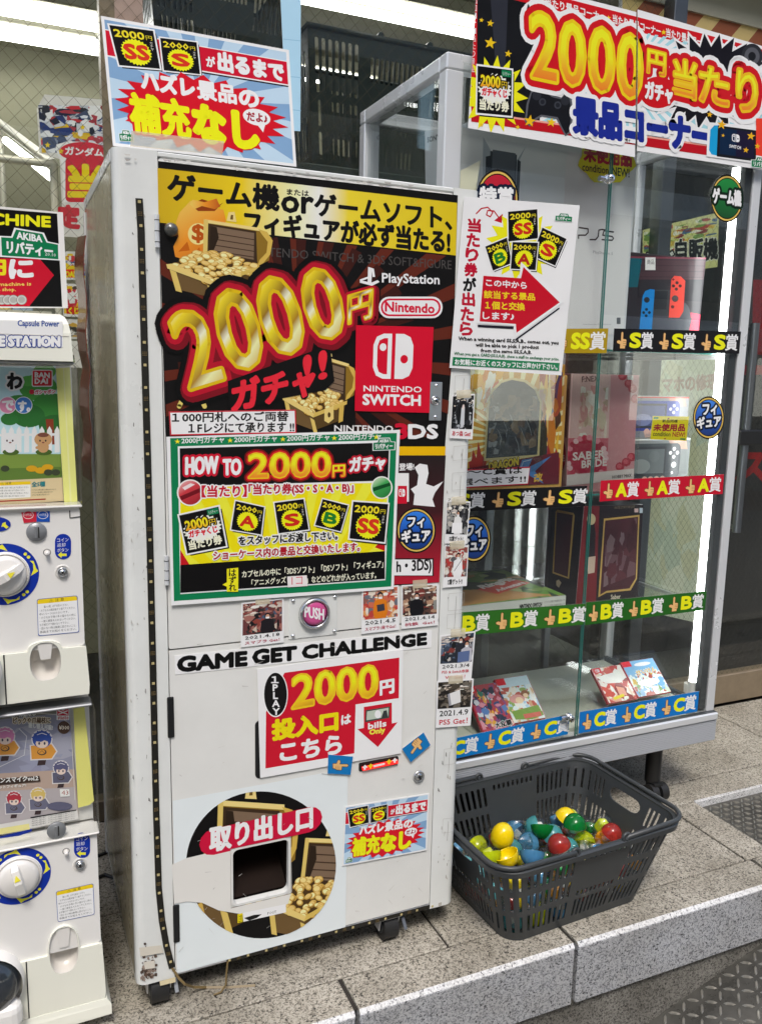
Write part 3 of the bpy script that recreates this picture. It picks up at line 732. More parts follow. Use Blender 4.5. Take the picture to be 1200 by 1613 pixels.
# rub marks, tape residue and chipped paint on the frame
s = Sheet('paper', Y=YF - .0004)
for i in range(110):
    px = rr.choice([rr.uniform(205, 236), rr.uniform(690, 716)]); py = rr.uniform(300, 1400)
    if px > 600: px = 735 - (py - 600) * .035 - rr.uniform(2, 26)
    if px > 600 and py < 640: continue
    L = rr.uniform(2, 9); w2 = rr.uniform(.5, 1.5)
    s.poly([(px, py), (px + w2, py + 1), (px + w2 * .6 + rr.uniform(-3, 3), py + L), (px - .5, py + L * .7)], rr.choice(['#9a9894', '#b5b2ac', '#7c7a78']))
for i in range(80):
    px = 222 + rr.random() * 24; py = 1545 - abs(rr.gauss(0, 22)) - (px - 222) * .25; L = rr.uniform(1.2, 5)
    s.poly([(px + L * math.cos(a) * rr.uniform(.4, 1), py + L * math.sin(a) * rr.uniform(.4, 1)) for a in (0, 1.2, 2.4, 3.6, 5)], rr.choice(['#5c4a40', '#8a7a70', '#4a3c34', '#9c8c80']))
for x0, y0, x1, y1 in ((716, 592, 744, 618), (714, 703, 742, 725), (712, 745, 738, 772), (706, 935, 730, 962), (704, 968, 728, 990), (699, 1180, 716, 1205), (697, 1290, 714, 1312)):
    s.line([(x0, y0), (x1, y0 - 2), (x1 - 1, y1 - 2), (x0 - 1, y1)], .0007, '#b4b1ac', True); s.line([((x0 + x1) / 2, y0 + 4), ((x0 + x1) / 2 - 2, y1 + 12)], .0009, '#8f8b86')
for i in range(70):                                                 # faint scratches and smears over the white doors
    px, py = rr.uniform(278, 670), rr.uniform(1000, 1500); py += (px - 278) * -.2
    if not (SEAM < at(px, py, Y=YF).z < .9 or at(px, py, Y=YF).z < SEAM): continue
    L = rr.uniform(2, 14); a = rr.uniform(-.9, .9); w2 = rr.uniform(.4, 1.1)
    s.poly([(px, py), (px + L * math.cos(a), py + L * math.sin(a)), (px + L * math.cos(a), py + L * math.sin(a) + w2 * .4), (px, py + w2)], rr.choice(['#b9b6b0', '#c4c1ba', '#a6a39e', '#cfccc6']))
for i in range(34):                                                 # rubbed tape marks along the top rail
    t = rr.random(); px = 182 + t * 520; py = 236 + t * 58 + rr.uniform(2, 9 + 8 * (t < .12)); L = rr.uniform(4, 14)
    s.poly([(px, py), (px + L, py + L * .11), (px + L * .9, py + rr.uniform(1, 4)), (px + L * .3, py + rr.uniform(2, 5))], rr.choice(['#b9b6b2', '#a5a19c', '#c9c6c0']))
s.poly([(219, 1492), (254, 1488), (257, 1500), (221, 1506)], '#cfc9bb'); s.poly([(251, 1545), (276, 1538), (276, 1546), (252, 1552)], '#d8cba6'); s.poly([(226, 1515), (243, 1512), (244, 1524), (228, 1526)], '#d2ccc0')
s.build('paint_wear', vm)
# ------------------------------------------------------------------ recurring print motifs (drawn in 0..1 units through push())
BK, WH, RD, YL, GN = '#0c0a0a', '#f2f0ea', '#c8102e', '#ffe818', '#0b7a4b'
def card(s, q, letter, col, shadow=True):
    """black prize card: 2000 yen over a yellow burst with its letter"""
    s.push(q)
    if shadow: s.q(.06, .06, 1.06, 1.07, '#151210')
    s.q(-.04, -.04, 1.04, 1.04, '#f4f2ec'); s.q(0, 0, 1, 1, BK)
    s.burst(.5, .62, .37, .35, 26, .88, YL)
    s.T('2000', (.07, .27, .76, .27, .18), '#f6d62a', [(.1, '#3a2a08')], b=.045); s.T('円', (.8, .27, .94, .27, .12), '#f6d62a')
    s.V('ガチャ', .9, .34, .9, .5, .07, .07, '#e8e4da')
    w = .23 if len(letter) == 1 else .28
    s.T(letter, (.5 - w, .8, .5 + w, .8, .36), col, b=.075, st=[(.12, '#ffe818')])
    s.pop()
def ticket(s, q, shadow=True):
    """black winning ticket"""
    s.push(q)
    if shadow: s.q(.07, .07, 1.07, 1.07, '#151210')
    s.q(-.04, -.04, 1.04, 1.04, '#f4f2ec'); s.q(0, 0, 1, 1, BK)
    s.burst(.5, .45, .5, .34, 22, .86, '#efe9dc')
    s.T('2000', (.1, .42, .66, .42, .24), 'flame', [(.2, '#1a1008')], b=.05); s.T('円', (.7, .42, .86, .42, .15), '#f6c62a', [(.2, '#1a1008')])
    s.T('ガチャくじ', (.14, .62, .86, .62, .17), '#d4202c', [(.22, '#fff8ee')], b=.06)
    s.T('当たり券', (.08, .92, .92, .92, .22), '#f2e6cc', b=.05)
    s.q(.7, .02, .98, .16, GN); s.T('リバティー', (.73, .14, .96, .14, .09), '#e8f0e8')
    s.pop()
def shop_logo(s, q, small=True):
    """green roof-shaped shop mark"""
    s.push(q)
    s.poly([(-.04, .32), (.18, .28), (.24, -.06), (.76, -.06), (.82, .28), (1.04, .32), (1.04, 1.05), (-.04, 1.05)], '#f0f0ea')
    s.poly([(0, .36), (.2, .33), (.27, 0), (.73, 0), (.8, .33), (1, .36), (1, 1), (0, 1)], '#0b7548')
    s.T('AKIBA', (.28, .34, .72, .34, .26), '#f0f4ee', b=.05); s.T('リバティー', (.1, .9, .9, .9, .44), '#f0f4ee', b=.05); s.pop()
def hand(s, q, col='#f0b878', edge='#4a2a10'):
    """pointing hand, index finger up"""
    pts = [(.36, .98), (.36, .74), (.06, .66), (.02, .56), (.2, .5), (.42, .56), (.42, .06), (.5, 0), (.6, .06), (.6, .42), (.88, .44), (.94, .5), (.94, .78), (.84, .86), (.84, .98)]
    s.push(q); c = [s.uv(*p) for p in pts]; n = len(c)
    r = math.dist(s.uv(0, 0), s.uv(0, 1)) * .035
    s.stroke(c, [(i, (i + 1) % n) for i in range(n)], r, edge, s.lift()); s.poly(pts, col)
    for y in (.56, .67, .78): s.poly([(.62, y), (.93, y + .01), (.93, y + .035), (.62, y + .025)], '#8a5a2c')
    s.pop()
def coins(s, poly, n, seed, r=5):
    rr = random.Random(seed); xs = [p[0] for p in poly]; ys = [p[1] for p in poly]
    def ins(x, y):
        c = False
        for a, b in zip(poly, poly[1:] + poly[:1]):
            if (a[1] > y) != (b[1] > y) and x < (b[0] - a[0]) * (y - a[1]) / (b[1] - a[1]) + a[0]: c = not c
        return c
    pts = []
    while len(pts) < n:
        x, y = rr.uniform(min(xs), max(xs)), rr.uniform(min(ys), max(ys))
        if ins(x, y): pts.append((x, y))
    pts.sort(key=lambda p: p[1]); s.fine = .2
    for x, y in pts:
        a = rr.uniform(-.6, .6); k = rr.uniform(.55, .85); q = rr.uniform(.8, 1.15) * r
        s.e(x, y + .12 * r, q * 1.08, q * k * 1.1, '#5a3e12', 12, a); s.e(x, y, q, q * k, '#c99f4a', 12, a); s.e(x - .1 * r, y - .1 * r, q * .72, q * k * .7, rr.choice(['#ecd28a', '#dfc074', '#f4e2a4']), 10, a)
    s.fine = 1.0; s.lift()
def chest(s, q, n=70, seed=1, cr=.05):
    """open treasure chest: lid with plank lining, heap of coins, strapped box"""
    s.push(q)
    s.poly([(0.370, .04), (0.856, .1), (0.982, .2), (0.964, .5), (0.802, .62), (0.370, .46)], '#8a6a22')
    s.poly([(0.388, .07), (0.838, .13), (0.856, .6), (0.370, .46)], '#3b2a1a'); s.poly([(0.424, .1), (0.820, .155), (0.820, .5), (0.406, .42)], '#7a6450')
    for k in range(1, 5):
        y = .1 + k * .075; s.poly([(.415, y), (.82, y + .06), (.82, y + .072), (.415, y + .012)], '#3e2c1e')
    s.poly([(0.424, .1), (0.478, .11), (0.496, .24), (0.442, .42), (0.406, .42)], '#2a1d12')
    s.poly([(0.370, .02), (0.874, .085), (0.874, .125), (0.370, .06)], '#e6cf84'); s.poly([(0.361, .02), (0.402, .03), (0.388, .47), (0.348, .46)], '#d8bd68')
    s.poly([(0.856, .1), (0.937, .13), (0.991, .24), (0.973, .42), (0.910, .54), (0.856, .58), (0.874, .5), (0.937, .4), (0.946, .26), (0.892, .17)], '#d0ae50')
    s.poly([(0.568, .02), (0.586, -.09), (0.640, -.1), (0.658, .03)], '#e6cf84'); s.poly([(0.600, .0), (0.608, -.06), (0.627, -.06), (0.627, .0)], '#6a5018')
    s.poly([(.02, .62), (.3, .44), (.86, .58), (.84, .7), (.4, .86)], '#4a3418')
    s.poly([(.02, .62), (.42, .8), (.44, 1.0), (.09, .9)], '#6a5230'); s.poly([(.42, .8), (.86, .6), (.84, .84), (.44, 1.0)], '#55401f')
    coins(s, [(.06, .62), (.3, .43), (.5, .4), (.84, .56), (.8, .68), (.42, .82)], n, seed, cr)
    s.poly([(.0, .6), (.05, .59), (.44, .79), (.43, .84), (.01, .65)], '#e0c676'); s.poly([(.42, .84), (.44, .78), (.88, .58), (.88, .63)], '#d2b45a')
    for a, b, c, d in ((.03, .66, .08, .92), (.38, .84, .43, 1.02)): s.poly([(a, b), (a + .06, b + .03), (c + .06, d + .02), (c, d)], '#d6ba64')
    s.poly([(.78, .66), (.84, .63), (.84, .86), (.78, .89)], '#cfae52')
    s.poly([(.58, .72), (.7, .67), (.71, .84), (.64, .9), (.58, .87)], '#e2c878'); s.e(.645, .79, .02, .035, '#4a3410', 12); s.pop()
def restock_poster(s, q):
    """blue burst poster drawn on a 100 x 66 field"""
    s.push(q, 100, 66)
    s.base([(0, 0), (100, 0), (100, 66), (0, 66)], '#eef1f2', .0012)
    F = [(1.6, 1.6), (98.4, 1.6), (98.4, 64.4), (1.6, 64.4)]
    s.poly(F, '#7fa3c8'); s.rays(50, 36, 15, 90, '#b9d2e4', F, .1, .5)
    s.q(1.6, 6.5, 98.4, 20.5, '#f4f2ec'); s.q(1.6, 7, 98.4, 19.8, RD); s.q(48, 20.5, 98.4, 21.3, '#231a1a')
    card(s, (4, 4, 27.5, 3, 29.5, 22.5, 7.5, 24), 'SS', '#d0331c'); card(s, (31, 6, 50.5, 5, 51, 22, 31.5, 23), 'S', '#d0331c')
    s.T('が', (55, 17, 59.5, 17, 5.5), '#fff', b=.05); s.T('出るまで', (61.5, 18, 96, 18.4, 9.8), '#fff', b=.07)
    s.burst(50, 43, 47, 21, 24, .83, '#cf1426', .06)
    s.T('ハズレ', (19, 34.2, 47, 34.8, 9.5), '#f6eef0', b=.075); s.T('景品', (49, 35.2, 69.5, 35.2, 9.5), '#f6eef0', b=.05); s.T('の', (71.5, 35.5, 81.5, 35.5, 8.5), '#f6eef0', b=.075)
    s.T('補充', (11.5, 57, 43, 57.6, 19.5), YL, [(.11, '#cf1426')], b=.05); s.T('なし', (46, 57.6, 79.5, 58.4, 18.5), YL, [(.11, '#cf1426')], b=.085)
    s.e(80, 41, 7.4, 4.6, '#f4f0ec', 24); s.poly([(80, 45), (83, 49), (84.5, 44)], '#f4f0ec'); s.T('だよ♪', (74.8, 43.4, 85.6, 43.4, 4.6), '#a01830', b=.05)
    shop_logo(s, (4, 57.5, 11.5, 57.2, 11.5, 62.6, 4, 63)); s.pop()
def badge(s, cx, cy, rx, ry, grad, lines, tilt=0):
    s.e(cx, cy, rx, ry, '#141210', 40); s.e(cx, cy, rx * .93, ry * .93, '#d8b65a', 40); s.e(cx, cy, rx * .86, ry * .86, '#1a1408', 40)
    s.e(cx, cy, rx * .82, ry * .82, grad, 40)
    for t, x0, y0, x1, y1, h in lines:
        s.T(t, (cx + x0 * rx, cy + y0 * ry, cx + x1 * rx, cy + y1 * ry, h * ry), '#fff', [(.24, '#0a1830' if grad != 'greenbadge' else '#06200e')], b=.055)
def console_mark(s, q, col='#fff', bg='#d4002a'):
    """two rounded controller halves"""
    s.push(q)
    s.poly([(.0, .25), (.08, .07), (.25, 0), (.46, 0), (.46, 1), (.25, 1), (.08, .93), (0, .75)], col)
    s.poly([(.1, .28), (.15, .15), (.27, .1), (.36, .1), (.36, .9), (.27, .9), (.15, .85), (.1, .72)], bg); s.e(.24, .3, .085, .085, col, 18)
    s.poly([(.55, 0), (.76, 0), (.92, .07), (1, .25), (1, .75), (.92, .93), (.76, 1), (.55, 1)], col); s.e(.78, .56, .095, .095, bg, 18); s.pop()
def pad_face(s, q, seed): pass

# ------------------------------------------------------------------ the poster filling the machine's upper door
s = Sheet('vinyl', Y=YF - .0012)
POST = [(249, 253), (721, 307), (714, 540), (701, 700), (691, 917), (622, 923), (270, 952), (259, 640)]
s.base(POST, BK, .001)
s.poly([(248, 264), (720, 319), (718, 402), (250, 350)], 'band', 0)
D = [(250, 352), (718, 404), (712, 560), (703, 688), (560, 690), (262, 660)]
s.rays(470, 560, 26, 330, '#5e2416', D, .05, .33); s.rays(470, 560, 26, 190, '#3a1610', D, .1, .36)
s.poly([(262, 700), (420, 500), (560, 520), (560, 690), (420, 690)], BK)
s.T('ゲーム機', (265, 314, 439, 331, 42, 38), BK, b=.045); s.T('or', (444, 333, 493, 336, 24, 25), BK, b=.07); s.T('または', (452, 306, 486, 309, 9), BK, b=.04)
s.T('ゲームソフト、', (496, 338, 711, 361, 34, 34), BK, b=.045); s.T('フィギュアが必ず当たる!', (386, 366, 708, 398, 35), BK, b=.05)
s.T('NINTENDO SWITCH & 3DS SOFT&FIGURE', (390, 401, 711, 424, 14, 14), '#4a4644')
# money bag
s.poly([(283, 334), (300, 316), (352, 330), (356, 346), (352, 372), (330, 392), (300, 412), (276, 404), (273, 388), (281, 372), (277, 350)], 'orangebag', -60)
s.poly([(300, 322), (318, 313), (346, 322), (352, 318), (338, 332), (312, 332)], '#8a3a08')
s.poly([(303, 314), (322, 318), (341, 312), (347, 325), (338, 329), (318, 324), (306, 329), (299, 321)], 'orangebag', 0)
s.e(312, 368, 16, 17, '#f8d88a', 24); s.T('$', (303, 381, 321, 382, 28), '#b5500c', b=.04)
for x, y in ((281, 396), (300, 405)): s.poly([(x, y), (x + 14, y - 16), (x + 18, y - 2)], '#c2600e')
chest(s, (258, 338, 432, 350, 428, 470, 264, 468), 95, 4, .046)
chest(s, (440, 543, 566, 566, 556, 680, 446, 676), 75, 8, .05)
s.line([(282, 640), (290, 622), (312, 618), (322, 640)], .009, '#d8c468')
# the large 2000 yen
BIG = [('2', (263, 498, 321, 484, 352, 596, 300, 612)), ('0', (330, 466, 388, 452, 420, 572, 362, 586)),
       ('0', (397, 446, 452, 432, 486, 548, 428, 562)), ('0', (468, 432, 520, 419, 548, 524, 494, 538))]
for w, c, dx in ((.23, '#050404', 2), (.165, '#7a0c1c', 3), (.115, '#b5122a', 0)):
    for ch, q in BIG: s.T(ch, tuple(v + (dx if i % 2 else dx) for i, v in enumerate(q)), c, [(w, c)])
    s.T('円', (548 + dx, 466 + dx, 586 + dx, 455 + dx, 584 + dx, 500 + dx, 548 + dx, 510 + dx), c, [(w * 1.2, c)])
for ch, q in BIG: s.T(ch, q, 'gold', [(.045, '#d8b414')], d=-48)
s.T('円', (548, 466, 586, 455, 584, 500, 548, 510), 'gold', [(.05, '#e2b818')], d=-48)
s.poly([(358, 600), (505, 548), (520, 552), (526, 600), (512, 614), (440, 628), (360, 652)], BK)
s.T('ガチャ', (366, 650, 494, 620, 48, 48), '#e02838', [(.1, BK)], b=.055); s.T('!!', (478, 604, 513, 594, 42, 42), '#e02838', b=.05)
# maker marks at the right
s.poly([(566, 440), (580, 435), (580, 438), (570, 442), (584, 445), (594, 441), (597, 444), (585, 450), (566, 445)], '#eceae8')
s.poly([(579, 420), (588, 423), (590, 436), (586, 436), (585, 427), (584, 448), (578, 446)], '#eceae8')
s.T('PlayStation', (601, 449, 691, 452, 19, 19), '#eceae8', b=.025)
s.poly([(p[0], p[1]) for p in rrect(596, 467, 696, 501, 16)], '#f0eeec'); s.poly(rrect(599, 470, 693, 498, 13.5), '#d0143a'); s.poly(rrect(602, 473, 690, 495, 11), '#f0eeec')
s.T('Nintendo', (606, 490, 683, 493, 15, 14), '#d0143a', b=.055)
s.poly([(560, 512), (682, 515), (676, 650), (558, 647)], '#cf0a2c')
console_mark(s, (588, 525, 651, 526, 648, 597, 586, 596), '#fff', '#cf0a2c')
s.T('NINTENDO', (572, 616, 663, 618, 9, 9), '#fff', b=.03); s.T('SWITCH', (571, 637, 661, 638.5, 16, 16), '#fff', b=.06)
s.T('NINTENDO', (526, 679, 618, 680, 9.5), '#e4e2e0', b=.03); s.T('3', (622, 690, 640, 690, 22, 22), '#c81030', b=.08); s.T('DS', (643, 690, 688, 690, 21, 21), '#eceae8', b=.07)
s.poly([(560, 703), (701, 703), (700, 717), (560, 717)], '#f0b400'); s.poly([(560, 717), (701, 717), (691, 917), (560, 923)], 'redfade')
s.T('登場!', (628, 741, 651, 740, 11), '#eceae8', b=.03)
s.poly([(650, 795), (652, 778), (646, 770), (656, 764), (658, 748), (652, 736), (660, 730), (672, 732), (674, 745), (670, 762), (682, 766), (697, 758), (684, 776), (680, 786), (684, 798)], '#f0eeec')
s.q(624, 745, 643, 790, '#e8e6e4'); s.q(624, 765, 640, 793, '#c8102e'); console_mark(s, (627, 770, 637, 770, 637, 782, 627, 782))
badge(s, 654.5, 835, 31, 36, 'bluebadge', [('フィ', -.42, -.12, .4, -.14, .42), ('ギュア', -.72, .52, .7, .46, .5)])
s.q(600, 879, 682, 907, '#1a1414'); s.q(602, 881, 680, 906, '#f2f0ec'); s.T('h・3DS)', (624, 906, 678, 902, 22), '#141212', b=.03)
s.build('door_poster', ud)

# lower door: heading, chute print
s = Sheet('vinyl', Y=YF - .001)
s.base([(275, 1033), (680, 993), (679, 1020), (276, 1063)], '#eceef2', .0008)
s.T('GAME', (281, 1058, 388, 1048, 22, 21), '#080808', b=.1); s.T('GET', (399, 1046, 466, 1039, 21, 20), '#080808', b=.1); s.T('CHALLENGE', (477, 1038, 671, 1015, 20, 17), '#080808', b=.1)
s.build('door_heading', ld)
s = Sheet('vinyl', Y=YF - .001); s.cut = [s.uv(*p) for p in ()] or [(HX0 - .004, HZ0 - .004), (HX1 + .004, HZ0 - .004), (HX1 + .004, HZ1 + .004), (HX0 - .004, HZ1 + .004)]
s.poly([(272, 1262), (548, 1211), (544, 1461), (279, 1534)], '#dfe6f2')
C = ell(411, 1363, 118, 116, 64); s.poly(C, BK)
s.clip = [s.uv(*p) for p in C]
chest(s, (270, 1262, 474, 1248, 470, 1460, 270, 1470), 60, 3, .05); chest(s, (425, 1322, 580, 1308, 560, 1466, 415, 1486), 95, 6, .042)
s.poly([(290, 1440), (318, 1420), (322, 1438), (306, 1448)], '#c9a550'); s.e(304, 1433, 5, 6, '#3a280c')
s.clip = None
s.poly([(271, 1362), (292, 1352), (330, 1343), (372, 1331), (380, 1318), (452, 1318), (458, 1330), (459, 1404), (453, 1424), (380, 1440), (344, 1434), (318, 1422), (294, 1420), (274, 1424)], '#dedcd6')
s.line([(336, 1326), (487, 1291)], .062, '#c6123a'); s.T('取り出し口', (331, 1342, 491, 1304, 38, 35), '#eef0f6', b=.05)
s.poly([(374, 1440), (382, 1438), (382, 1452), (374, 1454)], '#e6d414'); s.T('注意', (375, 1453, 381, 1452, 12), '#141414')
s.poly([(382, 1438), (450, 1424), (450, 1437), (383, 1452)], '#e8eaf0'); s.poly([(384, 1446), (400, 1441), (412, 1440), (404, 1446), (392, 1450)], '#141414')
s.T('POST', (421, 1441, 435, 1438, 4), '#333')
s.build('chute_print', ld)

# ------------------------------------------------------------------ sheets stuck to the machine: each can be peeled off
def Sq(): return None
s = Sheet('laminate', Y=YF - .0052)
s.base([(266, 648), (466, 645), (467, 682), (268, 686)], '#c4152c', .0008); s.poly([(268, 650), (464, 647), (465, 680), (270, 684)], '#f4f2f0')
s.T('１000円札へのご両替', (271, 665, 454, 663, 15), '#181616', b=.035); s.T('１Fレジにて承ります !!', (297, 682, 463, 680, 15), '#181616', b=.035)
s.build('notice', label='small red edged white notice about changing 1000 yen bills on the black poster', cat='notice')
s = Sheet('laminate', Y=YF - .0062)
s.base([(262, 688), (630, 677), (620, 928), (270, 954)], '#f0f0ec', .0012)
s.poly([(268, 690), (625, 682), (616, 924), (274, 947)], GN)
for i, x in enumerate((275, 358, 441, 522)):
    s.T('★', (x, 699 - (x - 275) * .022, x + 9, 699 - (x - 275) * .022, 8), '#e8dc20'); s.T('2000円ガチャ', (x + 11, 699 - (x - 275) * .022, x + 78, 697 - (x - 275) * .022, 9.5), '#f0f2ee', b=.02)
s.T('★', (588, 692, 597, 692, 8), '#e8dc20')
s.poly([(280, 703), (615, 693), (607, 914), (284, 936)], '#f0f0ec'); s.poly([(283, 706), (613, 697), (611, 757), (284, 766)], BK)
shop_logo(s, (588, 691, 622, 690, 621, 708, 588, 709))
s.T('HOW', (293, 747, 343, 745, 26), '#f4eeee', [(.2, '#c8102e')], b=.06); s.T('TO', (352, 748, 379, 747, 24), '#f4eeee', [(.2, '#c8102e')], b=.06)
for w, c in ((.2, '#7a1010'), (.13, '#d01c24')): s.T('2000', (392, 753, 520, 750, 38), c, [(w, c)])
s.T('2000', (392, 753, 520, 750, 38), 'flame', b=.06); s.T('円', (524, 751, 543, 750, 18), 'flame', [(.16, '#c01820')], b=.05)
s.T('ガチャ', (551, 744, 606, 738, 23, 20), '#f4eeee', [(.2, '#c01830')], b=.06)
s.poly([(284, 768), (611, 760), (606, 862), (284, 880)], '#f3d90e'); s.poly([(284, 878), (606, 862), (604, 880), (284, 896)], '#f3d90e')
s.rays(450, 1000, 40, 420, '#f7e53a', [(284, 768), (611, 760), (605, 872), (284, 892)], 0, .4)
s.poly([(284, 866), (300, 892), (284, 892)], '#c01820'); s.poly([(606, 846), (590, 862), (606, 868)], '#c01820'); s.poly([(284, 890), (606, 868), (606, 912), (284, 934)], BK)
s.e(299.5, 776, 21, 21, '#e8e4e0'); s.e(299.5, 776, 18.5, 19, 'redball', d=-60); s.poly([(283, 782), (316, 768), (318, 774), (286, 788)], '#6e0e1a'); s.poly([(287, 768), (300, 761), (307, 763), (291, 772)], '#f4d6d6')
s.e(601, 768, 17, 18, '#e8e8e0'); s.e(601, 768, 15, 16, 'greenball', d=-60); s.poly([(587, 768), (614, 760), (615, 765), (588, 774)], '#0c4a20')
s.T('【当たり】', (318, 783, 388, 782, 18), '#c0142c', [(.14, '#f8f4ec')], b=.04); s.T('「当たり券(SS・S・A・B)」', (392, 781, 556, 778, 18), '#b0142c', [(.14, '#f8f4ec')], b=.04)
ticket(s, (282, 812, 344, 798, 356, 860, 295, 872))
card(s, (371, 789, 416, 799, 411, 842, 364, 834), 'A', '#c8281c'); card(s, (432, 792, 478, 786, 486, 834, 439, 840), 'S', '#c8281c')
card(s, (508, 786, 548, 796, 536, 837, 496, 827), 'B', '#1d7a2c'); card(s, (556, 790, 611, 794, 605, 854, 550, 848), 'SS', '#d0331c')
s.T('をスタッフにお渡し下さい。', (376, 859, 531, 850, 14), '#161212', [(.16, '#f8f4e4')], b=.04)
s.T('ショーケース内の景品と交換いたします。', (336, 882, 566, 868, 14), '#a81428', [(.16, '#f8f4e4')], b=.04)
s.poly([(357, 896), (375, 894), (375, 932), (357, 932), (357, 924), (350, 921), (357, 917)], '#f0e020'); s.V('はずれ', 366, 902, 366, 925, 11, 11, '#161212', b=.03)
s.T('カプセルの中に「3DSソフト」「DSソフト」「フィギュア」', (381, 910, 603, 894, 11, 12), '#f2ead0', b=.02)
s.T('「アニメグッズ', (396, 923, 450, 918, 10), '#f2ead0', b=.02); s.T('」などのどれかが入っています。', (482, 919, 592, 911, 11), '#f2ead0', b=.02)
s.poly([(452, 908), (483, 906), (484, 923), (453, 925)], '#f0e2e0'); s.T('1コ', (459, 921, 476, 920, 12), '#d86070')
s.build('instruction_poster', label='green bordered laminated how-to poster with yellow middle and prize cards on the machine', cat='poster')
s = Sheet('paper', Y=YF - .0038)
s.base([(405, 1054), (635, 1023), (632, 1187), (410, 1226)], '#eeece8', .0012)
s.poly([(448, 1060), (629, 1036), (628, 1100), (560, 1110), (558, 1187), (418, 1211), (419, 1122)], '#c6142c')
s.e(434, 1094, 19.5, 36, '#f0eeea', 36); s.e(434, 1094, 18, 34, '#0e0c0c', 36)
s.V('１PLAY', 433, 1071, 435, 1121, 11, 10, '#f0eee8', b=.05)
for ch, q in (('2', (461, 1116, 493, 1110, 50)), ('0', (497, 1110, 527, 1106, 50)), ('0', (531, 1105, 561, 1101, 50)), ('0', (565, 1101, 594, 1096, 49))): s.T(ch, q, 'coinyellow', b=.06, d=-80)
s.T('円', (599, 1095, 620, 1091, 21), '#f2eeee', b=.06)
s.T('投入口', (430, 1166, 531, 1150, 30, 29), '#f6d60c', b=.075); s.T('は', (538, 1142, 552, 1139, 14), '#f2eeee', b=.06); s.T('こちら', (442, 1199, 537, 1186, 27, 28), '#f2eeee', b=.06)
s.poly([(573, 1114), (617, 1107), (617, 1140), (626, 1138), (595, 1177), (563, 1149), (573, 1147)], '#c6142c')
s.poly([(576, 1119), (614, 1113), (613, 1131), (575, 1138)], '#3c4a44'); s.poly([(578, 1121), (612, 1115), (611, 1129), (577, 1135)], '#b8c4b4'); s.e(595, 1125.5, 5, 6.5, '#eef0e8', 16); s.poly([(600, 1132), (604, 1120), (609, 1119), (611, 1130)], '#333a38')
s.T('bills', (580, 1149, 608, 1144, 9), '#f2eeee', b=.06); s.T('Only', (582, 1160, 606, 1156, 10), '#f6e04a', b=.06)
s.build('slot_sign', label='red and white sign pointing to the banknote slot on the lower door', cat='sign')
q = MB(); c0, c1 = at(403, 1136, Y=YF), at(412, 1224, Y=YF)
q.prism([(x, YF - .0014, z) for x, z in rrect(c0.x - .002, c1.z - .002, c0.x + .03, c0.z, .01)], (0, .002, 0), 'black_plastic'); q.build('coin_return_frame', ld)
for q4, tip, lab in (((517, 1189, 556, 1192, 552, 1221, 516, 1219), 0, 'blue sticker with a hand pointing right beside the banknote slot'), ((633, 1180, 667, 1154, 678, 1174, 647, 1201), 1, 'tilted blue sticker with a hand pointing down to the banknote slot')):
    s = Sheet('paper', Y=YF - .0052); s.base([(q4[i], q4[i + 1]) for i in (0, 2, 4, 6)], '#1273b4', .0005)
    h = (548, 1196, 549, 1216, 524, 1213, 524, 1198) if tip == 0 else (644, 1193, 646, 1186, 668, 1170, 660, 1160)
    if tip: h = (638, 1184, 648, 1196, 668, 1178, 658, 1164); h = (656, 1193, 640, 1182, 656, 1160, 670, 1172)
    hand(s, h, '#e0b274', '#3a2a18'); s.build('pointer_sticker', label=lab, cat='sticker', group='pointing hand stickers')
s = Sheet('laminate', Y=YF - .0035); restock_poster(s, (543, 1271, 676, 1250, 672, 1340, 539, 1365))
s.build('restock_poster', label='small blue burst poster on the lower door beside the prize chute', cat='poster')
s = Sheet('laminate', Y=YF + .02, ey=(0, .06, 1)); restock_poster(s, (159, 24, 455, 78, 467, 262, 178, 229))
big_poster = s.build('restock_poster', label='large blue burst poster standing on top of the white vending machine', cat='poster')
m_, t_, b_ = new_mat('clear_tape'); tr_ = t_.nodes.new('ShaderNodeBsdfTransparent'); mx_ = t_.nodes.new('ShaderNodeMixShader'); mx_.inputs[0].default_value = .62
b_.inputs['Base Color'].default_value = lin('#e6dcc0'); b_.inputs['Roughness'].default_value = .2
t_.links.new(b_.outputs[0], mx_.inputs[1]); t_.links.new(tr_.outputs[0], mx_.inputs[2]); t_.links.new(mx_.outputs[0], t_.nodes['Material Output'].inputs[0])
def tape(quad, Y, parent):
    q = MB(); P4 = [at(quad[i], quad[i + 1], Y=Y) for i in (0, 2, 4, 6)]; q.add(P4 + [p + Vector((0, .0002, 0)) for p in P4], [(0, 1, 2, 3), (7, 6, 5, 4), (0, 4, 5, 1), (1, 5, 6, 2), (2, 6, 7, 3), (3, 7, 4, 0)], 'clear_tape'); return q.build('adhesive_tape', parent)
tape((207, 205, 353, 222, 350, 244, 205, 230), YF - .0006, big_poster)

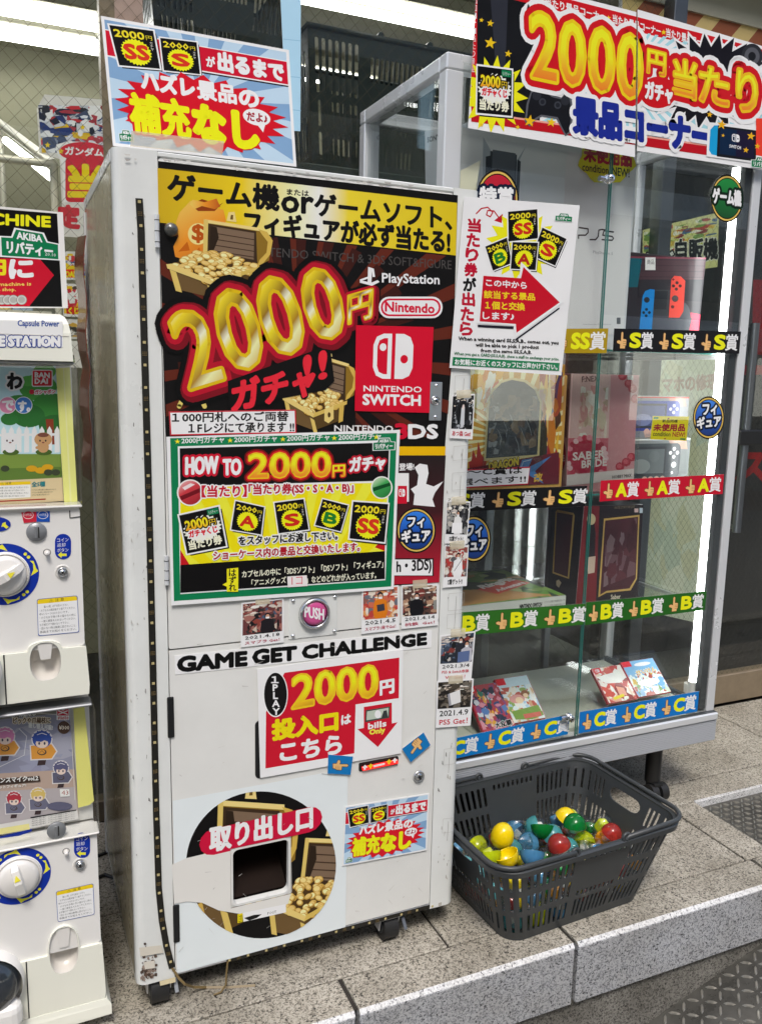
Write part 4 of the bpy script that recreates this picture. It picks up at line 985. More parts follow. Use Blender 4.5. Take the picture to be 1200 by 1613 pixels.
# snapshots of winners taped to the machine
SNAP = [  # quad of the print, picture share, caption lines, palette, label
    ((380, 950, 447, 942, 447, 1012, 379, 1020), .74, [('2021.4.18', '#222'), ('スマブラ Get！', '#b02848')], ['#6a3c3c', '#a06a60', '#333', '#c8b8a8', '#4a5a70', '#8a4038', '#1c1a1c'], 'snapshot dated 2021.4.18 taped left of the pink button'),
    ((570, 926, 628, 922, 629, 992, 569, 999), .7, [('2021.4.5', '#222'), ('スマブラ1発でGet！', '#b02848')], ['#c86a50', '#e0d4c4', '#8a5a50', '#d89a60', '#6a6e78', '#b8423c'], 'snapshot of a person in orange dated 2021.4.5 right of the pink button'),
    ((632, 922, 690, 919, 690, 985, 632, 991), .72, [('2021.4.14', '#222'), ('桃鉄  Get！', '#b02848')], ['#5a4038', '#b08a70', '#2a2626', '#d8c8b0', '#7a3a34', '#8a8a84'], 'dark snapshot dated 2021.4.14 at the door edge right of the button'),
    ((712, 622, 748, 620, 744, 692, 708, 690), .78, [('あつ森 Get!', '#c0283c')], ['#101012', '#2a2c30', '#6a6e74', '#16181a', '#b0b4b8'], 'dark snapshot with red handwriting, topmost on the right frame'),
    ((703, 788, 741, 790, 735, 857, 700, 856), .78, [('SS賞ゲット!', '#1a1a1a')], ['#2a2a2c', '#8a8a88', '#444448', '#b8b4ac', '#1a1a1c'], 'snapshot of a person in white captioned SS on the right frame'),
    ((701, 858, 738, 860, 735, 923, 697, 926), .76, [('S賞ゲット!!', '#1a1a1a')], ['#8a4a44', '#c8bcb0', '#b03a38', '#5a5a5e', '#d8d4cc'], 'snapshot of a person in white captioned S on the right frame'),
    ((693, 1001, 749, 994, 742, 1072, 690, 1074), .62, [('2021.3/4', '#222'), ('PS5 & Swtch本体', '#c0283c'), ('W Get！', '#c0283c')], ['#2a3038', '#5a6a80', '#b8b4b0', '#803a34', '#3a4454', '#1c1e20', '#8a8e94'], 'snapshot of two people dated 2021.3/4 low on the right frame'),
    ((688, 1073, 746, 1069, 741, 1143, 686, 1147), .6, [('2021.4.9', '#222'), ('PS5 Get！', '#c0283c')], ['#2a2622', '#4a4238', '#6a645a', '#8a7f72', '#1c1a18'], 'snapshot of a white box dated 2021.4.9, lowest on the right frame')]
for i, (q, sh, cap, pal, lab) in enumerate(SNAP):
    s = Sheet('laminate', Y=YF - .0032 - i * .0002); s.base([(q[j], q[j + 1]) for j in (0, 2, 4, 6)], '#e9e7ea', .0004)
    s.push(q, 100, 120); z0 = 4; z1 = 120 * sh
    pq = [(4, z0), (96, z0), (96, z1), (4, z1)]; s.poly(pq, pal[0]); s.patches(pq, pal, 110, i + 11, (.06, .3))
    s.patches([(4, z0), (96, z0), (96, z0 + (z1 - z0) * .35), (4, z0 + (z1 - z0) * .35)], ['#e8e4dc', '#d8c8b8', '#c8c0b8', pal[1]], 16, i + 50, (.08, .3))
    dk, lt, sk = '#17161a', '#d6d4d0', '#c89a80'
    def figure(cx, w, coat, top):
        s.e(cx, top + 9 * w, 7 * w, 9 * w, dk, 14); s.e(cx, top + 11 * w, 5 * w, 6.5 * w, sk, 12); s.poly([(cx - 5 * w, top + 12 * w), (cx + 5 * w, top + 12 * w), (cx + 4 * w, top + 17 * w), (cx - 4 * w, top + 17 * w)], '#f0f0f0')
        s.poly([(cx - 5 * w, top + 17 * w), (cx + 5 * w, top + 17 * w), (cx + 15 * w, top + 22 * w), (cx + 18 * w, top + 48 * w), (cx + 13 * w, z1), (cx - 13 * w, z1), (cx - 18 * w, top + 48 * w), (cx - 15 * w, top + 22 * w)], coat)
    if i == 0: figure(62, .95, '#201c20', 34)
    if i == 1: figure(50, 1.1, '#d87a1c', 14); s.poly([(40, 48), (60, 46), (62, 64), (42, 66)], '#3a3a44')
    if i == 2: figure(42, 1.1, '#16161a', 22)
    if i == 3: s.e(50, 50, 30, 34, '#2c3034', 24); s.e(50, 50, 27, 31, '#141518', 24); s.poly([(44, 36), (58, 34), (60, 82), (50, 92), (42, 80)], '#c4c8cc'); s.e(52, 34, 5, 7, '#d8c8c0')
    if i == 4: figure(52, 1.0, '#dededc', 26); s.poly([(30, 62), (72, 60), (74, 90), (28, 90)], '#f2f2f0')
    if i == 5: figure(58, 1.15, '#eeeeec', 20); s.line([(44, 74), (80, 34)], .0012, '#222')
    if i == 6: figure(60, .9, '#2a2c34', 10); figure(78, 1.0, '#b8b8c0', 20); s.poly([(54, 48), (88, 46), (88, 72), (54, 74)], '#5a6c94')
    if i == 7: s.poly([(30, 36), (64, 26), (68, 58), (36, 66)], '#e0e0de'); s.poly([(30, 36), (36, 34), (42, 64), (36, 66)], '#9a9aa0')
    if i in (3, 4, 5): s.T(['7.27', '7.27', '2021.7.20'][i - 3], (6, 2, 50, 2, 7), '#222')
    n = len(cap); hh = (116 - z1) / n
    for k, (t, c) in enumerate(cap):
        w = 40 if len(t) > 7 else 30; s.T(t, (50 - w, z1 + hh * (k + .86), 50 + w, z1 + hh * (k + .86), hh * .62), c, b=.02)
    s.pop(); sn = s.build('snapshot', label=lab, cat='photo', group='winner snapshots taped to the machine')
    x_, y_ = (q[0] + q[2]) / 2, (q[1] + q[3]) / 2; tape((x_ - 11, y_ - 6, x_ + 12, y_ - 8, x_ + 12, y_ + 5, x_ - 11, y_ + 7), YF - .0052 - i * .0002, sn)

# sign fixed to the machine's right edge, overlapping the showcase
s = Sheet('laminate', Y=YF - .006)
s.base([(731, 309), (913, 323), (884, 591), (708, 579)], '#efede8', .0012)
s.line([(750, 336), (758, 328), (768, 326), (776, 334), (772, 341), (766, 338), (768, 331), (778, 332), (788, 346)], .003, '#b81428'); s.poly([(792, 336), (790, 351), (778, 347)], '#b81428')
s.V('当たり券が出たら', 747, 354, 734, 517, 19, 20, ['#b81030'] * 4 + ['#141212'] + ['#b81030'] * 3, b=.06, sk=1)
s.burst(822, 386, 58, 56, 16, .72, '#f5e31a', .2)
card(s, (800, 333, 846, 329, 847, 375, 801, 380), 'SS', '#c8281c', False); card(s, (854, 358, 892, 376, 874, 418, 838, 402), 'S', '#c8281c')
card(s, (764, 388, 798, 374, 806, 414, 776, 426), 'B', '#1d7a2c'); card(s, (807, 381, 847, 382, 843, 425, 804, 423), 'A', '#b02018')
AR = [(761, 434), (820, 438), (824, 420), (881, 476), (813, 524), (812, 510), (755, 506)]
s.poly([(x + 0, y + 0) for x, y in [(756, 437), (817, 441), (820, 412), (887, 476), (812, 532), (808, 513), (751, 509)]], '#efede8')
s.poly([(752, 511), (809, 514), (808, 518), (752, 515)], '#1a1624'); s.poly([(811, 534), (880, 484), (881, 486), (811, 537)], '#1a1624'); s.poly(AR, '#c20e26')
s.T('この中から', (765, 450, 829, 455, 11, 11), '#f4eeee', b=.04); s.T('該当する景品', (762, 469, 842, 473, 12, 11), '#f4cc20', b=.04); s.T('１個と交換', (764, 486, 826, 489, 12, 12), '#f4cc20', b=.04); s.T('します♪', (760, 502, 809, 504, 11), '#f4eeee', b=.04)
s.T('When a winning card SS,S,A,B., comes out, you', (722, 537, 879, 544, 7, 7), '#1c1818', b=.05); s.T('will be able to pick 1 product', (749, 547, 848, 551, 7, 7), '#1c1818', b=.05); s.T('from the same SS,S,A,B.', (757, 555, 837, 558, 6, 6), '#1c1818', b=.05)
s.T('When you get a CARD(SS,S,A,B), show a staff to exchange your prize.', (715, 560, 880, 569, 6, 6), '#0c6a3c', b=.03)
s.poly([(713, 562), (881, 571.5), (880, 584), (712, 575)], '#0b7a4b'); s.T('お気軽にお近くのスタッフにお声かけ下さい。', (716, 574, 877, 582.5, 9, 9), '#eef4ee', b=.03)
shop_logo(s, (875, 335, 901, 337, 900, 349, 874, 347))
s.build('exchange_sign', label='white laminated sign with large red arrow and prize cards at the machine edge', cat='sign')
# ------------------------------------------------------------------ two stacked capsule machines at the left
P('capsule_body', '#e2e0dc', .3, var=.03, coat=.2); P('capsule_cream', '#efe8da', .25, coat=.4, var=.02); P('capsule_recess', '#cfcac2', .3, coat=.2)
P('dial_white', '#dedbd6', .28, coat=.3); P('coin_grey', '#8d8f92', .35, .4); P('dome_smoke', '#2c3136', .12, coat=.6); P('yellow_paper', '#e9e68a', .6)
GX0, GX1, GY = -.178, .136, 1.69
GLASS('display_acrylic', (.985, .99, .985), 1.45, .05)
def capsule_machine(z0, zb, zd, zt, label, dial, coin, btn, lockp, warn, cup, step_z, chute, lower, GX1):
    """z0 foot, zb top of body, zd underside of display, zt top of display"""
    t = thing('capsule_machine', label, 'capsule machine', ((GX0 + GX1) / 2, GY + .15, z0), 'stacked capsule toy machines')
    q = MB(); c = at(*cup[:2], Y=GY); e2 = at(cup[0] + cup[2], cup[1], Y=GY); e3 = at(cup[0], cup[1] - cup[3], Y=GY)
    rx, rz = e2.x - c.x, e3.z - c.z
    hole = [(c.x + rx * math.copysign(abs(math.cos(a)) ** .75, math.cos(a)), c.z + rz * math.copysign(abs(math.sin(a)) ** .85, math.sin(a))) for a in [6.28318 * i / 36 for i in range(36)]]
    foot = .045 if lower else 0
    # upper grey face, lower cream face with the cup opening
    q.prism([(x, GY, z) for x, z in rrect(GX0, step_z, GX1 - .004, zb, .006, 3)], (0, .03, 0), 'capsule_body', [])
    q.box((GX0, GY + .0295, z0 + foot), (GX1 - .004, GY + .36, zb), 'capsule_body', .006, 2)
    q.build('body', t)
    ct = c.z + rz + .003
    low = [(GX0, z0 + foot), (GX1, z0 + foot), (GX1 + .002, z0 + foot + .02), (GX1 - .002, step_z - .003), (GX1 - .01, step_z - .0005)]
    if ct > step_z: low += [(c.x + rx * 1.12, step_z - .0005)] + [(c.x + rx * 1.08 * math.cos(RAD(g)), step_z + (ct - step_z) * math.sin(RAD(g)) ** .7) for g in range(12, 180, 12)] + [(c.x - rx * 1.12, step_z - .0005)]
    low += [(GX0, step_z - .0005)]
    up = [h for h in hole if True]
    q = MB()
    top_cut = c.z + rz
    hole_c = [(x, min(z, top_cut)) for x, z in hole]
    q.prism([(x, GY - .006, z) for x, z in low], (0, .035, 0), 'capsule_cream', [[(x, GY - .006, z) for x, z in hole_c[::-1]]])
    q.build('lower_panel', t)
    q = MB(); vs = []; fs = []; n = len(hole_c)
    for k, f in enumerate((1, .93, .75, .45, .12)):
        dep = (.0, .016, .026, .03, .031)[k]
        vs += [(c.x + (x - c.x) * f, GY - .006 + dep, c.z + (z - c.z) * f - (.004 * k if z > c.z else 0)) for x, z in hole_c]
    for k in range(4): fs += [(k * n + i, k * n + (i + 1) % n, (k + 1) * n + (i + 1) % n, (k + 1) * n + i) for i in range(n)]
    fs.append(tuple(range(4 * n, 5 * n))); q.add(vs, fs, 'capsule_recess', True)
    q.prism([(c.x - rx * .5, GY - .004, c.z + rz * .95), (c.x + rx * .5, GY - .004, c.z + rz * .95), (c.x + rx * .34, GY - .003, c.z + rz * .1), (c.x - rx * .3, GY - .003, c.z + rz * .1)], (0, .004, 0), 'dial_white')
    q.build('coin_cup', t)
    if lower:
        q = MB(); q.prism([(GX0 - .01, GY - .012, z0), (GX1 + .012, GY - .012, z0 + .008), (GX1 + .012, GY - .01, z0 + .03), (GX1 + .004, GY - .0075, z0 + foot - .001), (GX0, GY - .0075, z0 + foot - .001), (GX0 - .01, GY - .012, z0 + .03)], (0, .37, 0), 'capsule_cream')
        q.build('base', t)
    # chute dome and the seam beside it
    q = MB(); sx = at(*chute, Y=GY - .006).x
    q.box((sx - .0012, GY - .0068, z0 + foot), (sx + .0012, GY - .004, step_z - .001), 'black_plastic'); q.build('panel_seam', t)
    q = MB(); cz = step_z - .03; cxd = sx - .075
    q.lathe([(.0005, .05), (.03, .047), (.05, .036), (.063, .016), (.066, 0)], (cxd, GY - .006, cz), (0, -1, 0), 'dome_smoke', 36)
    q.lathe([(.0672, .022), (.071, .012), (.071, -.01)], (cxd, GY - .006, cz), (0, -1, 0), 'capsule_body', 36); 
    q.box((cxd - .064, GY - .05, z0 + foot + .005), (cxd + .064, GY - .006, cz - .03), 'capsule_body', .02, 3); q.build('capsule_chute', t)
    # printed face
    s = Sheet('vinyl', Y=GY - .0006); R = 58 * dial[2]
    d0 = s.uv(dial[0], dial[1]); rd = dial[2] * .0605
    def ring(r, col):
        s.poly2([(d0[0] + r * math.cos(6.28318 * i / 48), d0[1] + r * math.sin(6.28318 * i / 48)) for i in range(48)], col)
    ring(rd, '#10309a'); ring(rd * .735, '#eceae6')
    for a in range(0, 360, 90):
        k = RAD(a); pt = lambda r, g: (d0[0] + rd * r * math.cos(RAD(g)), d0[1] + rd * r * math.sin(RAD(g)))
        g0 = a + 28
        s.poly2([pt(.84, g0 - 0), pt(.88, g0 - 9), pt(.84, g0 - 22), pt(.76, g0 - 36), pt(.98, g0 - 26), pt(.93, g0 - 20), pt(.93, g0 - 4)], '#f2e23a')
        for g in (8, 17): 
            cc = pt(.875, g0 + g); s.poly2([(cc[0] + .0032 * math.cos(j), cc[1] + .0032 * math.sin(j)) for j in (0, .785, 1.57, 2.36, 3.14, 3.93, 4.71, 5.5)], '#f2e23a')
    # coin return label, caution label
    x, y = btn; lb = (x + 25, y - 9)
    s.poly(rrect(lb[0] - 12.5, lb[1] - 20, lb[0] + 13, lb[1] + 20, 12), '#10309a')
    for k, tx in enumerate(('コイン', '返却', 'ボタン')): s.T(tx, (lb[0] - 9, lb[1] - 7 + k * 8, lb[0] + (9 if k != 1 else 4), lb[1] - 8 + k * 8, 6), '#e8e8f0')
    s.poly([(lb[0] - 8, lb[1] + 13), (lb[0] - 2, lb[1] + 8), (lb[0] - 2, lb[1] + 11), (lb[0] + 6, lb[1] + 11), (lb[0] + 6, lb[1] + 15), (lb[0] - 2, lb[1] + 15), (lb[0] - 2, lb[1] + 18)], '#f2e23a')
    s.push(warn, 60, 60); s.poly(rrect(0, 0, 60, 60, 3), '#2c4fa0'); s.poly(rrect(.8, .8, 59.2, 59.2, 3), '#e9eaec'); s.poly([(.8, 8), (.8, 3), (3, .8), (57, .8), (59.2, 3), (59.2, 8)], '#e9c81c')
    s.T('⚠ 注 意', (18, 7.2, 40, 7.2, 6), '#1a1a1a')
    for k, tx in enumerate(('購入の際、必ずお読みください。', '・カプセルは開封後すぐ捨ててください。', '　中のパーツは小さいです。', '・小さなお子様の手の届かない所に', '・一度に硬貨を入れないでください。', '　お子様だけで使わないで下さい。', '・回らない時は無理に回さないこと。', '　係員までお知らせください。')):
        s.T(tx, (10 if k == 0 else 3, 15.5 + k * 5.8, 46 if k % 3 == 2 or k == 0 else 56, 15.5 + k * 5.8, 4), '#26262c')
    s.pop()
    x, y = coin
    if not lower:
        s.poly([(x - 24, y - 31), (x, y - 32), (x, y - 16), (x - 20, y - 14)], '#c4283c'); s.poly([(x, y - 32), (x + 21, y - 33), (x + 21, y - 16), (x, y - 16)], '#1c50a8')
        for kx, tx in ((-13, '10円玉'), (10, '100円玉')):
            s.e(x + kx, y - 27, 8.5, 6.5, '#e8dada', 18); s.e(x + kx, y - 27, 7.6, 5.7, '#c4283c' if kx < 0 else '#1c50a8', 18); s.T(tx, (x + kx - 6, y - 25, x + kx + 6, y - 25, 4), '#f0e8e8')
        s.poly(ell(-4, 826, 21, 11.5, 24), '#10309a'); s.poly([(4, 824), (9, 822), (9, 826), (14, 830), (10, 833), (5, 829), (2, 830)], '#f2e23a')
        s.poly([(109, 804), (110.5, 804), (111, 815), (127, 813), (127, 814.5), (109.5, 816.5)], '#333')
    else:
        s.poly([(0, 1321), (0, 1318), (50, 1306), (50, 1310), (30, 1317)], '#10309a')
        s.push((0, 1571, 31, 1565, 32, 1576, 0, 1586), 30, 14)
    if lower: s.pop()
    s.build('face_print', t)
    # dial with its grip
    q = MB(); D = Vector((d0[0], GY - .0006, d0[1]))
    q.lathe([(rd * .71, 0), (rd * .71, .006), (rd * .66, .008), (rd * .655, .003), (rd * .64, .003), (rd * .62, .012), (rd * .5, .017), (.0005, .018)], D, (0, -1, 0), 'dial_white', 40)
    dl = q.build('dial', t)
    g = RAD(dial[3]); u = Vector((math.sin(g), 0, math.cos(g))); w = Vector((math.cos(g), 0, -math.sin(g)))
    q = MB(); L, b = rd * .62, rd * .14
    sec = [(-1, .012, .75), (-.7, .026, 1), (0, .032, 1.05), (.7, .026, 1), (1, .012, .75)]
    vs = [D + u * (L * a) + w * (b * k * wd) + Vector((0, -h, 0)) * (1 if kk else .3) for a, h, wd in sec for k, kk in ((-1.25, 0), (-.8, 1), (.8, 1), (1.25, 0))]
    q.add(vs, [(4 * i + k, 4 * i + k + 1, 4 * i + k + 5, 4 * i + k + 4) for i in range(4) for k in range(3)] + [(0, 1, 2, 3), (16, 17, 18, 19)], 'dial_white'); 
    q.build('grip', dl)
    q = MB(); q.add([D + u * (L * .55) + Vector((0, -.0295, 0)), D + u * (L * .2) + w * b * .7 + Vector((0, -.0318, 0)), D + u * (L * .2) - w * b * .7 + Vector((0, -.0318, 0))], [(0, 1, 2)], 'yellow_mark' if 'yellow_mark' in MATS or P('yellow_mark', '#eedc3a', .4) else 0)
    q.build('grip_mark', dl)
    C = at(*coin, Y=GY); q = MB(); q.lathe([(.0005, .004), (.017, .004), (.0178, .0025), (.0185, 0)], C, (0, -1, 0), 'coin_grey', 32)
    q.box((C.x - .0035, GY - .0056, C.z - .011), (C.x + .0005, GY - .004, C.z + .011), 'coin_grey', .0005, 1); q.box((C.x + .0025, GY - .0045, C.z - .011), (C.x + .0048, GY - .0038, C.z + .010), 'black_plastic'); q.build('coin_slot', t)
    C = at(*btn, Y=GY); q = MB(); q.lathe([(.0068, .0008), (.006, .001)], C, (0, -1, 0), 'black_plastic', 20); q.lathe([(.0005, .012), (.0034, .0118), (.004, .01), (.0042, -.004)], C + Vector((0, 0, -.001)), (0, -1, 0), 'dial_white', 18); q.build('return_button', t)
    q = MB(); C = at(*lockp, Y=GY); q.lathe([(.0145, 0), (.0135, .0015), (.011, .0005)], C, (0, -1, 0), 'dial_white', 28); q.build('lock_collar', t); lock(t, lockp[0], lockp[1], GY - .0012, .0095)
    # clear display box with its card inside
    q = MB(); z1 = zt
    q.box((GX0, GY - .012, zd), (GX1 + .001, GY + .05, z1), 'display_acrylic', .006, 2); q.build('display_cover', t)
    q = MB(); q.box((GX0 + .004, GY + .052, zd), (GX1 - .006, GY + .3, z1), 'capsule_body'); q.build('display_back', t)
    q = MB(); q.box((GX0, GY - .008, zd - .0055), (GX1 + .0005, GY + .04, zd - .0005), 'dial_white', .002, 1); q.build('display_rail', t); q = MB(); q.box((GX0, GY - .004, zt + .0005), (GX1 - .004, GY + .04, zt + .006), 'coin_grey', .002, 1); q.build('display_rail', t)
    return t
up_m = capsule_machine(.752, 1.128, 1.134, 1.397, 'upper cream capsule machine with a green garden scene on its card',
    (8, 905, .98, 60), (57.5, 838), (74, 870), (98.5, 901), (58, 944, 122, 938, 125, 996, 60, 1002), (71.5, 1041, 24.5, 30), .852, (7.5, 1060), False, .127)
lo_m = capsule_machine(.025, .448, .454, .724, 'lower cream capsule machine with a purple figure card and yellow slip',
    (29, 1381, 1.0, -12), (89, 1308), (104, 1341), (126, 1362), (88, 1405, 147, 1392, 149, 1441, 91, 1453), (100.5, 1495, 23, 36), .20, (42.5, 1540), True, .1365)
GX1 = .127
# top hood of the upper machine
q = MB(); prof = []
for r_, z in ((0, 1.404), (0, 1.455), (.004, 1.472), (.012, 1.484), (.024, 1.490)): prof.append((r_, z))
vs = [];
for r_, z in prof: vs += [(GX0, GY - .012 + r_, z), (GX1 - .006 - r_ * .6 - (z - 1.404) * .05, GY - .012 + r_, z), (GX1 - .006 - r_ * .6 - (z - 1.404) * .05, GY + .34, z), (GX0, GY + .34, z)]
k = len(prof); q.add(vs, [(4 * i + j, 4 * i + (j + 1) % 4, 4 * i + 4 + (j + 1) % 4, 4 * i + 4 + j) for i in range(k - 1) for j in range(4)] + [(4 * k - 4, 4 * k - 3, 4 * k - 2, 4 * k - 1), (0, 1, 2, 3)], 'capsule_cream')
for z in (1.447, 1.4485): pass
q.box((GX0 + .002, GY - .013, 1.4495), (GX1 - .0125, GY - .0117, 1.4505), 'capsule_recess'); hood = q.build('top_hood', up_m)
s = Sheet('vinyl', Y=GY - .0126)
s.poly([(-20, 503), (99, 506), (99, 547), (-20, 543)], '#f2efe6'); s.T('Capsule Power', (28, 516, 93, 517, 12), '#2a4a94', b=.03); s.T('CAPSULE STATION', (-75, 544, 94, 545, 15), '#f4f4f2', [(.2, '#1c3c8c')], b=.1)
s.build('hood_lettering', hood)
# display cards (their toys' characters are left out)
s = Sheet('paper', Y=GY + .045); s.base([(-60, 577), (88, 576), (100, 789), (-60, 800)], '#bfe0ea', .001)
CL = [(-60, 577), (88, 576), (100, 789), (-60, 800)]; s.clip = [s.uv(*p) for p in CL]
s.poly([(-60, 715), (100, 715), (100, 760), (-60, 768)], '#7a9440'); s.poly([(-60, 740), (100, 735), (100, 762), (-60, 770)], '#5f7c34')
for x, y, r_, c in ((30, 640, 26, '#3f8a3c'), (60, 610, 30, '#4a9a40'), (80, 640, 30, '#3a8436'), (45, 655, 26, '#2c6e30'), (15, 660, 14, '#2f7434'), (85, 670, 24, '#2c6a2e'), (70, 585, 18, '#5aa848'), (44, 600, 12, '#5cae4c')): s.e(x, y, r_, r_ * .7, c, 20)
s.poly([(72, 660), (84, 660), (86, 700), (76, 700)], '#8a3a20')
s.poly([(-60, 684), (96, 682), (96, 686), (-60, 688)], '#f0ece8')
for x in range(-10, 96, 12): s.poly([(x, 678), (x + 4, 671), (x + 8, 678), (x + 8, 712), (x, 713)], '#efe9e6')
for x, y, c in ((16, 692, '#e9e6e6'), (68, 692, '#c79a6a')):
    s.e(x + 1, y + 20, 13, 5, '#4a6428', 20); s.e(x, y + 12, 9, 9, c, 20); s.e(x, y, 14, 11, c, 20)
    for dx in (-5, 4): s.e(x + dx, y + 2, 1.4, 1.8, '#3a2c28', 8)
    s.e(x, y + 5, 2.2, 1.2, '#8a4a40', 8); s.e(x, y - 7, 9, 3.5, '#7a4a3a' if x > 40 else '#f6f4f4', 14); s.e(x - 9, y + 13, 3.4, 2.4, c, 10)
for x, y in ((50, 738), (64, 741), (75, 736)): s.e(x, y, 9, 5, '#d8a21c', 14)
for x, y in ((8, 738), (76, 744), (88, 744)): s.e(x, y, 7, 5, '#3c4430', 12)
s.poly([(-60, 760), (100, 752), (100, 795), (-60, 805)], '#d8c49a'); s.clip = None
s.V('わ', 23, 600, 23, 600, 22, 24, '#1a1614', b=.06, st=[(.18, '#f4f4f4')])
s.e(12, 638, 14, 13.5, '#f2f0f0', 26); s.e(12, 638, 13, 12.5, '#d888a8', 26); s.e(37, 638, 14, 13.5, '#f2f0f0', 26); s.e(37, 638, 13, 12.5, '#3f78c0', 26); s.T('で', (4, 646, 21, 646, 15), '#f4f2f2', b=.06); s.T('す。', (29, 648, 47, 648, 16), '#f4f2f2', b=.06)
s.poly(rrect(50, 582, 83, 609, 3), '#f4f2f2'); s.poly(rrect(51.5, 583.5, 81.5, 607.5, 2), '#c8202c'); s.T('BAN', (55, 594, 78, 595, 8), '#f4f2f2', b=.06); s.T('DAI', (55, 604, 75, 604, 8), '#f4f2f2', b=.06)
s.T('ガシャポン', (55, 621, 87, 620, 7), '#c8283c', [(.2, '#f0f0f0')], b=.05); s.e(50, 617, 4, 4, '#c8283c', 14)
s.poly([(-30, 761), (48, 758), (48, 783), (-30, 788)], '#e8e6e2'); s.poly([(-30, 761), (48, 758), (48, 763), (-30, 766)], '#e6c41c'); s.T('⚠ 注意', (1, 764, 18, 763, 4), '#222')
for k in range(4): s.T('お買い求めの前に必ずお読みください', (0, 770 + k * 4.4, 45 - (k % 2) * 6, 769 + k * 4.4, 3), '#3a3a40')
s.T('全5種', (50, 767, 71, 766, 8), '#2c7a80', b=.04); s.poly([(-30, 790), (72, 785), (72, 787), (-30, 792)], '#a83c30')
for k in range(3): s.T('カプセルの色は異なる場合があります', (50, 773 + k * 4, 88 - k * 5, 772 + k * 4, 2.6), '#4a4640')
s.build('display_card', up_m)
s = Sheet('paper', Y=GY + .04); s.base([(88, 580), (110, 578), (122, 790), (101, 791)], '#e6e688', .0008); s.poly([(99, 580), (101, 580), (113, 790), (110, 790)], '#eeeca2'); s.build('yellow_slip', up_m)
s = Sheet('paper', Y=GY + .045); CL = [(-60, 1125), (108, 1108), (124, 1288), (-60, 1318)]; s.base(CL, '#8f90a4', .001); s.clip = [s.uv(*p) for p in CL]
s.poly([(-60, 1125), (108, 1108), (109, 1122), (-60, 1140)], '#7a776c')
s.patches([(-60, 1140), (114, 1122), (118, 1215), (-60, 1220)], ['#9a9cb2', '#8a8ca2', '#a4a4b4', '#9494ac'], 40, 4, (.15, .4))
s.poly([(-60, 1222), (118, 1212), (124, 1290), (-60, 1310)], '#b9a294'); s.poly([(-60, 1250), (118, 1240), (124, 1290), (-60, 1310)], '#b4acae')
s.line([(-20, 1128), (40, 1122), (90, 1126), (112, 1142), (118, 1260)], .0012, '#d8d4c8'); s.line([(30, 1148), (42, 1160), (38, 1190), (0, 1208)], .0012, '#d8d8dc')
for cx, cy, sc, hair, body in ((8, 1160, 1.2, '#d884b4', '#d8953c'), (66, 1165, 1.25, '#2c4a9c', '#d8953c'), (96, 1210, .95, '#5a5a7c', '#5c5c72'), (22, 1258, .95, '#b03040', '#6a6a80'), (60, 1252, .95, '#d8bc6a', '#6a6a80')):
    k = sc
    s.poly([(cx - 14 * k, cy + 8 * k), (cx + 12 * k, cy + 6 * k), (cx + 18 * k, cy + 15 * k), (cx + 12 * k, cy + 24 * k), (cx - 13 * k, cy + 25 * k)], body)
    s.poly([(cx - 4 * k, cy + 24 * k), (cx + 6 * k, cy + 23 * k), (cx + 4 * k, cy + 32 * k), (cx - 6 * k, cy + 33 * k)], '#3a2a2c')
    s.e(cx, cy - .5, 13.6 * k, 12.6 * k, '#dcd8d8', 16); s.poly([(cx - 15.5 * k, cy + 7 * k), (cx + 13 * k, cy + 4.6 * k), (cx + 20 * k, cy + 15 * k), (cx + 13 * k, cy + 25.4 * k), (cx - 14.5 * k, cy + 26.6 * k)], '#dcd8d8')
    s.poly([(cx - 14 * k, cy + 8 * k), (cx + 12 * k, cy + 6 * k), (cx + 18 * k, cy + 15 * k), (cx + 12 * k, cy + 24 * k), (cx - 13 * k, cy + 25 * k)], body)
    s.e(cx, cy + 16 * k, 6 * k, 4 * k, '#4a3c34', 12); s.e(cx - .5, cy + 15.6 * k, 4.6 * k, 3 * k, body, 12); s.line([(cx - 3 * k, cy + 17 * k), (cx, cy + 14 * k), (cx + 3 * k, cy + 17 * k)], .0008, '#4a3c34')
    s.e(cx, cy, 12 * k, 11 * k, hair, 16); s.e(cx, cy + 5 * k, 8 * k, 6 * k, '#e8d2c4', 14)
    for dx in (-3.4, 3.4): s.e(cx + dx * k, cy + 5 * k, 1.3 * k, 1.9 * k, '#3a3450', 10)
    for j in range(7): a = -2.9 + j * .44; s.poly([(cx + 10.5 * k * math.cos(a - .2), cy + 9.5 * k * math.sin(a - .2)), (cx + 14 * k * math.cos(a), cy + 12.6 * k * math.sin(a)), (cx + 10.5 * k * math.cos(a + .2), cy + 9.5 * k * math.sin(a + .2))], hair)
    s.line([(cx - 6 * k, cy - 6 * k), (cx, cy - 8 * k), (cx + 6 * k, cy - 6 * k)], .0012, '#f0e6f0')
    s.poly([(cx - 9 * k, cy + 2 * k), (cx - 4 * k, cy - 3 * k), (cx + 5 * k, cy - 3 * k), (cx + 9 * k, cy + 3 * k), (cx + 3 * k, cy + 1 * k), (cx - 1 * k, cy + 3 * k)], hair)
s.clip = None
s.T('ボール紙なし', (17, 1131, 56, 1127, 7), '#f2f0ec', b=.04); s.T('ピックや爪楊枝に', (21, 1140, 79, 1139, 10, 9), '#5a4028', [(.15, '#e8dcc8')], b=.03); s.T('差し替え可能!', (45, 1146, 83, 1150, 8), '#f2f0ec', b=.04)
s.q(89, 1110, 109, 1134, '#f0eeee'); s.q(90, 1111, 108, 1127, '#c8283c'); s.e(99, 1116, 3.4, 3.4, '#f2f0f0', 14); s.line([(92, 1119.5), (106, 1125)], .0022, '#f2f0f0'); s.line([(106, 1119.5), (92, 1125)], .0022, '#f2f0f0'); s.T('stasto', (91, 1133, 108, 1133, 5), '#c8283c', b=.03)
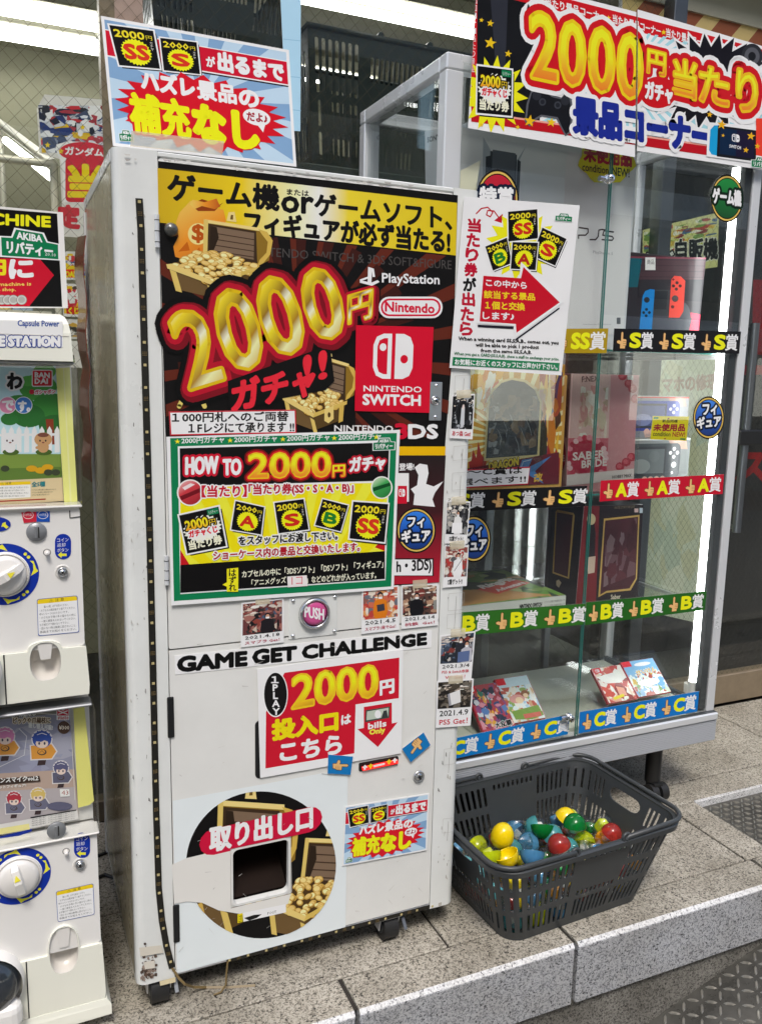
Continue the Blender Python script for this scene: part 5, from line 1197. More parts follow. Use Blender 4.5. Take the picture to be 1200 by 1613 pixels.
s.e(100.5, 1146, 10, 10, '#4a3020', 22); s.T('¥300', (93, 1149, 109, 1149, 6), '#e8dcc8', b=.03)
s.poly([(-20, 1228), (62, 1222), (64, 1231), (-20, 1238)], '#3a2a22'); s.T('ンスマイクvol.2', (1, 1233, 60, 1229, 8), '#f2eee4', b=.04); s.T('マスコットフィギュア!', (-20, 1244, 41, 1239, 5), '#f2eee4', b=.04)
s.poly([(94, 1243), (109, 1243), (110, 1254), (95, 1255)], '#efe8e4'); s.T('43', (97, 1252, 108, 1252, 7), '#a85a50'); s.e(94, 1270, 20, 7, '#5c5c74', 22)
s.poly([(-20, 1302), (122, 1276), (124, 1290), (-20, 1318)], '#d8d6d2'); s.poly([(48, 1287), (120, 1275), (120, 1277), (48, 1289)], '#2a2a2a')
for k in range(4): s.T('対象年齢十五歳以上のお客様向けの商品です', (50, 1292 + k * 3.2, 72, 1288 + k * 3.2, 2.4), '#333'); s.T('カプセルの中の説明をよく読んでください', (76, 1287 + k * 3.2, 118, 1280 + k * 3.2, 2.4), '#333')
s.poly([(-20, 1308), (46, 1297), (47, 1306), (-20, 1318)], '#e0d890'); s.build('display_card', lo_m)
s = Sheet('paper', Y=GY + .04); s.base([(115, 1106), (132, 1104), (148, 1262), (142, 1268), (123, 1273)], '#e4e07c', .0008); s.build('yellow_slip', lo_m)
s = Sheet('paper', Y=GY - .0075); s.base([(-20, 1575), (31, 1565), (32, 1577), (-20, 1590)], '#e6e8ee', .0006); s.T('カプセルは、開け捨て', (-16, 1578, 28, 1569, 4), '#2a2a30'); s.T('てから持って下さい', (-16, 1584, 28, 1575, 4), '#c02a3c'); s.build('small_label', lo_m)

# black sign standing on the hood
s = Sheet('laminate', Y=GY + .03); s.base([(-70, 318), (99, 334), (107, 485), (-70, 484)], '#e4e2de', .0025); s.poly([(-70, 323), (90, 336), (98, 483), (-70, 482)], BK)
s.T('MACHINE', (-62, 350, 79, 357, 17, 16), '#f2e21c', b=.07)
shop_logo(s, (1, 357, 91, 372, 92, 408, 3, 402))
s.T('20.10', (71, 402, 88, 404, 5), '#e8f0e8')
s.poly([(-70, 404), (63, 408), (85, 433), (46, 482), (-70, 482)], '#c4122c'); s.T('円', (-18, 432, 8, 432, 22), '#f6dc20', b=.07); s.T('に', (16, 437, 51, 436, 27), '#f2eeea', b=.08)
s.T('This vending machine is', (-70, 453, 49, 451, 7), '#f4d060', b=.03); s.T('in front of a shop.', (-50, 459, 25, 460, 7), '#f4d060', b=.03)
for x in (-6, 3, 12, 21, 34): s.e(x, 472, 8.5, 8, '#7a7a76', 20); s.e(x, 472, 7.6, 7.2, '#c4c4be', 20); s.e(x, 472, 5.4, 5, '#a8a8a2', 16)
s.build('standing_sign', label='black sign with green roof mark and red arrow on top of the capsule machines', cat='sign')
# ------------------------------------------------------------------ posters and things behind the wired glass at the left
P('poster_white', '#e6e4de', .6); P('case_rail', '#d9d5c2', .4, .2)
s = Sheet('paper', Y=2.572); s.base([(70, 148), (182, 158), (190, 378), (100, 372), (94, 250), (62, 240), (58, 170)], '#d9d7d0', .001)
C = [(60, 165), (180, 166), (182, 240), (66, 240)]; s.poly(C, '#b8bcc4')
s.patches(C, ['#e4e6ea', '#2a3c74', '#c4323c', '#8a93a4', '#2c2e38', '#d8b21c', '#c8ccd4', '#f0f0f0', '#44506c', '#a83c48', '#1e2440'], 120, 21, (.08, .34))
s.patches(C, ['#f2f2f2', '#23283a', '#dcdfe6'], 30, 22, (.04, .2))
s.poly([(88, 236), (92, 226), (110, 222), (150, 224), (168, 234), (168, 246), (182, 248), (182, 320), (150, 322), (100, 318), (98, 258)], '#ece8e4')
s.e(130, 238, 37, 15, '#cc1f30', 30); s.poly(rrect(103, 246, 184, 318, 8), '#cc1f30'); s.T('ガンダム', (103, 243, 162, 246, 13, 12), '#f2eee8', b=.05)
s.T('当', (109, 310, 160, 311, 50), '#f3cf18', b=.06); s.T('定', (92, 357, 124, 359, 34), '#c82838', b=.07)
for x, y in ((75, 228), (96, 238), (130, 200)): s.burst(x, y, 5, 5, 5, .45, '#f0c81c', -1.57)
s.build('window_poster', label='tall poster with red oval and yellow lettering behind the wired glass', cat='poster')
for i, (y0, y1, pal) in enumerate(((395, 442, ['#d8d8d4', '#2c4a8c', '#8a94a4', '#e8c81c', '#c03038']), (446, 500, ['#e4e2de', '#c83040', '#e8e6e2', '#5a4a44', '#f0c020']), (502, 535, ['#dcdad4', '#3a3a34', '#8a8478', '#c8a040']), (536, 580, ['#e0ded8', '#7a8a60', '#4a5244']))):
    s = Sheet('paper', Y=2.571); q4 = [(98, y0), (150, y0 + 2), (152, y1), (100, y1 - 2)]; s.base(q4, pal[0], .0008)
    s.patches([(100, y0 + 4), (148, y0 + 5), (148, y1 - 4), (101, y1 - 5)], pal, 40, 60 + i, (.1, .45))
    if i == 0: s.poly([(101, y1 - 18), (124, y1 - 18), (124, y1 - 5), (102, y1 - 5)], '#e83018'); s.T('DAM', (104, y1 - 6, 122, y1 - 6, 9), '#f4d81c', b=.06)
    if i == 1: s.poly([(104, y1 - 19), (126, y1 - 17), (126, y1 - 5), (105, y1 - 6)], '#c82418'); s.T('くじ', (108, y1 - 6, 124, y1 - 6, 10), '#f4d81c', b=.06)
    s.build('window_flyer', label=['flyer with blue picture, topmost of the narrow column beside the machine', 'flyer with red figure picture, second in the narrow column beside the machine', 'dull flyer with dark picture, third in the narrow column beside the machine', 'greenish flyer, lowest in the narrow column beside the machine'][i], cat='flyer', group='flyers behind the glass')
# display case indoors, its lamp lit
ic = thing('indoor_case', 'glass display case with a lit tube standing inside the shop at the left', 'display case', (-.3, 3.0, 0))
q = MB(); A, B = at(84, 258, Y=2.62), at(0, 194, Y=3.3)
d = (B - A).normalized(); q.tube([A, A + d * 1.2], .014, 'case_rail', 10); q.tube([A, (A.x, A.y, .6)], .011, 'case_rail', 10); q.tube([A + d * .75, (A + d * .75).xy.to_3d() + Vector((0, 0, .6))], .011, 'case_rail', 10)
q.tube([A, A + Vector((-.8, 0, 0))], .011, 'case_rail', 10); q.build('frame', ic)
q = MB(); q.tube([at(80, 278, Y=2.68), at(80, 278, Y=2.68) + d * .62], .012, 'tube_light', 10); q.build('lamp', ic)
q = MB(); q.box((A.x - .85, 2.63, A.z - .42), (A.x - .02, 3.1, A.z - .40), 'case_rail'); q.build('shelf', ic)
P('carton_yellow', '#cdbb74', .6, var=.15); P('carton_brown', '#7a4a34', .6, var=.15); P('carton_blue', '#8ea2b8', .6, var=.1)
for i, (x0, x1, h, mt, lab) in enumerate(((-.16, -.07, .2, 'carton_brown', 'brown box in the indoor display case'), (-.06, .03, .15, 'carton_yellow', 'yellow box in the indoor display case'), (.035, .09, .09, 'carton_blue', 'pale blue box in the indoor display case'))):
    q = MB(); q.box((x0, 2.7, A.z - .399), (x1, 2.86, A.z - .399 + h), mt, .003, 1); q.box((x0 + .01, 2.6985, A.z - .38), (x1 - .01, 2.7, A.z - .41 + h), 'poster_white', .0005, 1)
    q.build('carton', label=lab, cat='box', group='boxes in the indoor display case')
# curled glossy poster on the machine's left side
GLASS('film', (.9, .93, .92), 1.5, .06, boost=.05)
q = MB(); pts = []
for i in range(14):
    z = 1.70 - i * .045; pts.append((z, .006 + .008 * abs(math.sin(i * .9))))
vs = [];
for z, o_ in pts: vs += [(XL - .004 - o_, YB - .10, z), (XL - .012 - o_ * 1.4, YB - .02, z + .006), (XL - .010 - o_ * 1.4, YB - .02, z + .006), (XL - .002 - o_, YB - .10, z)]
q.add(vs, [(4 * i + a, 4 * i + b_, 4 * i + 4 + b_, 4 * i + 4 + a) for i in range(13) for a, b_ in ((0, 1), (1, 2), (2, 3), (3, 0))], 'film_poster' if P('film_poster', '#6a2c20', .12, coat=.8, var=.6, scale=14) else 0)
q.build('curled_poster', label='curled glossy poster stuck on the left side of the vending machine', cat='poster')
for i, (pts, lab) in enumerate(([[(150, 1385), (165, 1378), (182, 1384), (196, 1392)], 'upper black cable on the floor between the capsule machines and the white machine'], [[(146, 1352), (160, 1346), (176, 1340), (190, 1352)], 'black cable lying behind the other one at the foot of the white machine'])):
    q = MB(); c3 = [at(x, y, Z=.006) for x, y in pts]; c3 = [c3[0] + Vector((-.35, .1, 0))] + c3 + [c3[-1] + Vector((.02, .3, 0))]
    fine_ = []
    for a, b in zip(c3, c3[1:]): fine_ += [a.lerp(b, t / 6) for t in range(6)]
    q.tube(fine_, .0045, 'black_rubber', 8); q.build('power_cable', label=lab, cat='cable')
# pale blue strip on the glass
s = Sheet('paper', Y=2.55); s.base([(440, -40), (474, -40), (473, 206), (452, 205)], '#a9d0e6', .0015)
for y in (60, 118, 170): s.poly([(446, y), (474, y + 3), (474, y + 4.4), (446, y + 1.4)], '#90bcd6')
s.build('blue_strip', label='pale blue vertical paper strip hanging on the shop window', cat='paper strip')
# dark cabinet and shopping crates behind the glass
q = MB(); q.box((.42, 2.68, 0), (1.55, 3.15, 2.02), 'cabinet_green' if P('cabinet_green', '#25302b', .5, var=.2) else 0, .004, 1); q.box((.40, 2.67, 2.02), (1.57, 3.17, 2.05), 'cabinet_green', .004, 1)
q.build('storage_cabinet', label='dark green cabinet behind the glass carrying the crates', cat='cabinet')
P('crate_plastic', '#1d2621', .4, var=.15)
def slot_panel(q, A, B, C, D, rects, th, mat, nrm):
    """wall A-B (bottom) C-D (top, D over A) pierced by rounded slots given in wall fractions"""
    A, B, C, D = map(Vector, (A, B, C, D))
    P3 = lambda u, v: (A * (1 - u) + B * u) * (1 - v) + (D * (1 - u) + C * u) * v
    L, Hh = (B - A).length, (D - A).length; holes = []
    for u0, u1, v0, v1 in rects:
        r = min((u1 - u0) * L, (v1 - v0) * Hh) * .48
        holes.append([P3(x / L, z / Hh) for x, z in rrect(u0 * L, v0 * Hh, u1 * L, v1 * Hh, r, 3)][::-1])
    q.prism([A, B, C, D], Vector(nrm) * th, mat, holes)
def rows(u0, u1, n, v0, v1, fill=.55):
    w = (u1 - u0) / n; return [(u0 + w * (i + .5 - fill / 2), u0 + w * (i + .5 + fill / 2), v0, v1) for i in range(n)]
def crate(x0, x1, y0, y1, z0, z1, label, lat=6):
    t = thing('shopping_crate', label, 'crate', ((x0 + x1) / 2, (y0 + y1) / 2, z0), 'dark slotted crates behind the wired glass'); q = MB()
    R = rows(.03, .3, 7, .55, .93) + rows(.04, .3, 7, .08, .28) + rows(.04, .3, 7, .31, .5) + rows(.36, .7, 11, .68, .86) + rows(.36, .66, 11, .08, .26) + rows(.36, .62, 8, .32, .46) + rows(.74, .98, 7, .5, .92) + rows(.74, .98, 7, .1, .42)
    i_ = .03
    slot_panel(q, (x0 + i_, y0 + i_, z0), (x1 - i_, y0 + i_, z0), (x1, y0, z1), (x0, y0, z1), R, .003, 'crate_plastic', (0, 1, 0))
    slot_panel(q, (x0 + i_, y1 - i_, z0), (x1 - i_, y1 - i_, z0), (x1, y1, z1), (x0, y1, z1), R, .003, 'crate_plastic', (0, -1, 0))
    for xa, xb, s_ in ((x0 + i_, x0, 1), (x1 - i_, x1, -1)):
        slot_panel(q, (xa, y0 + i_, z0), (xa, y1 - i_, z0), (xb, y1, z1), (xb, y0, z1), rows(.08, .92, 12, .1, .4) + rows(.08, .92, 12, .5, .85), .003, 'crate_plastic', (s_, 0, 0))
    q.add([(x0 + i_, y0 + i_, z0), (x1 - i_, y0 + i_, z0), (x1 - i_, y1 - i_, z0), (x0 + i_, y1 - i_, z0)], [(0, 1, 2, 3)], 'crate_plastic'); q.build('slotted_shell', t)
    q = MB(); q.tube([(x0, y0, z1), (x1, y0, z1), (x1, y1, z1), (x0, y1, z1)], .009, 'crate_plastic', 8, closed=True); q.build('rim', t)
    for x in (x0 + (x1 - x0) * .42, x0 + (x1 - x0) * .72):
        q = MB(); q.cyl((x, y0 - .004, z1 + .008), (x, y0 + .02, z1 + .008), .011, 'crate_plastic', 12); q.build('handle_pivot', t)
crate(.93, 1.53, 2.72, 3.1, 2.051, 2.475, 'dark green slotted crate on the cabinet left of the showcase')
crate(.44, .875, 2.72, 3.1, 2.24, 2.62, 'dark slotted crate high above the blue poster')
q = MB(); q.box((.45, 2.75, 2.051), (.87, 3.08, 2.239), 'interior_dark', .004, 1); q.build('storage_box', label='black box under the left crate on the cabinet', cat='box')
# inside the shop to the right: poster with vending machine lettering seen past the showcase
s = Sheet('paper', Y=2.59); s.base([(1012, 362), (1132, 334), (1130, 420), (1100, 424), (1012, 420)], '#d8d890', .001)
s.patches([(1014, 364), (1130, 338), (1128, 385), (1014, 400)], ['#c8d46a', '#e8e0a0', '#b84838', '#7aa04a', '#e0c050', '#4a6a8a', '#e8e8d0', '#8a3a34'], 90, 31, (.06, .24))
s.T('自販機', (1064, 415, 1130, 407, 38, 32), '#1a1a18', [(.08, '#f0ecd8')], b=.04); s.T('カード', (1014, 420, 1060, 416, 20), '#f4f0e0', [(.2, '#1a1a18')], b=.05)
s.build('window_poster', label='yellow green poster with black vending machine lettering seen through the showcase top', cat='poster')
s = Sheet('paper', Y=2.592); s.base([(1010, 570), (1145, 555), (1135, 990), (1005, 960)], '#ccd2bc', .001)
s.patches([(1012, 572), (1142, 560), (1132, 980), (1010, 955)], ['#c2cab0', '#d6d8c2', '#b9c4b0', '#c8c8a8', '#d0d4c4'], 60, 33, (.1, .35))
s.T('スマホの修理', (1025, 620, 1130, 612, 24), '#b49a8a', b=.05)
s.build('window_poster', label='pale faded poster on the window behind the pink and dark figure boxes', cat='poster')
# ------------------------------------------------------------------ glass prize showcase on legs
CX0, CX1, CY0, CY1, CZ0, CZ1 = 1.035, 2.118, 1.97, 2.53, .205, 2.18
P('ribbed_alu', '#b9bcc2', .42, .25); P('shelf_base', '#c9cbbd', .55, var=.06); P('gasket', '#3b3e40', .5)
cs = thing('showcase', 'tall aluminium framed glass showcase of prizes standing on black legs', 'showcase', ((CX0 + CX1) / 2, 2.25, 0))
q = MB(); w = .05
for x0, x1 in ((CX0, CX0 + w), (CX1 - .034, CX1)):
    for y0, y1 in ((CY0, CY0 + .04), (CY1 - .04, CY1)): q.box((x0, y0, CZ0 + .10), (x1, y1, CZ1 - .04), 'aluminium', .003, 1)
q.box((CX0, CY0, CZ1 - .0395), (CX1, CY0 + .04, CZ1), 'aluminium', .004, 1); q.box((CX0, CY1 - .04, CZ1 - .0395), (CX1, CY1, CZ1), 'aluminium', .004, 1)
for x0, x1 in ((CX0, CX0 + w), (CX1 - .034, CX1)): q.box((x0, CY0 + .0405, CZ1 - .039), (x1, CY1 - .0405, CZ1 - .0005), 'aluminium', .004, 1)
q.box((CX1 - .062, CY0 + .006, CZ0 + .11), (CX1 - .0345, CY0 + .03, CZ1 - .04), 'gasket', .002, 1); q.box((CX1 - .05, CY0 + .05, CZ0 + .11), (CX1 - .036, CY1 - .05, CZ0 + .13), 'gasket')
q.box((1.36, CY1 - .03, CZ0 + .10), (1.385, CY1 - .005, CZ1 - .04), 'aluminium', .002, 1); q.box((1.80, CY1 - .03, CZ0 + .10), (1.825, CY1 - .005, CZ1 - .04), 'aluminium_dark', .002, 1)
q.build('frame', cs)
q = MB(); q.box((CX0 - .004, CY0 - .012, CZ0), (CX1 + .004, CY1 + .004, CZ0 + .075), 'ribbed_alu', .003, 1)
for i in range(11): q.box((CX0, CY0 - .0132, CZ0 + .004 + i * .0062), (CX1, CY0 - .0119, CZ0 + .0072 + i * .0062), 'ribbed_alu')
q.box((CX0 - .002, CY0 - .018, CZ0 + .0755), (CX1 + .002, CY0 + .04, CZ0 + .099), 'aluminium', .003, 1); q.box((CX0, CY0 - .01, CZ0 + .083), (CX1, CY0 + .005, CZ0 + .1015), 'aluminium_dark')
bs_ = q.build('base', cs)
q = MB(); q.box((CX0 + .01, CY0 + .041, CZ0 + .08), (CX1 - .01, CY1 - .041, CZ0 + .112), 'shelf_base', .002, 1); q.build('bottom_shelf', cs)
for z in (1.472, 1.043, .666):
    q = MB(); q.box((CX0 + .03, 2.03, z), (CX1 - .04, CY1 - .05, z + .006), 'case_glass'); q.box((CX0 + .03, 2.0285, z), (CX1 - .04, 2.0299, z + .006), 'glass_edge'); q.build('glass_shelf', cs)
    q = MB(); q.box((CX0 + .02, 2.035, z - .012), (CX0 + .03, 2.48, z - .001), 'aluminium'); q.build('shelf_bracket', cs)
    q = MB(); q.box((CX1 - .042, 2.05, z - .012), (CX1 - .032, 2.48, z - .001), 'aluminium'); q.build('shelf_bracket', cs)
def pane(name, a, b, edge=None):
    q = MB(); q.box(a, b, 'case_glass')
    if edge: q.box(*edge, 'glass_edge')
    return q.build(name, cs)
pane('glass_door', (CX0 + .045, 1.9615, .312), (1.5445, 1.9665, 2.16), ((1.5446, 1.9612, .312), (1.5462, 1.9668, 2.16)))
pane('glass_door', (1.5575, 1.9675, .312), (2.072, 1.9725, 2.16), ((1.5562, 1.967, .312), (1.5574, 1.973, 2.16)))
pane('side_glass', (CX0 + .012, 2.012, .312), (CX0 + .016, 2.488, 2.135)); pane('side_glass', (CX1 - .018, 2.012, .312), (CX1 - .014, 2.488, 2.135)); pane('back_glass', (CX0 + .052, 2.506, .312), (CX1 - .036, 2.51, 2.135))
pane('top_glass', (CX0 + .052, 2.012, 2.15), (CX1 - .036, 2.488, 2.155))
for px, py in ((957, 282), (895, 1130)):
    c = at(px, py, Y=1.955); q = MB(); q.lathe([(.0005, .02), (.009, .0195), (.0105, .017), (.0105, .008), (.013, .007), (.013, -.004)], c, (0, -1, 0), 'steel_bright', 24)
    q.cyl(c + Vector((-.028, .0, .0)), c + Vector((.004, 0, 0)), .0075, 'steel_bright', 16); q.cyl(c + Vector((0, -.0201, 0)), c + Vector((0, -.0206, 0)), .003, 'black_plastic', 10); q.build('lock', cs)
q = MB(); q.cyl((2.062, 2.018, .40), (2.062, 2.018, 2.03), .0125, 'case_tube', 16); tb = q.build('lamp_tube', cs)
q = MB(); q.cyl((2.062, 2.018, .365), (2.062, 2.018, .399), .0155, 'dial_white', 16); q.box((2.046, 2.02, .352), (2.078, 2.045, .39), 'dial_white', .004, 1); q.build('tube_socket', tb)
for x, y in ((1.93, 2.03), (1.93, 2.45), (1.12, 2.45), (1.22, 2.03)):
    q = MB(); q.cyl((x, y, .062), (x, y, CZ0 - .001), .026, 'black_plastic', 24); lg = q.build('leg', cs)
    q = MB(); q.cyl((x + .006, y - .02, .030), (x + .034, y - .02, .030), .030, 'black_rubber', 24); q.cyl((x - .03, y - .02, .030), (x - .006, y - .02, .030), .030, 'black_rubber', 24)
    q.cyl((x + .0345, y - .02, .030), (x + .0355, y - .02, .030), .017, 'aluminium', 20); q.box((x - .02, y - .035, .04), (x + .02, y + .012, .066), 'black_plastic', .006, 2); q.build('caster', lg)

# ------------------------------------------------------------------ prize strips, badges and notices on the glass
def strip(q4, col, letter, n, Y, label, ph=0., sh=1.0):
    s = Sheet('vinyl', Y=Y); s.base([(q4[i], q4[i + 1]) for i in (0, 2, 4, 6)], col, .0004)
    W_ = n * 100; s.push(q4, W_, 100)
    for i in range(n):
        x = i * 100 + ph
        if x > -5: hand(s, (x + 8, 14, x + 32, 14, x + 32, 88, x + 8, 88))
        lw = 24 if len(letter) == 1 else 32
        s.T(letter, (x + 40, 80, x + 40 + lw, 80, 60), YL, b=.075); s.T('賞', (x + 42 + lw, 86, x + 70 + lw, 86, 72), '#f6f4f0', b=.02)
    s.pop(); return s.build('prize_strip', label=label, cat='strip', group='prize rank strips on the showcase doors')
LD, RDr = 1.9605, 1.9665
strip((704, 519, 958, 517, 955, 556, 700, 556), '#a88d14', 'SS', 3, LD, 'olive yellow strip with SS lettering on the left glass door', -6)
strip((967, 517, 1167, 522, 1164, 557, 965, 553), '#171619', 'S', 3, RDr, 'black strip with yellow S lettering on the right glass door')
strip((682, 774, 925, 765, 921, 797, 680, 808), '#151417', 'S', 3, LD, 'black strip with yellow S lettering on the left glass door', 8)
strip((946, 757, 1140, 747, 1138, 778, 944, 790), '#c0122c', 'A', 3, RDr, 'red strip with yellow A lettering on the right glass door')
strip((694, 967, 922, 951, 919, 984, 692, 1005), '#2f6a22', 'B', 3, LD, 'green strip with yellow B lettering on the left glass door', 8)
strip((923, 949, 1113, 931, 1110, 961, 921, 985), '#25601f', 'B', 3, RDr, 'darker green strip with yellow B lettering on the right glass door')
strip((680, 1171, 898, 1125, 894, 1157, 678, 1204), '#1277c0', 'C', 3, LD, 'blue strip with yellow C lettering on the left glass door', 8)
strip((913, 1122, 1101, 1089, 1098, 1121, 911, 1156), '#0f72c0', 'C', 3, RDr, 'blue strip with yellow C lettering on the right glass door')
def badge_obj(cx, cy, rx, ry, Y, grad, lines, label):
    s = Sheet('vinyl', Y=Y); s.base(ell(cx, cy, rx, ry, 40), '#141210', .0006); badge(s, cx, cy, rx, ry, grad, lines); s.build('round_badge', label=label, cat='badge')
badge_obj(1145, 312, 26, 38, RDr, 'greenbadge', [('ゲーム機', -.86, .18, .84, .32, .62)], 'green round badge with gold rim on the right glass door')
badge_obj(1116, 658, 25, 34, RDr, 'bluebadge', [('フィ', -.36, -.1, .5, -.14, .5), ('ギュア', -.72, .5, .76, .38, .5)], 'blue round badge with gold rim on the right glass door')
badge_obj(746, 849, 27, 37, LD, 'bluebadge', [('フィ', -.4, -.1, .46, -.1, .46), ('ギュア', -.72, .52, .74, .46, .5)], 'blue round badge half hidden behind the snapshots')
RAMP('redbadge', [(0, '#c01830'), (.5, '#a80f24'), (1, '#7a0818')])
badge_obj(783, 314, 34, 48, LD, 'redbadge', [('特賞', -.8, .1, .74, .14, .52)], 'red round badge with gold rim half hidden by the exchange sign')
s = Sheet('paper', Y=LD - .002); s.base([(700, 741), (835, 735), (832, 763), (698, 771)], '#b8142c', .0005); s.poly([(700, 743), (834, 737), (831, 761.5), (698, 769)], '#f2f0ec')
s.T('SS～C賞は', (712, 750, 822, 746, 11), '#1a1818', b=.03); s.T('選べます!!', (722, 765, 828, 759, 10), '#1a1818', b=.03)
s.build('notice', label='white notice with red edge above the black strip on the left door', cat='notice')
def new_tag(q4, Y, label):
    s = Sheet('paper', Y=Y); s.base([(q4[i], q4[i + 1]) for i in (0, 2, 4, 6)], '#ead818', .0005); s.push(q4, 100, 66)
    s.T('新品同様', (28, 18, 70, 18, 9), '#1a1818', b=.03); s.T('未使用品', (6, 42, 92, 40, 19), '#a81430', b=.06); s.T('condition', (6, 56, 54, 56, 12), '#1c2c20', b=.03); s.T('NEW!', (60, 56, 94, 56, 12), '#b01428', b=.04)
    for x, y in ((44, 6), (40, 63)): s.e(x, y, 3, 2, '#a04028', 8)
    s.poly([(3, 3), (16, 3), (16, 8), (3, 8)], '#1c8a50'); s.poly([(82, 60), (96, 60), (96, 64), (82, 64)], '#1c8a50'); s.pop(); s.build('price_tag', label=label, cat='tag')
new_tag((1028, 655, 1085, 656, 1081, 694, 1024, 692), 1.990, 'yellow condition tag in front of the two handheld console boxes')
s = Sheet('paper', Y=2.034); P_ = []
for i in range(28):
    a = 6.28318 * i / 28; k = 1 + .07 * math.sin(a * 7); P_.append((956 + 44 * k * math.cos(a), 252 + 36 * k * math.sin(a)))
s.base(P_, '#d8cf1e', .0005); s.T('未使用品', (920, 253, 994, 262, 26, 26), '#a81430', b=.06); s.T('condition', (917, 268, 958, 274, 12), '#22301c', b=.03); s.T('NEW!', (964, 275, 991, 279, 13), '#22301c', b=.03)
s.build('price_tag', label='scalloped yellow condition tag on the large white console box', cat='tag')
s = Sheet('paper', Y=1.8, ey=(0, .1, 1)); s.base([(694, 284), (757, 252), (747, 312), (690, 312)], '#e6e0c4', .0006); s.build('paper_slip', label='blank cream paper slip standing between the machine top and the exchange sign', cat='paper')

# ------------------------------------------------------------------ prizes on the shelves (their characters are left out)
def box_prize(x0, x1, y0, y1, z0, z1, side, label, cat='boxed prize', name='prize_box', seed=0):
    t = thing(name, label, cat, ((x0 + x1) / 2, (y0 + y1) / 2, z0)); q = MB(); q.box((x0, y0, z0), (x1, y1, z1), side, .002, 1); q.build('carton', t); return t
for nm, c in (('box_white', '#dcdfe2'), ('box_dark', '#2a1c20'), ('box_pink', '#cf8f92'), ('box_yellow', '#d0a04c'), ('box_red', '#c02034'), ('box_grey', '#c6cac8'), ('box_green', '#cfd2c8')): P(nm, c, .32, coat=.3)
GLASS('box_window', (.92, .93, .92), 1.42, .05, boost=.0, wrinkle=.35)
ps = box_prize(1.135, 1.70, 2.04, 2.27, 1.479, 2.045, 'box_white', 'large white console box filling the top shelf', 'console box')
s = Sheet('laminate', Y=2.0392); s.base([(728, 200), (1001, 252), (981, 527), (716, 523)], '#eaecec', .0004)
s.poly([(761, 215), (772, 235), (776, 262), (776, 420), (764, 420), (760, 260)], '#b6bcc2'); s.poly([(828, 230), (818, 252), (815, 275), (806, 420), (796, 420), (802, 270)], '#aab0b6')
s.poly([(772, 237), (814, 243), (808, 420), (768, 420)], '#3c4045'); s.poly([(776, 235), (812, 241), (810, 300), (774, 295)], '#5c6167'); s.poly([(765, 246), (774, 244), (772, 420), (762, 420)], '#26292c'); s.poly([(815, 250), (820, 254), (812, 420), (806, 420)], '#26292c')
L_ = .0042
s.line([(911, 375), (911, 370), (922, 370), (926, 366), (926, 360), (912, 358)], L_, '#34373c'); s.line([(929, 377), (938, 377), (942, 372), (943, 362), (948, 361), (955, 362)], L_, '#34373c'); s.line([(966, 365), (951, 363), (949, 370), (964, 372), (966, 375), (964, 378), (948, 377)], L_, '#34373c')
s.T('PlayStation 5', (934, 400, 965, 403, 6), '#8a8f94'); s.T('Sony Interactive Entertainment', (918, 512, 962, 512, 2.5), '#8a8f94'); s.q(971, 500, 977, 510, '#55585c'); s.build('front_print', ps)
s = Sheet('laminate', org=(1.1342, 0, 0), ex=(0, 1, 0)); s.base([(669, 206), (700, 200), (700, 292), (670, 288)], '#dfe2e4', .0002); s.T('SONY', (673, 224, 692, 219, 8, 9), '#1a1a1c', b=.03); s.build('side_print', ps)
sb = box_prize(1.70 + .012, 2.022, 2.08, 2.2, 1.479, 1.768, 'box_dark', 'dark console box with red and blue controllers on the top shelf', 'console box')
s = Sheet('laminate', Y=2.0792); SQ = [(984, 403), (1112, 405), (1100, 525), (975, 524)]; s.base(SQ, '#2a262c', .0004); s.clip = [s.uv(*p) for p in SQ]
s.poly([(984, 403), (1012, 403), (1004, 452), (978, 452)], '#0f5a68'); s.poly([(1012, 403), (1112, 405), (1108, 440), (1006, 440)], '#4a3238'); s.poly([(984, 403), (1112, 405), (1112, 408), (984, 406)], '#7a3a48')
for k in range(4): s.poly([(1008, 408 + k * 9), (1112, 409 + k * 9), (1112, 410 + k * 9), (1008, 409 + k * 9)], '#3a262c')
s.poly([(1056, 486), (1108, 496), (1100, 525), (1050, 525)], '#e82a4c')
s.poly([(1027, 456), (1056, 456), (1052, 500), (1022, 500)], '#3a3c40'); s.poly([(1031, 458), (1052, 458), (1049, 487), (1028, 487)], '#23252a'); s.poly([(1022, 496), (1090, 500), (1084, 525), (1014, 525)], '#4a4c54'); s.e(1076, 502, 12, 26, '#54565c', 20)
s.poly([(1012, 466), (1016, 458), (1024, 455), (1031, 456), (1026, 524), (1006, 524)], '#1684d0'); s.e(1018.5, 472, 4.6, 4.6, '#22262c', 14)
for x, y in ((1018, 487), (1013.5, 492), (1022.5, 492), (1017.5, 497)): s.e(x, y, 2.4, 2.4, '#18222c', 10)
s.poly([(1057, 440), (1062, 434), (1072, 435), (1079, 442), (1076, 490), (1070, 500), (1053, 500)], '#ee4a3c')
for x, y in ((1066, 445), (1060.5, 450), (1071, 450), (1065, 455)): s.e(x, y, 2.6, 2.6, '#3a1816', 10)
s.e(1063, 470, 5.2, 5.2, '#3a2a2c', 16); s.e(1059, 483, 2.8, 2.8, '#5a1a18', 10); s.T('+', (1058, 442, 1062, 442, 4), '#2a1010', b=.06)
s.clip = None; s.q(1016, 405, 1032, 425, '#e6e4e2'); s.T('商品', (1019, 416, 1030, 416, 8), '#222'); s.build('front_print', sb)
fb = box_prize(1.185, 1.515, 2.06, 2.22, 1.0495, 1.40, 'box_yellow', 'colourful flame patterned figure box with arched window on the second shelf', 'figure box')
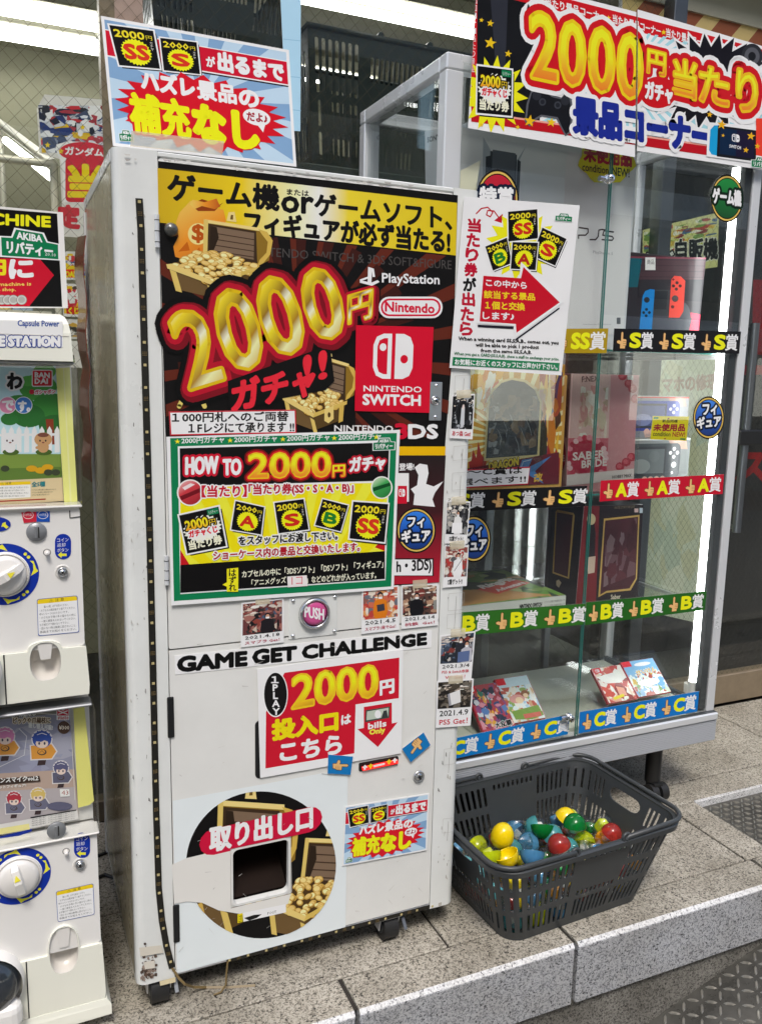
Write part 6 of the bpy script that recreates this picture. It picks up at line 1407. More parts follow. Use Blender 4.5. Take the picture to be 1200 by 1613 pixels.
s = Sheet('laminate', Y=2.0592); FQ = [(741, 560), (890, 574), (880, 762), (735, 768)]; s.base(FQ, '#cf9c3c', .0004); s.clip = [s.uv(*p) for p in FQ]
s.rays(806, 690, 34, 190, '#f2e3b0', FQ, .05, .4); s.patches([(742, 580), (800, 582), (770, 650), (742, 640)], ['#f0e2a8', '#e4b040', '#c8602c', '#f6f0d8', '#d88a30'], 40, 2, (.1, .5))
s.patches([(850, 582), (886, 586), (880, 740), (846, 740)], ['#e8b83c', '#f0d080', '#c87a2c', '#27406e', '#d8a890', '#a84a28', '#3a3426'], 46, 3, (.12, .6))
for x0, w_, h_ in ((752, 9, 70), (862, 9, 62), (744, 6, 44), (874, 7, 50)): s.poly([(x0, 768), (x0 - w_, 728), (x0 - 2, 735 - h_ * .2), (x0 + 1, 730 - h_ * .5), (x0 + 6, 730 - h_ * .2), (x0 + w_ + 5, 725), (x0 + w_ + 2, 768)], '#a8322c')
AW = [(765, 722), (770, 640), (776, 617), (790, 603), (806, 598), (826, 602), (842, 614), (850, 634), (846, 716)]
s.poly([(762, 726), (767, 638), (774, 613), (789, 599), (806, 594.5), (828, 598), (845, 611), (853, 633), (849, 720)], '#d8c890'); s.poly(AW, '#3a4048')
s.clip = [s.uv(*p) for p in AW] if False else s.clip
s.patches([(772, 620), (846, 624), (844, 712), (768, 716)], ['#2e343c', '#4a5058', '#5a4a44', '#3a3c44', '#7a6a58', '#262c34', '#8a8f94'], 70, 5, (.06, .34))
for k in range(7): s.line([(775 + k * 9, 640 + (k * 37) % 50), (780 + k * 9, 652 + (k * 37) % 50), (777 + k * 10, 664 + (k * 37) % 50)], .0012, '#9aa2a8')
s.poly([(735, 738), (880, 712), (880, 765), (735, 770)], '#6a2430'); s.T('DRAGON', (770, 741, 816, 732, 12), '#e8cc3c', [(.14, '#2a2a2a')], b=.06)
s.poly([(812, 752), (822, 724), (838, 722), (832, 736), (868, 718), (842, 742), (856, 762), (832, 748), (826, 764)], '#4a7cb8'); s.line([(814, 752), (824, 727), (836, 724)], .0014, '#d8e4f0'); s.T('改', (841, 760, 854, 757, 13), '#d8b040', b=.04)
s.clip = None; s.build('front_print', fb)
q = MB(); q.box((1.235, 2.0555, 1.12), (1.44, 2.058, 1.36), 'box_window'); q.build('box_window', fb)
pk = box_prize(1.53, 1.782, 2.06, 2.24, 1.0495, 1.405, 'box_pink', 'pink bride figure box in clear wrap on the second shelf', 'figure box')
s = Sheet('laminate', Y=2.0592); PQ = [(899, 588), (1004, 591), (998, 754), (892, 765)]; s.base(PQ, '#e2b2b0', .0004); s.clip = [s.uv(*p) for p in PQ]
s.poly([(962, 588), (1004, 591), (998, 754), (955, 758)], '#d4939a'); s.poly([(899, 588), (962, 588), (958, 690), (896, 690)], '#dcb8b4')
s.patches([(915, 605), (958, 610), (955, 690), (910, 690)], ['#e2d4c4', '#d8b4a8', '#c8908c', '#efe6dc', '#b8a08a', '#cfc0a8'], 46, 7, (.08, .4))
s.poly([(892, 690), (958, 690), (955, 762), (892, 766)], '#c86070'); s.e(924, 722, 31, 34, '#b01c3c', 28)
for i in range(26):
    a = i * .2417; s.e(924 + 30 * math.cos(a * 1.0), 722 + 33 * math.sin(a), 4.5, 4.5, random.Random(i).choice(['#c82c4c', '#e08a98', '#a81838', '#f0c0c4']), 9)
s.T('SABER', (902, 725, 952, 721, 12), '#f0dcd8', b=.05); s.T('BRIDE', (916, 737, 955, 733, 11), '#f0dcd8', b=.05)
for x, y in ((980, 592), (990, 604), (996, 612), (1000, 628), (976, 735), (986, 728), (994, 720)): s.e(x, y, 7, 7, '#b82840', 12); s.e(x - 1, y - 1, 4, 4, '#d85a68', 10)
s.T('F:NEX', (916, 602, 942, 600, 9), '#3a2430', b=.02); s.q(988, 591, 997, 598, '#f0e8e6'); s.poly([(892, 748), (958, 742), (998, 738), (998, 756), (892, 766)], '#e2d6d4'); s.T('HOBBY MAX', (964, 754, 994, 751, 5), '#2a2426', b=.05)
s.clip = None; s.build('front_print', pk)
q = MB(); q.box((1.528, 2.05, 1.0495), (1.79, 2.053, 1.41), 'box_window'); q.box((1.522, 2.054, 1.0495), (1.5245, 2.235, 1.41), 'box_window'); q.build('clear_wrap', pk)
s = Sheet('laminate', org=(1.5292, 0, 0), ex=(0, 1, 0)); s.base([(868, 600), (899, 588), (892, 766), (868, 745)], '#c09494', .0002); s.patches([(870, 602), (897, 592), (893, 690), (870, 680)], ['#b8a08c', '#a88878', '#c8b0a0', '#8a7468'], 20, 9, (.2, .6)); s.e(878, 716, 13, 32, '#a8183a', 24); s.T('BRIDE', (869, 727, 889, 726, 9), '#e8d0cc', b=.04); s.build('side_print', pk)
for z0, z1, col, lab, bg_ in ((1.209, 1.34, '#26388c', 'handheld console box with a blue device, upper of two on the second shelf', '#7c7f84'), (1.0495, 1.207, '#30363a', 'handheld console box with a grey device, lower of two on the second shelf', '#767a79')):
    hb = box_prize(1.80, 2.025 if z0 > 1.2 else 2.045, 2.10, 2.18, z0, z1, 'box_grey', lab, 'console box')
    s = Sheet('laminate', org=(0, 2.0992, 0)); X0, X1 = 1.801, 2.024 if z0 > 1.2 else 2.044
    s.push((X0, z1 - .001, X1, z1 - .001, X1, z0 + .001, X0, z0 + .001), 100, 60, True)
    s.base([(0, 0), (100, 0), (100, 60), (0, 60)], bg_, .0004)
    s.poly([(60, 0), (92, 0), (96, 14), (70, 12)], '#b08f80'); s.poly([(20, 50), (70, 48), (74, 58), (24, 60)], '#b49488')
    s.poly([(p[0], p[1]) for p in rrect(-8, 6, 84, 50, 7)], col); s.q(-8, 10, 60, 46, '#23262c'); s.q(-4, 13, 57, 43, '#3a4474' if z0 > 1.2 else '#565c5e'); s.e(18, 34, 16, 9, '#7078a0' if z0 > 1.2 else '#7a807f', 18); s.e(40, 22, 9, 7, '#3c4876' if z0 > 1.2 else '#5c6264', 14)
    for x, y in ((73, 13), (67, 18), (79, 18), (73, 23)): s.e(x, y, 2.7, 2.4, '#e6e8ee', 12)
    s.e(74, 33, 4.2, 3.8, '#d8dade', 14); s.e(72, 43, 2, 1.8, '#e6e8ee', 10)
    for k in range(4): s.e(26 + k * 10, 51, 5, 4.5, '#c8a494', 12)
    if z0 > 1.2: s.T('Nintendo', (26, 58, 48, 58, 4), '#7a7e84')
    s.q(0, 0, 100, 2, '#b83a2c' if z0 > 1.2 else '#c8ccc8'); s.pop(); s.build('front_print', hb)
rg = box_prize(1.10, 1.535, 2.035, 2.40, .6725, .738, 'box_white', 'flat lying green and orange fitness game box on the third shelf', 'game box')
s = Sheet('laminate', org=(1.10, 2.035, .7388), ex=(1, 0, 0), ey=(0, 1, 0)); 
s.push((0, .365, .435, .365, .435, 0, 0, 0), 100, 84, True); s.base([(0, 0), (100, 0), (100, 84), (0, 84)], '#7a9a4c', .0003); F_ = [(0, 0), (100, 0), (100, 84), (0, 84)]
s.patches(F_, ['#5a8a3c', '#8aaa5c', '#3c5a34', '#a8b878', '#2c3c30', '#6a9a44', '#c89a5c', '#3a4c3a'], 80, 12, (.08, .36)); s.poly([(0, 40), (60, 52), (90, 80), (0, 84)], '#b98a50'); s.poly([(0, 30), (40, 20), (80, 44), (60, 50), (20, 44)], '#3a4436')
s.poly([(48, 50), (90, 32), (96, 46), (56, 66)], '#cc4a38'); s.T('RingFit', (54, 52, 56 + 34, 37, 11, 11), '#f2ece4', b=.07); s.T('Adventure', (60, 60, 92, 46, 6), '#f2ece4', b=.05); s.e(20, 14, 26, 8, '#e0c83c', 24); s.e(20, 14, 22, 6, '#4a3a2c', 24); s.pop(); s.build('top_print', rg)
s = Sheet('laminate', Y=2.0343); s.push((1.10, .7375, 1.535, .7375, 1.535, .673, 1.10, .673), 100, 15, True); s.base([(0, 0), (100, 0), (100, 15), (0, 15)], '#dfe2da', .0003); s.T('NINTENDO SWITCH', (62, 6, 80, 6, 3), '#1c1c1c', b=.05)
for k in range(3): s.T('このソフトは付属の専用器具を使います', (82, 4 + k * 3, 99, 4 + k * 3, 1.7), '#444')
s.pop(); s.build('front_print', rg)
dk = box_prize(1.60, 1.842, 2.07, 2.24, .6725, 1.0, 'box_dark', 'dark maroon figure box with gold outlines on the third shelf', 'figure box')
s = Sheet('laminate', Y=2.0692); DQ = [(920, 797), (1013, 795), (1004, 955), (905, 968)]; s.base(DQ, '#241a1e', .0004); s.clip = [s.uv(*p) for p in DQ]
s.poly([(920, 797), (944, 797), (938, 962), (905, 968)], '#7a2026'); s.poly([(924, 818), (934, 812), (938, 840), (936, 900), (926, 902), (922, 860)], '#2a2024'); s.e(931, 818, 7, 9, '#c8b890', 14); s.poly([(924, 878), (938, 876), (936, 902), (926, 904)], '#d0b8a4')
s.poly([(951, 817), (1007, 811), (1003, 912), (993, 930), (955, 934), (942, 941)], '#caa65a'); s.poly([(953, 820), (1005, 814), (1001, 911), (991, 927), (955, 931), (945, 937)], '#4a2028')
s.patches([(956, 822), (1003, 816), (1000, 905), (950, 925)], ['#5a2830', '#6a4a50', '#42181f', '#7c6468', '#50222a'], 26, 13, (.14, .5)); s.T('Saber', (962, 944, 977, 943, 7), '#e8dcc4', b=.02); s.T('FATE STAY NIGHT', (968, 802, 1000, 800, 4), '#8a7a60'); s.q(999, 801, 1005, 807, '#d8b8b4'); s.q(1007, 800, 1012, 808, '#c0d0da'); s.clip = None; s.build('front_print', dk)
s = Sheet('laminate', org=(1.5992, 0, 0), ex=(0, 1, 0)); SQ = [(868, 803), (919, 797), (905, 967), (862, 938)]; s.base(SQ, '#21181b', .0002); s.poly([(875, 806), (878, 803), (903, 808), (905, 812), (896, 912), (870, 903)], '#caa65a'); s.poly([(877, 807), (902, 811), (894, 909), (872, 901)], '#47212a'); s.poly([(876, 915), (880, 913), (884, 918), (880, 926), (876, 922)], '#c8b898'); s.build('side_print', dk)
# four game cases leaning on a stand
for nm, c in (('case_red', '#a81c2c'),): P(nm, c, .25, coat=.3)
TE = Vector((0, .15, .13)).normalized(); TN = Vector((0, -TE.z, TE.y))
q = MB(); q.prism([(1.25, 2.055, .318), (1.25, 2.21, .318), (1.25, 2.198, .452)], (.80, 0, 0), 'clear_acrylic'); q.build('acrylic_stand', label='clear acrylic stand holding the game cases at the bottom of the showcase', cat='stand')
CASES = [((740, 1085, 771, 1073, 823, 1140, 768, 1160), ['#3a4a78', '#a8404c', '#c8ccd4', '#3a7a6a', '#d8a03c', '#8a4a7a', '#2c3448', '#e0b8a8', '#5a7ab0', '#d08a9a'], 'game case with crowded blue and red cover, first from the left', '大乱闘'),
         ((777, 1069, 830, 1065, 860, 1130, 808, 1141), ['#e8e4da', '#d8e4ee', '#c89a7a', '#8aa85c', '#b85a4c', '#f0ece4', '#d8b890', '#a8c8e0'], 'game case with pale farm picture cover, second from the left', 'ファーム'),
         ((931, 1055, 976, 1046, 1003, 1098, 960, 1111), ['#b03028', '#e8e0d8', '#c84a3c', '#d8c0a8', '#8a2420', '#e0a08a', '#f0e8e0'], 'game case with red and white cover, third from the left', ''),
         ((976, 1044, 1030, 1036, 1055, 1090, 1005, 1099), ['#6aa0cc', '#d8e4e0', '#b8c8b0', '#c8a84a', '#8ab0d0', '#e8ece4', '#7a9a5c', '#a84a3c'], 'game case with sky blue and gold cover, fourth from the left', 'せいけん')]
for i, (q4, pal, lab, tx) in enumerate(CASES):
    o = Vector((0, 2.05, .33)) + TN * .012
    s = Sheet('laminate', org=o, ex=(1, 0, 0), ey=TE); c4 = [s.uv(q4[j], q4[j + 1]) for j in (0, 2, 4, 6)]
    xa = (c4[0][0] + c4[3][0]) / 2; xb = (c4[1][0] + c4[2][0]) / 2; ya = (c4[2][1] + c4[3][1]) / 2; yb = (c4[0][1] + c4[1][1]) / 2
    if i == 0: xa = xb - .118
    t = thing('game_case', lab, 'game case', tuple(o + s.ex * ((xa + xb) / 2) + s.ey * ya), 'game cases on the bottom shelf')
    q = MB(); pt = lambda a, b: o + s.ex * a + s.ey * b
    q.prism([pt(xa, ya), pt(xb, ya), pt(xb, yb), pt(xa, yb)], s.n * -.0115, 'case_red'); q.build('case', t)
    s.push((xa + .004, yb - .001, xb - .0015, yb - .001, xb - .0015, ya + .001, xa + .004, ya + .001), 100, 160, True)
    CV = [(0, 0), (100, 0), (100, 160), (0, 160)]; s.base(CV, pal[1], .0002); s.patches(CV, pal, 120, 80 + i, (.06, .26) if i != 2 else (.1, .5)); s.q(0, 0, 26, 24, '#d4142c'); console_mark(s, (6, 5, 20, 5, 20, 19, 6, 19), '#fff', '#d4142c')
    if i == 1: s.q(0, 0, 100, 34, '#c4dcee'); s.q(0, 0, 26, 24, '#d4142c'); s.e(40, 80, 24, 16, '#d89a94', 18); s.e(45, 86, 12, 12, '#e8cca8', 14); s.e(70, 66, 13, 13, '#8a5a3c', 14); s.e(70, 72, 8, 8, '#e8cca8', 12); s.poly([(8, 120), (95, 112), (98, 150), (60, 158), (10, 150)], '#7a9a48'); s.q(38, 136, 92, 152, '#c86a5c')
    if i == 3: s.q(0, 0, 100, 60, '#7ab0d8'); s.e(60, 20, 26, 9, '#e8f0f4', 16); s.q(0, 0, 26, 24, '#d4142c'); s.T('せいけん', (28, 66, 92, 60, 20), '#d0a83c', [(.12, '#f4f0e0')], b=.04); s.e(50, 104, 34, 16, '#e8f0ea', 18)
    if i == 2: s.poly([(0, 40), (60, 30), (100, 60), (70, 80), (20, 74)], '#efe8e2'); s.poly([(20, 140), (60, 130), (62, 142), (22, 152)], '#e0d020')
    if i == 0: s.T('大乱闘', (40, 152, 92, 148, 18), '#16161a', [(.12, '#e8e8e8')], b=.05)
    s.pop(); s.build('cover_print', t)

# ------------------------------------------------------------------ banner over the showcase
def banner(part, Y):
    s = Sheet('laminate', Y=Y)
    B_ = [(752, -46), (1002, 18), (1000, 247), (737, 201)] if part == 0 else [(1004, 14), (1215, 76), (1214, 269), (1003, 237)]
    s.base(B_, '#f0eeec', .0005); s.clip = [s.uv(*p) for p in B_]
    TOP = lambda x, d=0: -46 + (x - 752) * .2575 + d
    BOT = lambda x, d=0: (201 + (x - 737) * .1755 if x < 1002 else 237 + (x - 1003) * .152) + d
    band = lambda x0, x1, fa, a, fb_, b, col, d=-90: s.poly([(x0, fa(x0, a)), (x1, fa(x1, a)), (x1, fb_(x1, b)), (x0, fb_(x0, b))], col, d)
    band(742, 1220, TOP, 7, BOT, -12, '#c8161f'); band(752, 1220, TOP, 30, BOT, -24, '#eef2f2'); 
    s.rays(985, 120, 46, 320, '#9fd3dc', [(752, 0), (1220, 90), (1220, 250), (752, 190)], 0, .42)
    s.poly([(752, TOP(752, 30)), (850, TOP(850, 30)), (850, 190), (858, 196), (800, 196), (750, 182)], '#141416'); s.poly([(772, -10), (800, -10), (796, 100), (786, 150), (780, 100)], '#2c2e36')
    s.poly([(746, -40), (754, -40), (745, 115), (737, 112)], '#c8161f'); s.V('景品コーナー当たり景品', 748, -12, 744, 108, 7, 10, '#f4e8e8')
    for x0, x1 in ((765, 850), (859, 953), (965, 1040), (1049, 1120), (1129, 1198)):
        s.T('当たり景品コーナー', (x0, TOP(x0, 27), x1, TOP(x1, 27), 14, 13), '#f4e8e6', b=.03); s.burst(x1 + 5, TOP(x1, 22), 4.5, 4.5, 5, .45, '#f2c81c', -1.57)
    band(742, 1220, BOT, -28, BOT, -11, '#b81420'); band(742, 1220, BOT, -28, BOT, -25, '#e8a090')
    s.burst(778, 148, 54, 62, 16, .66, '#f4e21a', .1); ticket(s, (752, 103, 806, 110, 805, 182, 751, 177))
    for x, y, r_ in ((772, 67, 10), (772, 36, 6), (758, 31, 4), (800, 84, 6), (835, 188, 9), (868, 192, 8), (815, 200, 4), (758, 196, 4)): s.burst(x, y, r_, r_, 5, .42, '#f2c01c', -1.4)
    s.burst(1116, 128, 108, 84, 26, .72, '#f4f2ee', .05); s.burst(1116, 128, 100, 76, 26, .72, '#17141a', .05)
    s.e(1184, 88, 17, 20, '#2a2a2e', 24); s.e(1184, 88, 12, 14, '#55565c', 24); s.e(1184, 88, 6, 7, '#1a1a1c', 18)
    # pad
    s.poly([(836, 143), (846, 138), (863, 142), (869, 149), (884, 153), (891, 144), (899, 150), (902, 170), (900, 208), (890, 214), (882, 199), (876, 187), (853, 183), (843, 189), (834, 199), (826, 191), (829, 163)], '#5a5c62'); s.poly([(837, 146), (846, 141), (862, 145), (868, 152), (884, 156), (890, 147), (896, 152), (899, 170), (897, 206), (891, 211), (884, 198), (878, 184), (852, 180), (842, 186), (834, 196), (829, 190), (832, 164)], '#17181c')
    for x, y in ((845, 150), (890, 158)): s.e(x, y, 7, 7.5, '#2a2c32', 18)
    for x, y in ((854, 160), (878, 165)): s.e(x, y, 5.6, 6, '#3a3d44', 16); s.e(x, y, 3.4, 3.7, '#202228', 14)
    s.burst(834, 190, 10, 10, 5, .42, '#f2b81c', -1.4)
    D4 = [('2', (835, 18, 876, 26, 876, 128, 838, 120)), ('0', (882, 31, 920, 39, 919, 137, 882, 129)), ('0', (929, 41, 966, 49, 965, 147, 928, 139)), ('0', (974, 51, 1010, 59, 1009, 157, 973, 149))]
    R3 = [('円', (1020, 77, 1048, 84, 1047, 120, 1019, 113)), ('当', (1061, 92, 1096, 99, 1095, 156, 1060, 147)), ('た', (1102, 103, 1148, 112, 1146, 168, 1101, 157)), ('り', (1160, 109, 1192, 116, 1190, 182, 1161, 170))]
    for w, w2, c in ((.23, .36, '#f6f4f0'), (.155, .23, '#c8161f')):
        for ch, q4 in D4: s.T(ch, q4, c, [(w, c)])
        for ch, q4 in R3: s.T(ch, q4, c, [(w2, c)])
        s.e(1036, 145, 34 if c != '#c8161f' else 29, 30 if c != '#c8161f' else 25, c, 24)
    for ch, q4 in D4: s.T(ch, q4, 'flame', [(.055, '#f6c81a')], d=-90)
    for ch, q4 in R3: s.T(ch, q4, 'flame', [(.07, '#f6b81c')], d=-90)
    s.T('ガチャ', (1016, 155, 1058, 163, 28, 26), '#f6f2f0', [(.16, '#c8161f')], b=.06)
    for w, c in ((.2, '#f4f4f2'),): s.T('景品コーナー', (904, 154, 1118, 192, 1118, 242, 904, 207), c, [(w, c)])
    s.T('景品コーナー', (904, 154, 1118, 192, 1118, 242, 904, 207), '#1c2c8c', b=.075)
    s.poly([(1114, 192), (1222, 200), (1222, 262), (1112, 246)], '#f2f2f0'); s.poly([(1118, 204), (1124, 197), (1132, 197), (1130, 245), (1120, 243), (1116, 236)], '#1a9ad0'); s.poly([(1130, 197), (1190, 205), (1190, 254), (1128, 246)], '#17181c'); s.poly([(1134, 201), (1187, 208), (1187, 249), (1132, 242)], '#0e2440'); s.poly([(1160, 205), (1187, 208), (1187, 249), (1158, 246)], '#1c1430')
    s.poly([(1190, 186), (1200, 186), (1222, 192), (1222, 250), (1190, 244)], '#e8402c'); console_mark(s, (1152, 210, 1164, 212, 1164, 224, 1152, 222), '#f0f0f0', '#0e2440'); s.T('SWITCH', (1148, 232, 1166, 235, 5), '#f0f0f0', b=.04)
    for x, y, r_ in ((1136, 196, 8), (1182, 214, 7), (1174, 236, 5), (1192, 230, 5), (1117, 180, 5), (1138, 213, 3)): s.burst(x, y, r_, r_, 5, .42, '#f2b01c', -1.4)
    shop_logo(s, (1183, 246, 1216, 250, 1216, 266, 1183, 262)); s.clip = None
    return s
bn = thing('banner', 'long red and white 2000 yen prize corner banner over the showcase', 'banner', (1.6, 1.945, 2.0))
banner(0, 1.940).build('banner_sheet', bn); banner(1, 1.950).build('banner_sheet', bn)
# ------------------------------------------------------------------ grey shopping basket of capsules
P('basket_grey', '#383b3d', .42, var=.08, scale=20, bump=.08, bscale=200)
BC, BA, BH = Vector((1.292, 1.738, 0)), RAD(3.2), .238
BM = Matrix.Translation(BC) @ Matrix.Rotation(BA, 4, 'Z')
bk = thing('shopping_basket', 'dark grey slotted plastic shopping basket full of toy capsules on the granite floor', 'basket', tuple(BC))
HX, HY, RR = .292, .205, .062; bx, by, br = .222, .148, .05
def edge(v):                                   # half sizes and corner radius at height fraction v
    return bx + (HX - bx) * v, by + (HY - by) * v, br + (RR - br) * v
q = MB(); th = .0028
def W3(x, y, z): return BM @ Vector((x, y, z))
def side(axis, sgn, rects):
    (x0, y0, r0), (x1, y1, r1) = edge(0), edge(1)
    if axis == 'x':
        A, B = W3(-sgn * (x0 - r0) * -1 if 0 else -(x0 - r0), sgn * y0, .004), W3(x0 - r0, sgn * y0, .004); D, C = W3(-(x1 - r1), sgn * y1, BH), W3(x1 - r1, sgn * y1, BH); n = BM.to_3x3() @ Vector((0, -sgn, 0))
    else:
        A, B = W3(sgn * x0, -(y0 - r0), .004), W3(sgn * x0, y0 - r0, .004); D, C = W3(sgn * x1, -(y1 - r1), BH), W3(sgn * x1, y1 - r1, BH); n = BM.to_3x3() @ Vector((-sgn, 0, 0))
    slot_panel(q, A, B, C, D, rects, th, 'basket_grey', n)
LONG = []
for u0, u1, n in ((.01, .36, 8), (.75, .985, 6)):
    LONG += rows(u0, u1, n, .70, .93, .5) + rows(u0, u1, n, .40, .62, .5) + rows(u0, u1, n, .09, .33, .5)
LONG += rows(.4, .73, 9, .87, .94, .5) + rows(.4, .73, 9, .38, .45, .5) + rows(.4, .73, 9, .09, .33, .5)
side('x', -1, LONG); side('x', 1, LONG)
SH = rows(.02, .2, 3, .70, .93, .5) + rows(.8, .98, 3, .70, .93, .5) + rows(.03, .97, 14, .40, .60, .5) + rows(.03, .97, 14, .09, .33, .5) + [(.28, .72, .76, .92)]
SH = [r for r in SH if not (r[0] > .26 and r[1] < .74 and .35 < r[2] < .65)] + rows(.3, .7, 6, .40, .46, .5)
side('y', -1, SH); side('y', 1, SH)
NS = 12; VB = [0.0, .09, .33, .40, .62, .70, .93, 1.0]
for cx, cy, a0 in ((1, 1, 0), (-1, 1, 90), (-1, -1, 180), (1, -1, 270)):
    def cp(v, k, d):
        x, y, r = edge(v); a = RAD(a0 + 90 * k / NS); return W3(cx * (x - r) + (r - d) * math.cos(a), cy * (y - r) + (r - d) * math.sin(a), .004 + (BH - .004) * v)
    for k in range(NS):
        for j in range(len(VB) - 1):
            if j in (1, 3, 5) and k % 3 == 1 and True: continue
            vs = [cp(VB[j], k, 0), cp(VB[j], k + 1, 0), cp(VB[j + 1], k + 1, 0), cp(VB[j + 1], k, 0)]; wi = [cp(VB[j], k, th), cp(VB[j], k + 1, th), cp(VB[j + 1], k + 1, th), cp(VB[j + 1], k, th)]
            q.add(vs + wi, [(0, 1, 2, 3), (7, 6, 5, 4), (0, 4, 5, 1), (1, 5, 6, 2), (2, 6, 7, 3), (3, 7, 4, 0)], 'basket_grey')
def loop(v, z, out=0., n=8):
    x, y, r = edge(v); x += out; y += out; r += out; p = []
    for cx, cy, a0 in ((1, 1, 0), (-1, 1, 90), (-1, -1, 180), (1, -1, 270)):
        p += [W3(cx * (x - r) + r * math.cos(RAD(a0 + 90 * k / n)), cy * (y - r) + r * math.sin(RAD(a0 + 90 * k / n)), z) for k in range(n + 1)]
    return p
b = loop(0, .004); q.prism(b, (0, 0, -.0035), 'basket_grey')
q.build('slotted_wall', bk)
q = MB(); n = len(loop(1, BH)); L4 = [loop(1, BH - .016, .003), loop(1, BH - .013, .010), loop(1, BH + .002, .013), loop(1, BH + .006, .008), loop(1, BH + .004, -.003), loop(1, BH - .016, -.003)]
for a, b in zip(L4, L4[1:] + L4[:1]): q.add(a + b, [(i, (i + 1) % n, n + (i + 1) % n, n + i) for i in range(n)], 'basket_grey', True)
q.build('rim', bk)
for sg in (-1, 1):                              # two carrying handles folded down along the rim
    x, y, r = edge(1); x += .010; y += .008; path = []
    path += [(sg * .082, -y, BH + .006), (sg * .085, -y - .002, BH + .0135)]
    cs_ = [(sg * (x - r) + sg * r * math.sin(RAD(a)), -(y - r) - r * math.cos(RAD(a)), BH + .0145) for a in range(0, 91, 15)]
    cs2 = [(sg * (x - r) + sg * r * math.cos(RAD(a)), (y - r) + r * math.sin(RAD(a)), BH + .0145) for a in range(0, 91, 15)]
    path += cs_ + cs2 + [(sg * .085, y + .002, BH + .0135), (sg * .082, y, BH + .006)]
    q = MB(); q.tube([W3(*p) for p in path], .0062, 'basket_grey', 10)
    for yy in (-y, y):
        q.tube([W3(sg * .082 + .011 * math.cos(t), yy - .001 * (1 if yy > 0 else -1), BH + .010 + .011 * math.sin(t)) for t in [6.28318 * i / 14 for i in range(14)]], .0045, 'basket_grey', 8, closed=True)
    q.build('carrying_handle', bk)
# capsules
def PLASTIC(name, col, alpha=.0):
    m, t, b = new_mat(name); b.inputs['Base Color'].default_value = lin(col); b.inputs['Roughness'].default_value = .14; b.inputs['Coat Weight'].default_value = .4
    if alpha:
        tr = t.nodes.new('ShaderNodeBsdfTransparent'); tr.inputs[0].default_value = lin(col, 1.25); mx = t.nodes.new('ShaderNodeMixShader'); mx.inputs[0].default_value = alpha
        t.links.new(b.outputs[0], mx.inputs[1]); t.links.new(tr.outputs[0], mx.inputs[2]); t.links.new(mx.outputs[0], t.nodes['Material Output'].inputs[0])
CC = {'yellow': '#f2c80c', 'green': '#128a3c', 'red': '#b83c34', 'blue': '#5a9ac0', 'orange': '#ee9a1c', 'lime': '#c8d41c', 'teal': '#5ab0b4'}
for k, c in CC.items(): PLASTIC('cap_' + k, c, 0 if k in ('yellow', 'orange') else .5)
GLASS('capsule_clear', (.95, .96, .96), 1.5, .02, boost=.03); P('toy_grey', '#b8b4ae', .5, var=.4, scale=50); P('leaflet', '#e0ddd4', .6, var=.25, scale=40)
R = .0325
def hemi(q, mat, r=R, h=1.0, open_=False):
    pr = [(r * math.cos(RAD(a)), r * h * math.sin(RAD(a))) for a in (0, 15, 30, 45, 60, 75, 86)] + [(.0004, r * h)]
    q.lathe(pr, (0, 0, 0), (0, 0, 1), mat, 24)
    if open_:
        q.lathe([(p[0] * .94 + .00002, p[1] * .94) for p in pr], (0, 0, 0), (0, 0, 1), mat, 24); q.lathe([(r, 0), (r * 1.03, -.0015), (r * .94, -.0015), (r * .94, 0)], (0, 0, 0), (0, 0, 1), mat, 24)
PROTO = {}
def proto(kind, col):
    key = (kind, col)
    if key not in PROTO:
        q = MB()
        if kind == 'ball':
            hemi(q, 'cap_' + col, R, 1.12); a = q
            q2 = MB(); q2.lathe([(R * .985 * math.cos(RAD(x)), -R * 1.08 * math.sin(RAD(x))) for x in (0, 15, 30, 45, 60, 75, 88)], (0, 0, 0), (0, 0, 1), 'capsule_clear', 24)
            q3 = MB(); q3.box((-.012, -.009, -.018), (.011, .010, .010), 'leaflet', .004, 2)
            PROTO[key] = [('cap', a), ('clear_half', q2), ('contents', q3)]
        elif kind == 'clear':
            q.lathe([(R * math.cos(RAD(x)), R * 1.08 * math.sin(RAD(x))) for x in (-88, -70, -50, -25, 0, 25, 50, 70, 88)], (0, 0, 0), (0, 0, 1), 'capsule_clear', 24)
            q3 = MB(); q3.box((-.015, -.012, -.02), (.014, .013, .016), 'toy_' + col if 'toy_' + col in MATS else P('toy_' + col, CC.get(col, '#b8b4ae'), .5, var=.3, scale=60) and 'toy_' + col, .006, 2)
            PROTO[key] = [('clear_shell', q), ('contents', q3)]
        elif kind == 'egg':
            q.lathe([(.0004, R * 1.22), (R * .35, R * 1.15), (R * .66, R * .9), (R * .88, R * .55), (R, .0), (R * .94, -R * .4), (R * .74, -R * .75), (R * .4, -R * .98), (.0004, -R * 1.05)], (0, 0, 0), (0, 0, 1), 'cap_' + col, 28); PROTO[key] = [('shell', q)]
        elif kind == 'half': hemi(q, 'cap_' + col if col != 'clear' else 'capsule_clear', R, 1.1, True); PROTO[key] = [('shell', q)]
    return PROTO[key]
BUILT = {}
def capsule(kind, col, loc, rot, label, group='toy capsules heaped in the grey basket', sc=1.0):
    key = (kind, col)
    if key not in BUILT:
        t = bpy.data.objects.new('toy_capsule', None); COL.objects.link(t); t.empty_display_size = .02
        for nm, m in proto(kind, col): m.build(nm, t)
        BUILT[key] = t; o = t
    else: o = copy_tree(BUILT[key])
    o.location = loc; o.rotation_euler = rot; o.scale = (sc,) * 3
    o['label'] = label; o['category'] = 'capsule'; o['group'] = group
    return o
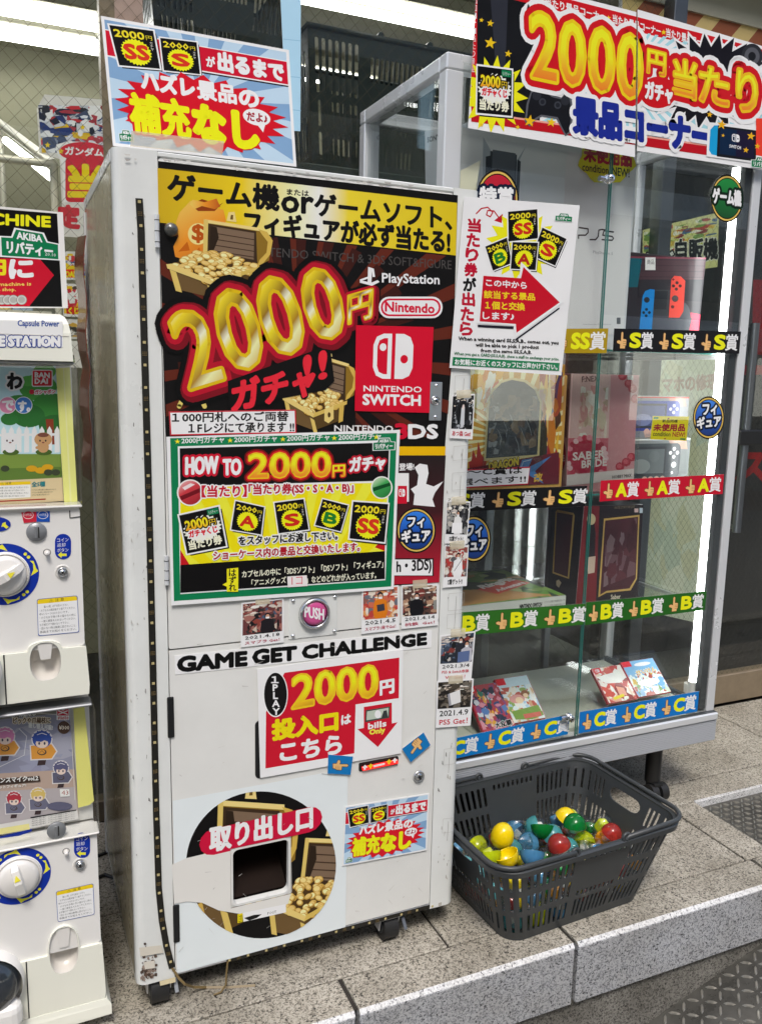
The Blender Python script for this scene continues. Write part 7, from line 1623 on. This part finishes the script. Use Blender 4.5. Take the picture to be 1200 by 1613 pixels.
rr = random.Random(12); cols = ['yellow', 'yellow', 'yellow', 'red', 'red', 'blue', 'blue', 'lime', 'green', 'orange', 'teal']
TOPS = [  # kind, colour, place in the photograph, height, turn, label
    ('egg', 'yellow', (791, 1318), .152, (.15, .1, 0), 'glossy yellow egg shaped capsule standing highest in the basket', 1.0),
    ('half', 'green', (854, 1302), .150, (2.6, .35, 0), 'open green capsule half showing its hollow inside', 1.0),
    ('ball', 'green', (905, 1302), .150, (-.1, .1, .3), 'green topped capsule with a clear lower half', 1.0),
    ('ball', 'red', (881, 1334), .146, (-.2, -.3, .2), 'red brown capsule beside the front rim', .98),
    ('half', 'blue', (838, 1344), .150, (2.55, .45, 0), 'pale blue cup shaped capsule half near the front rim', 1.0),
    ('half', 'yellow', (797, 1346), .148, (2.75, -.2, .4), 'open yellow capsule half at the front left corner', 1.0),
    ('half', 'lime', (770, 1345), .142, (2.5, .3, .2), 'lime yellow capsule half tucked under the left rim', 1.0),
    ('half', 'clear', (938, 1326), .150, (2.9, .15, 0), 'clear empty capsule half right of the red brown one', 1.05),
    ('ball', 'red', (962, 1315), .140, (.3, .3, 0), 'red capsule near the right end of the basket', .9),
    ('half', 'clear', (820, 1326), .136, (2.2, -.3, 0), 'clear capsule half between the yellow egg and green half', 1.0),
    ('ball', 'teal', (868, 1318), .122, (.5, .2, 0), 'teal capsule under the open green half', 1.0)]
TOPS += [('half', 'clear', (912, 1340), .150, (2.7, -.2, .5), 'clear capsule half leaning on the front rim', 1.0), ('clear', 'lime', (948, 1300), .136, (.4, .2, 0), 'clear capsule with lime contents near the back right corner', 1.0), ('half', 'yellow', (890, 1290), .13, (.3, .4, 0), 'yellow capsule half dome behind the green topped capsule', .95), ('half', 'clear', (812, 1300), .138, (2.4, .5, .3), 'clear capsule half behind the yellow egg', 1.0)]
tops = []
for kind, col, px, z, rot, lab, sc in TOPS:
    p = at(*px, Z=z); tops.append(p); capsule(kind, col, p, rot, lab, sc=sc)
for k, z in enumerate((.039, .104)):
    x, y, r = edge(z / BH); x -= .040; y -= .040; nx, ny = int(2 * x / .066) + 1, int(2 * y / .066) + 1
    for i in range(nx):
        for j in range(ny):
            u = -x + (2 * x) * (i + .0) / max(1, nx - 1) + rr.uniform(-.004, .004); v = -y + 2 * y * j / max(1, ny - 1) + rr.uniform(-.004, .004)
            if abs(u) > x - .02 and abs(v) > y - .02: u *= .95; v *= .95
            c = rr.choice(cols); ed = 'upper layer' if k == 1 else 'bottom layer'
            pw = W3(u, v, z + rr.uniform(-.003, .004))
            if k == 1 and any((pw - t).length < .034 for t in tops): continue
            if k == 1: pw.z -= .006
            if rr.random() < (.72 if k == 1 else .2): capsule('clear', c, pw, (rr.uniform(0, 6), rr.uniform(0, 6), 0), f'clear toy capsule with {c} contents in the {ed} of the basket')
            else: capsule('ball', c, pw, (rr.uniform(0, 6), rr.uniform(0, 6), 0), f'{c} and clear toy capsule in the {ed} of the basket')
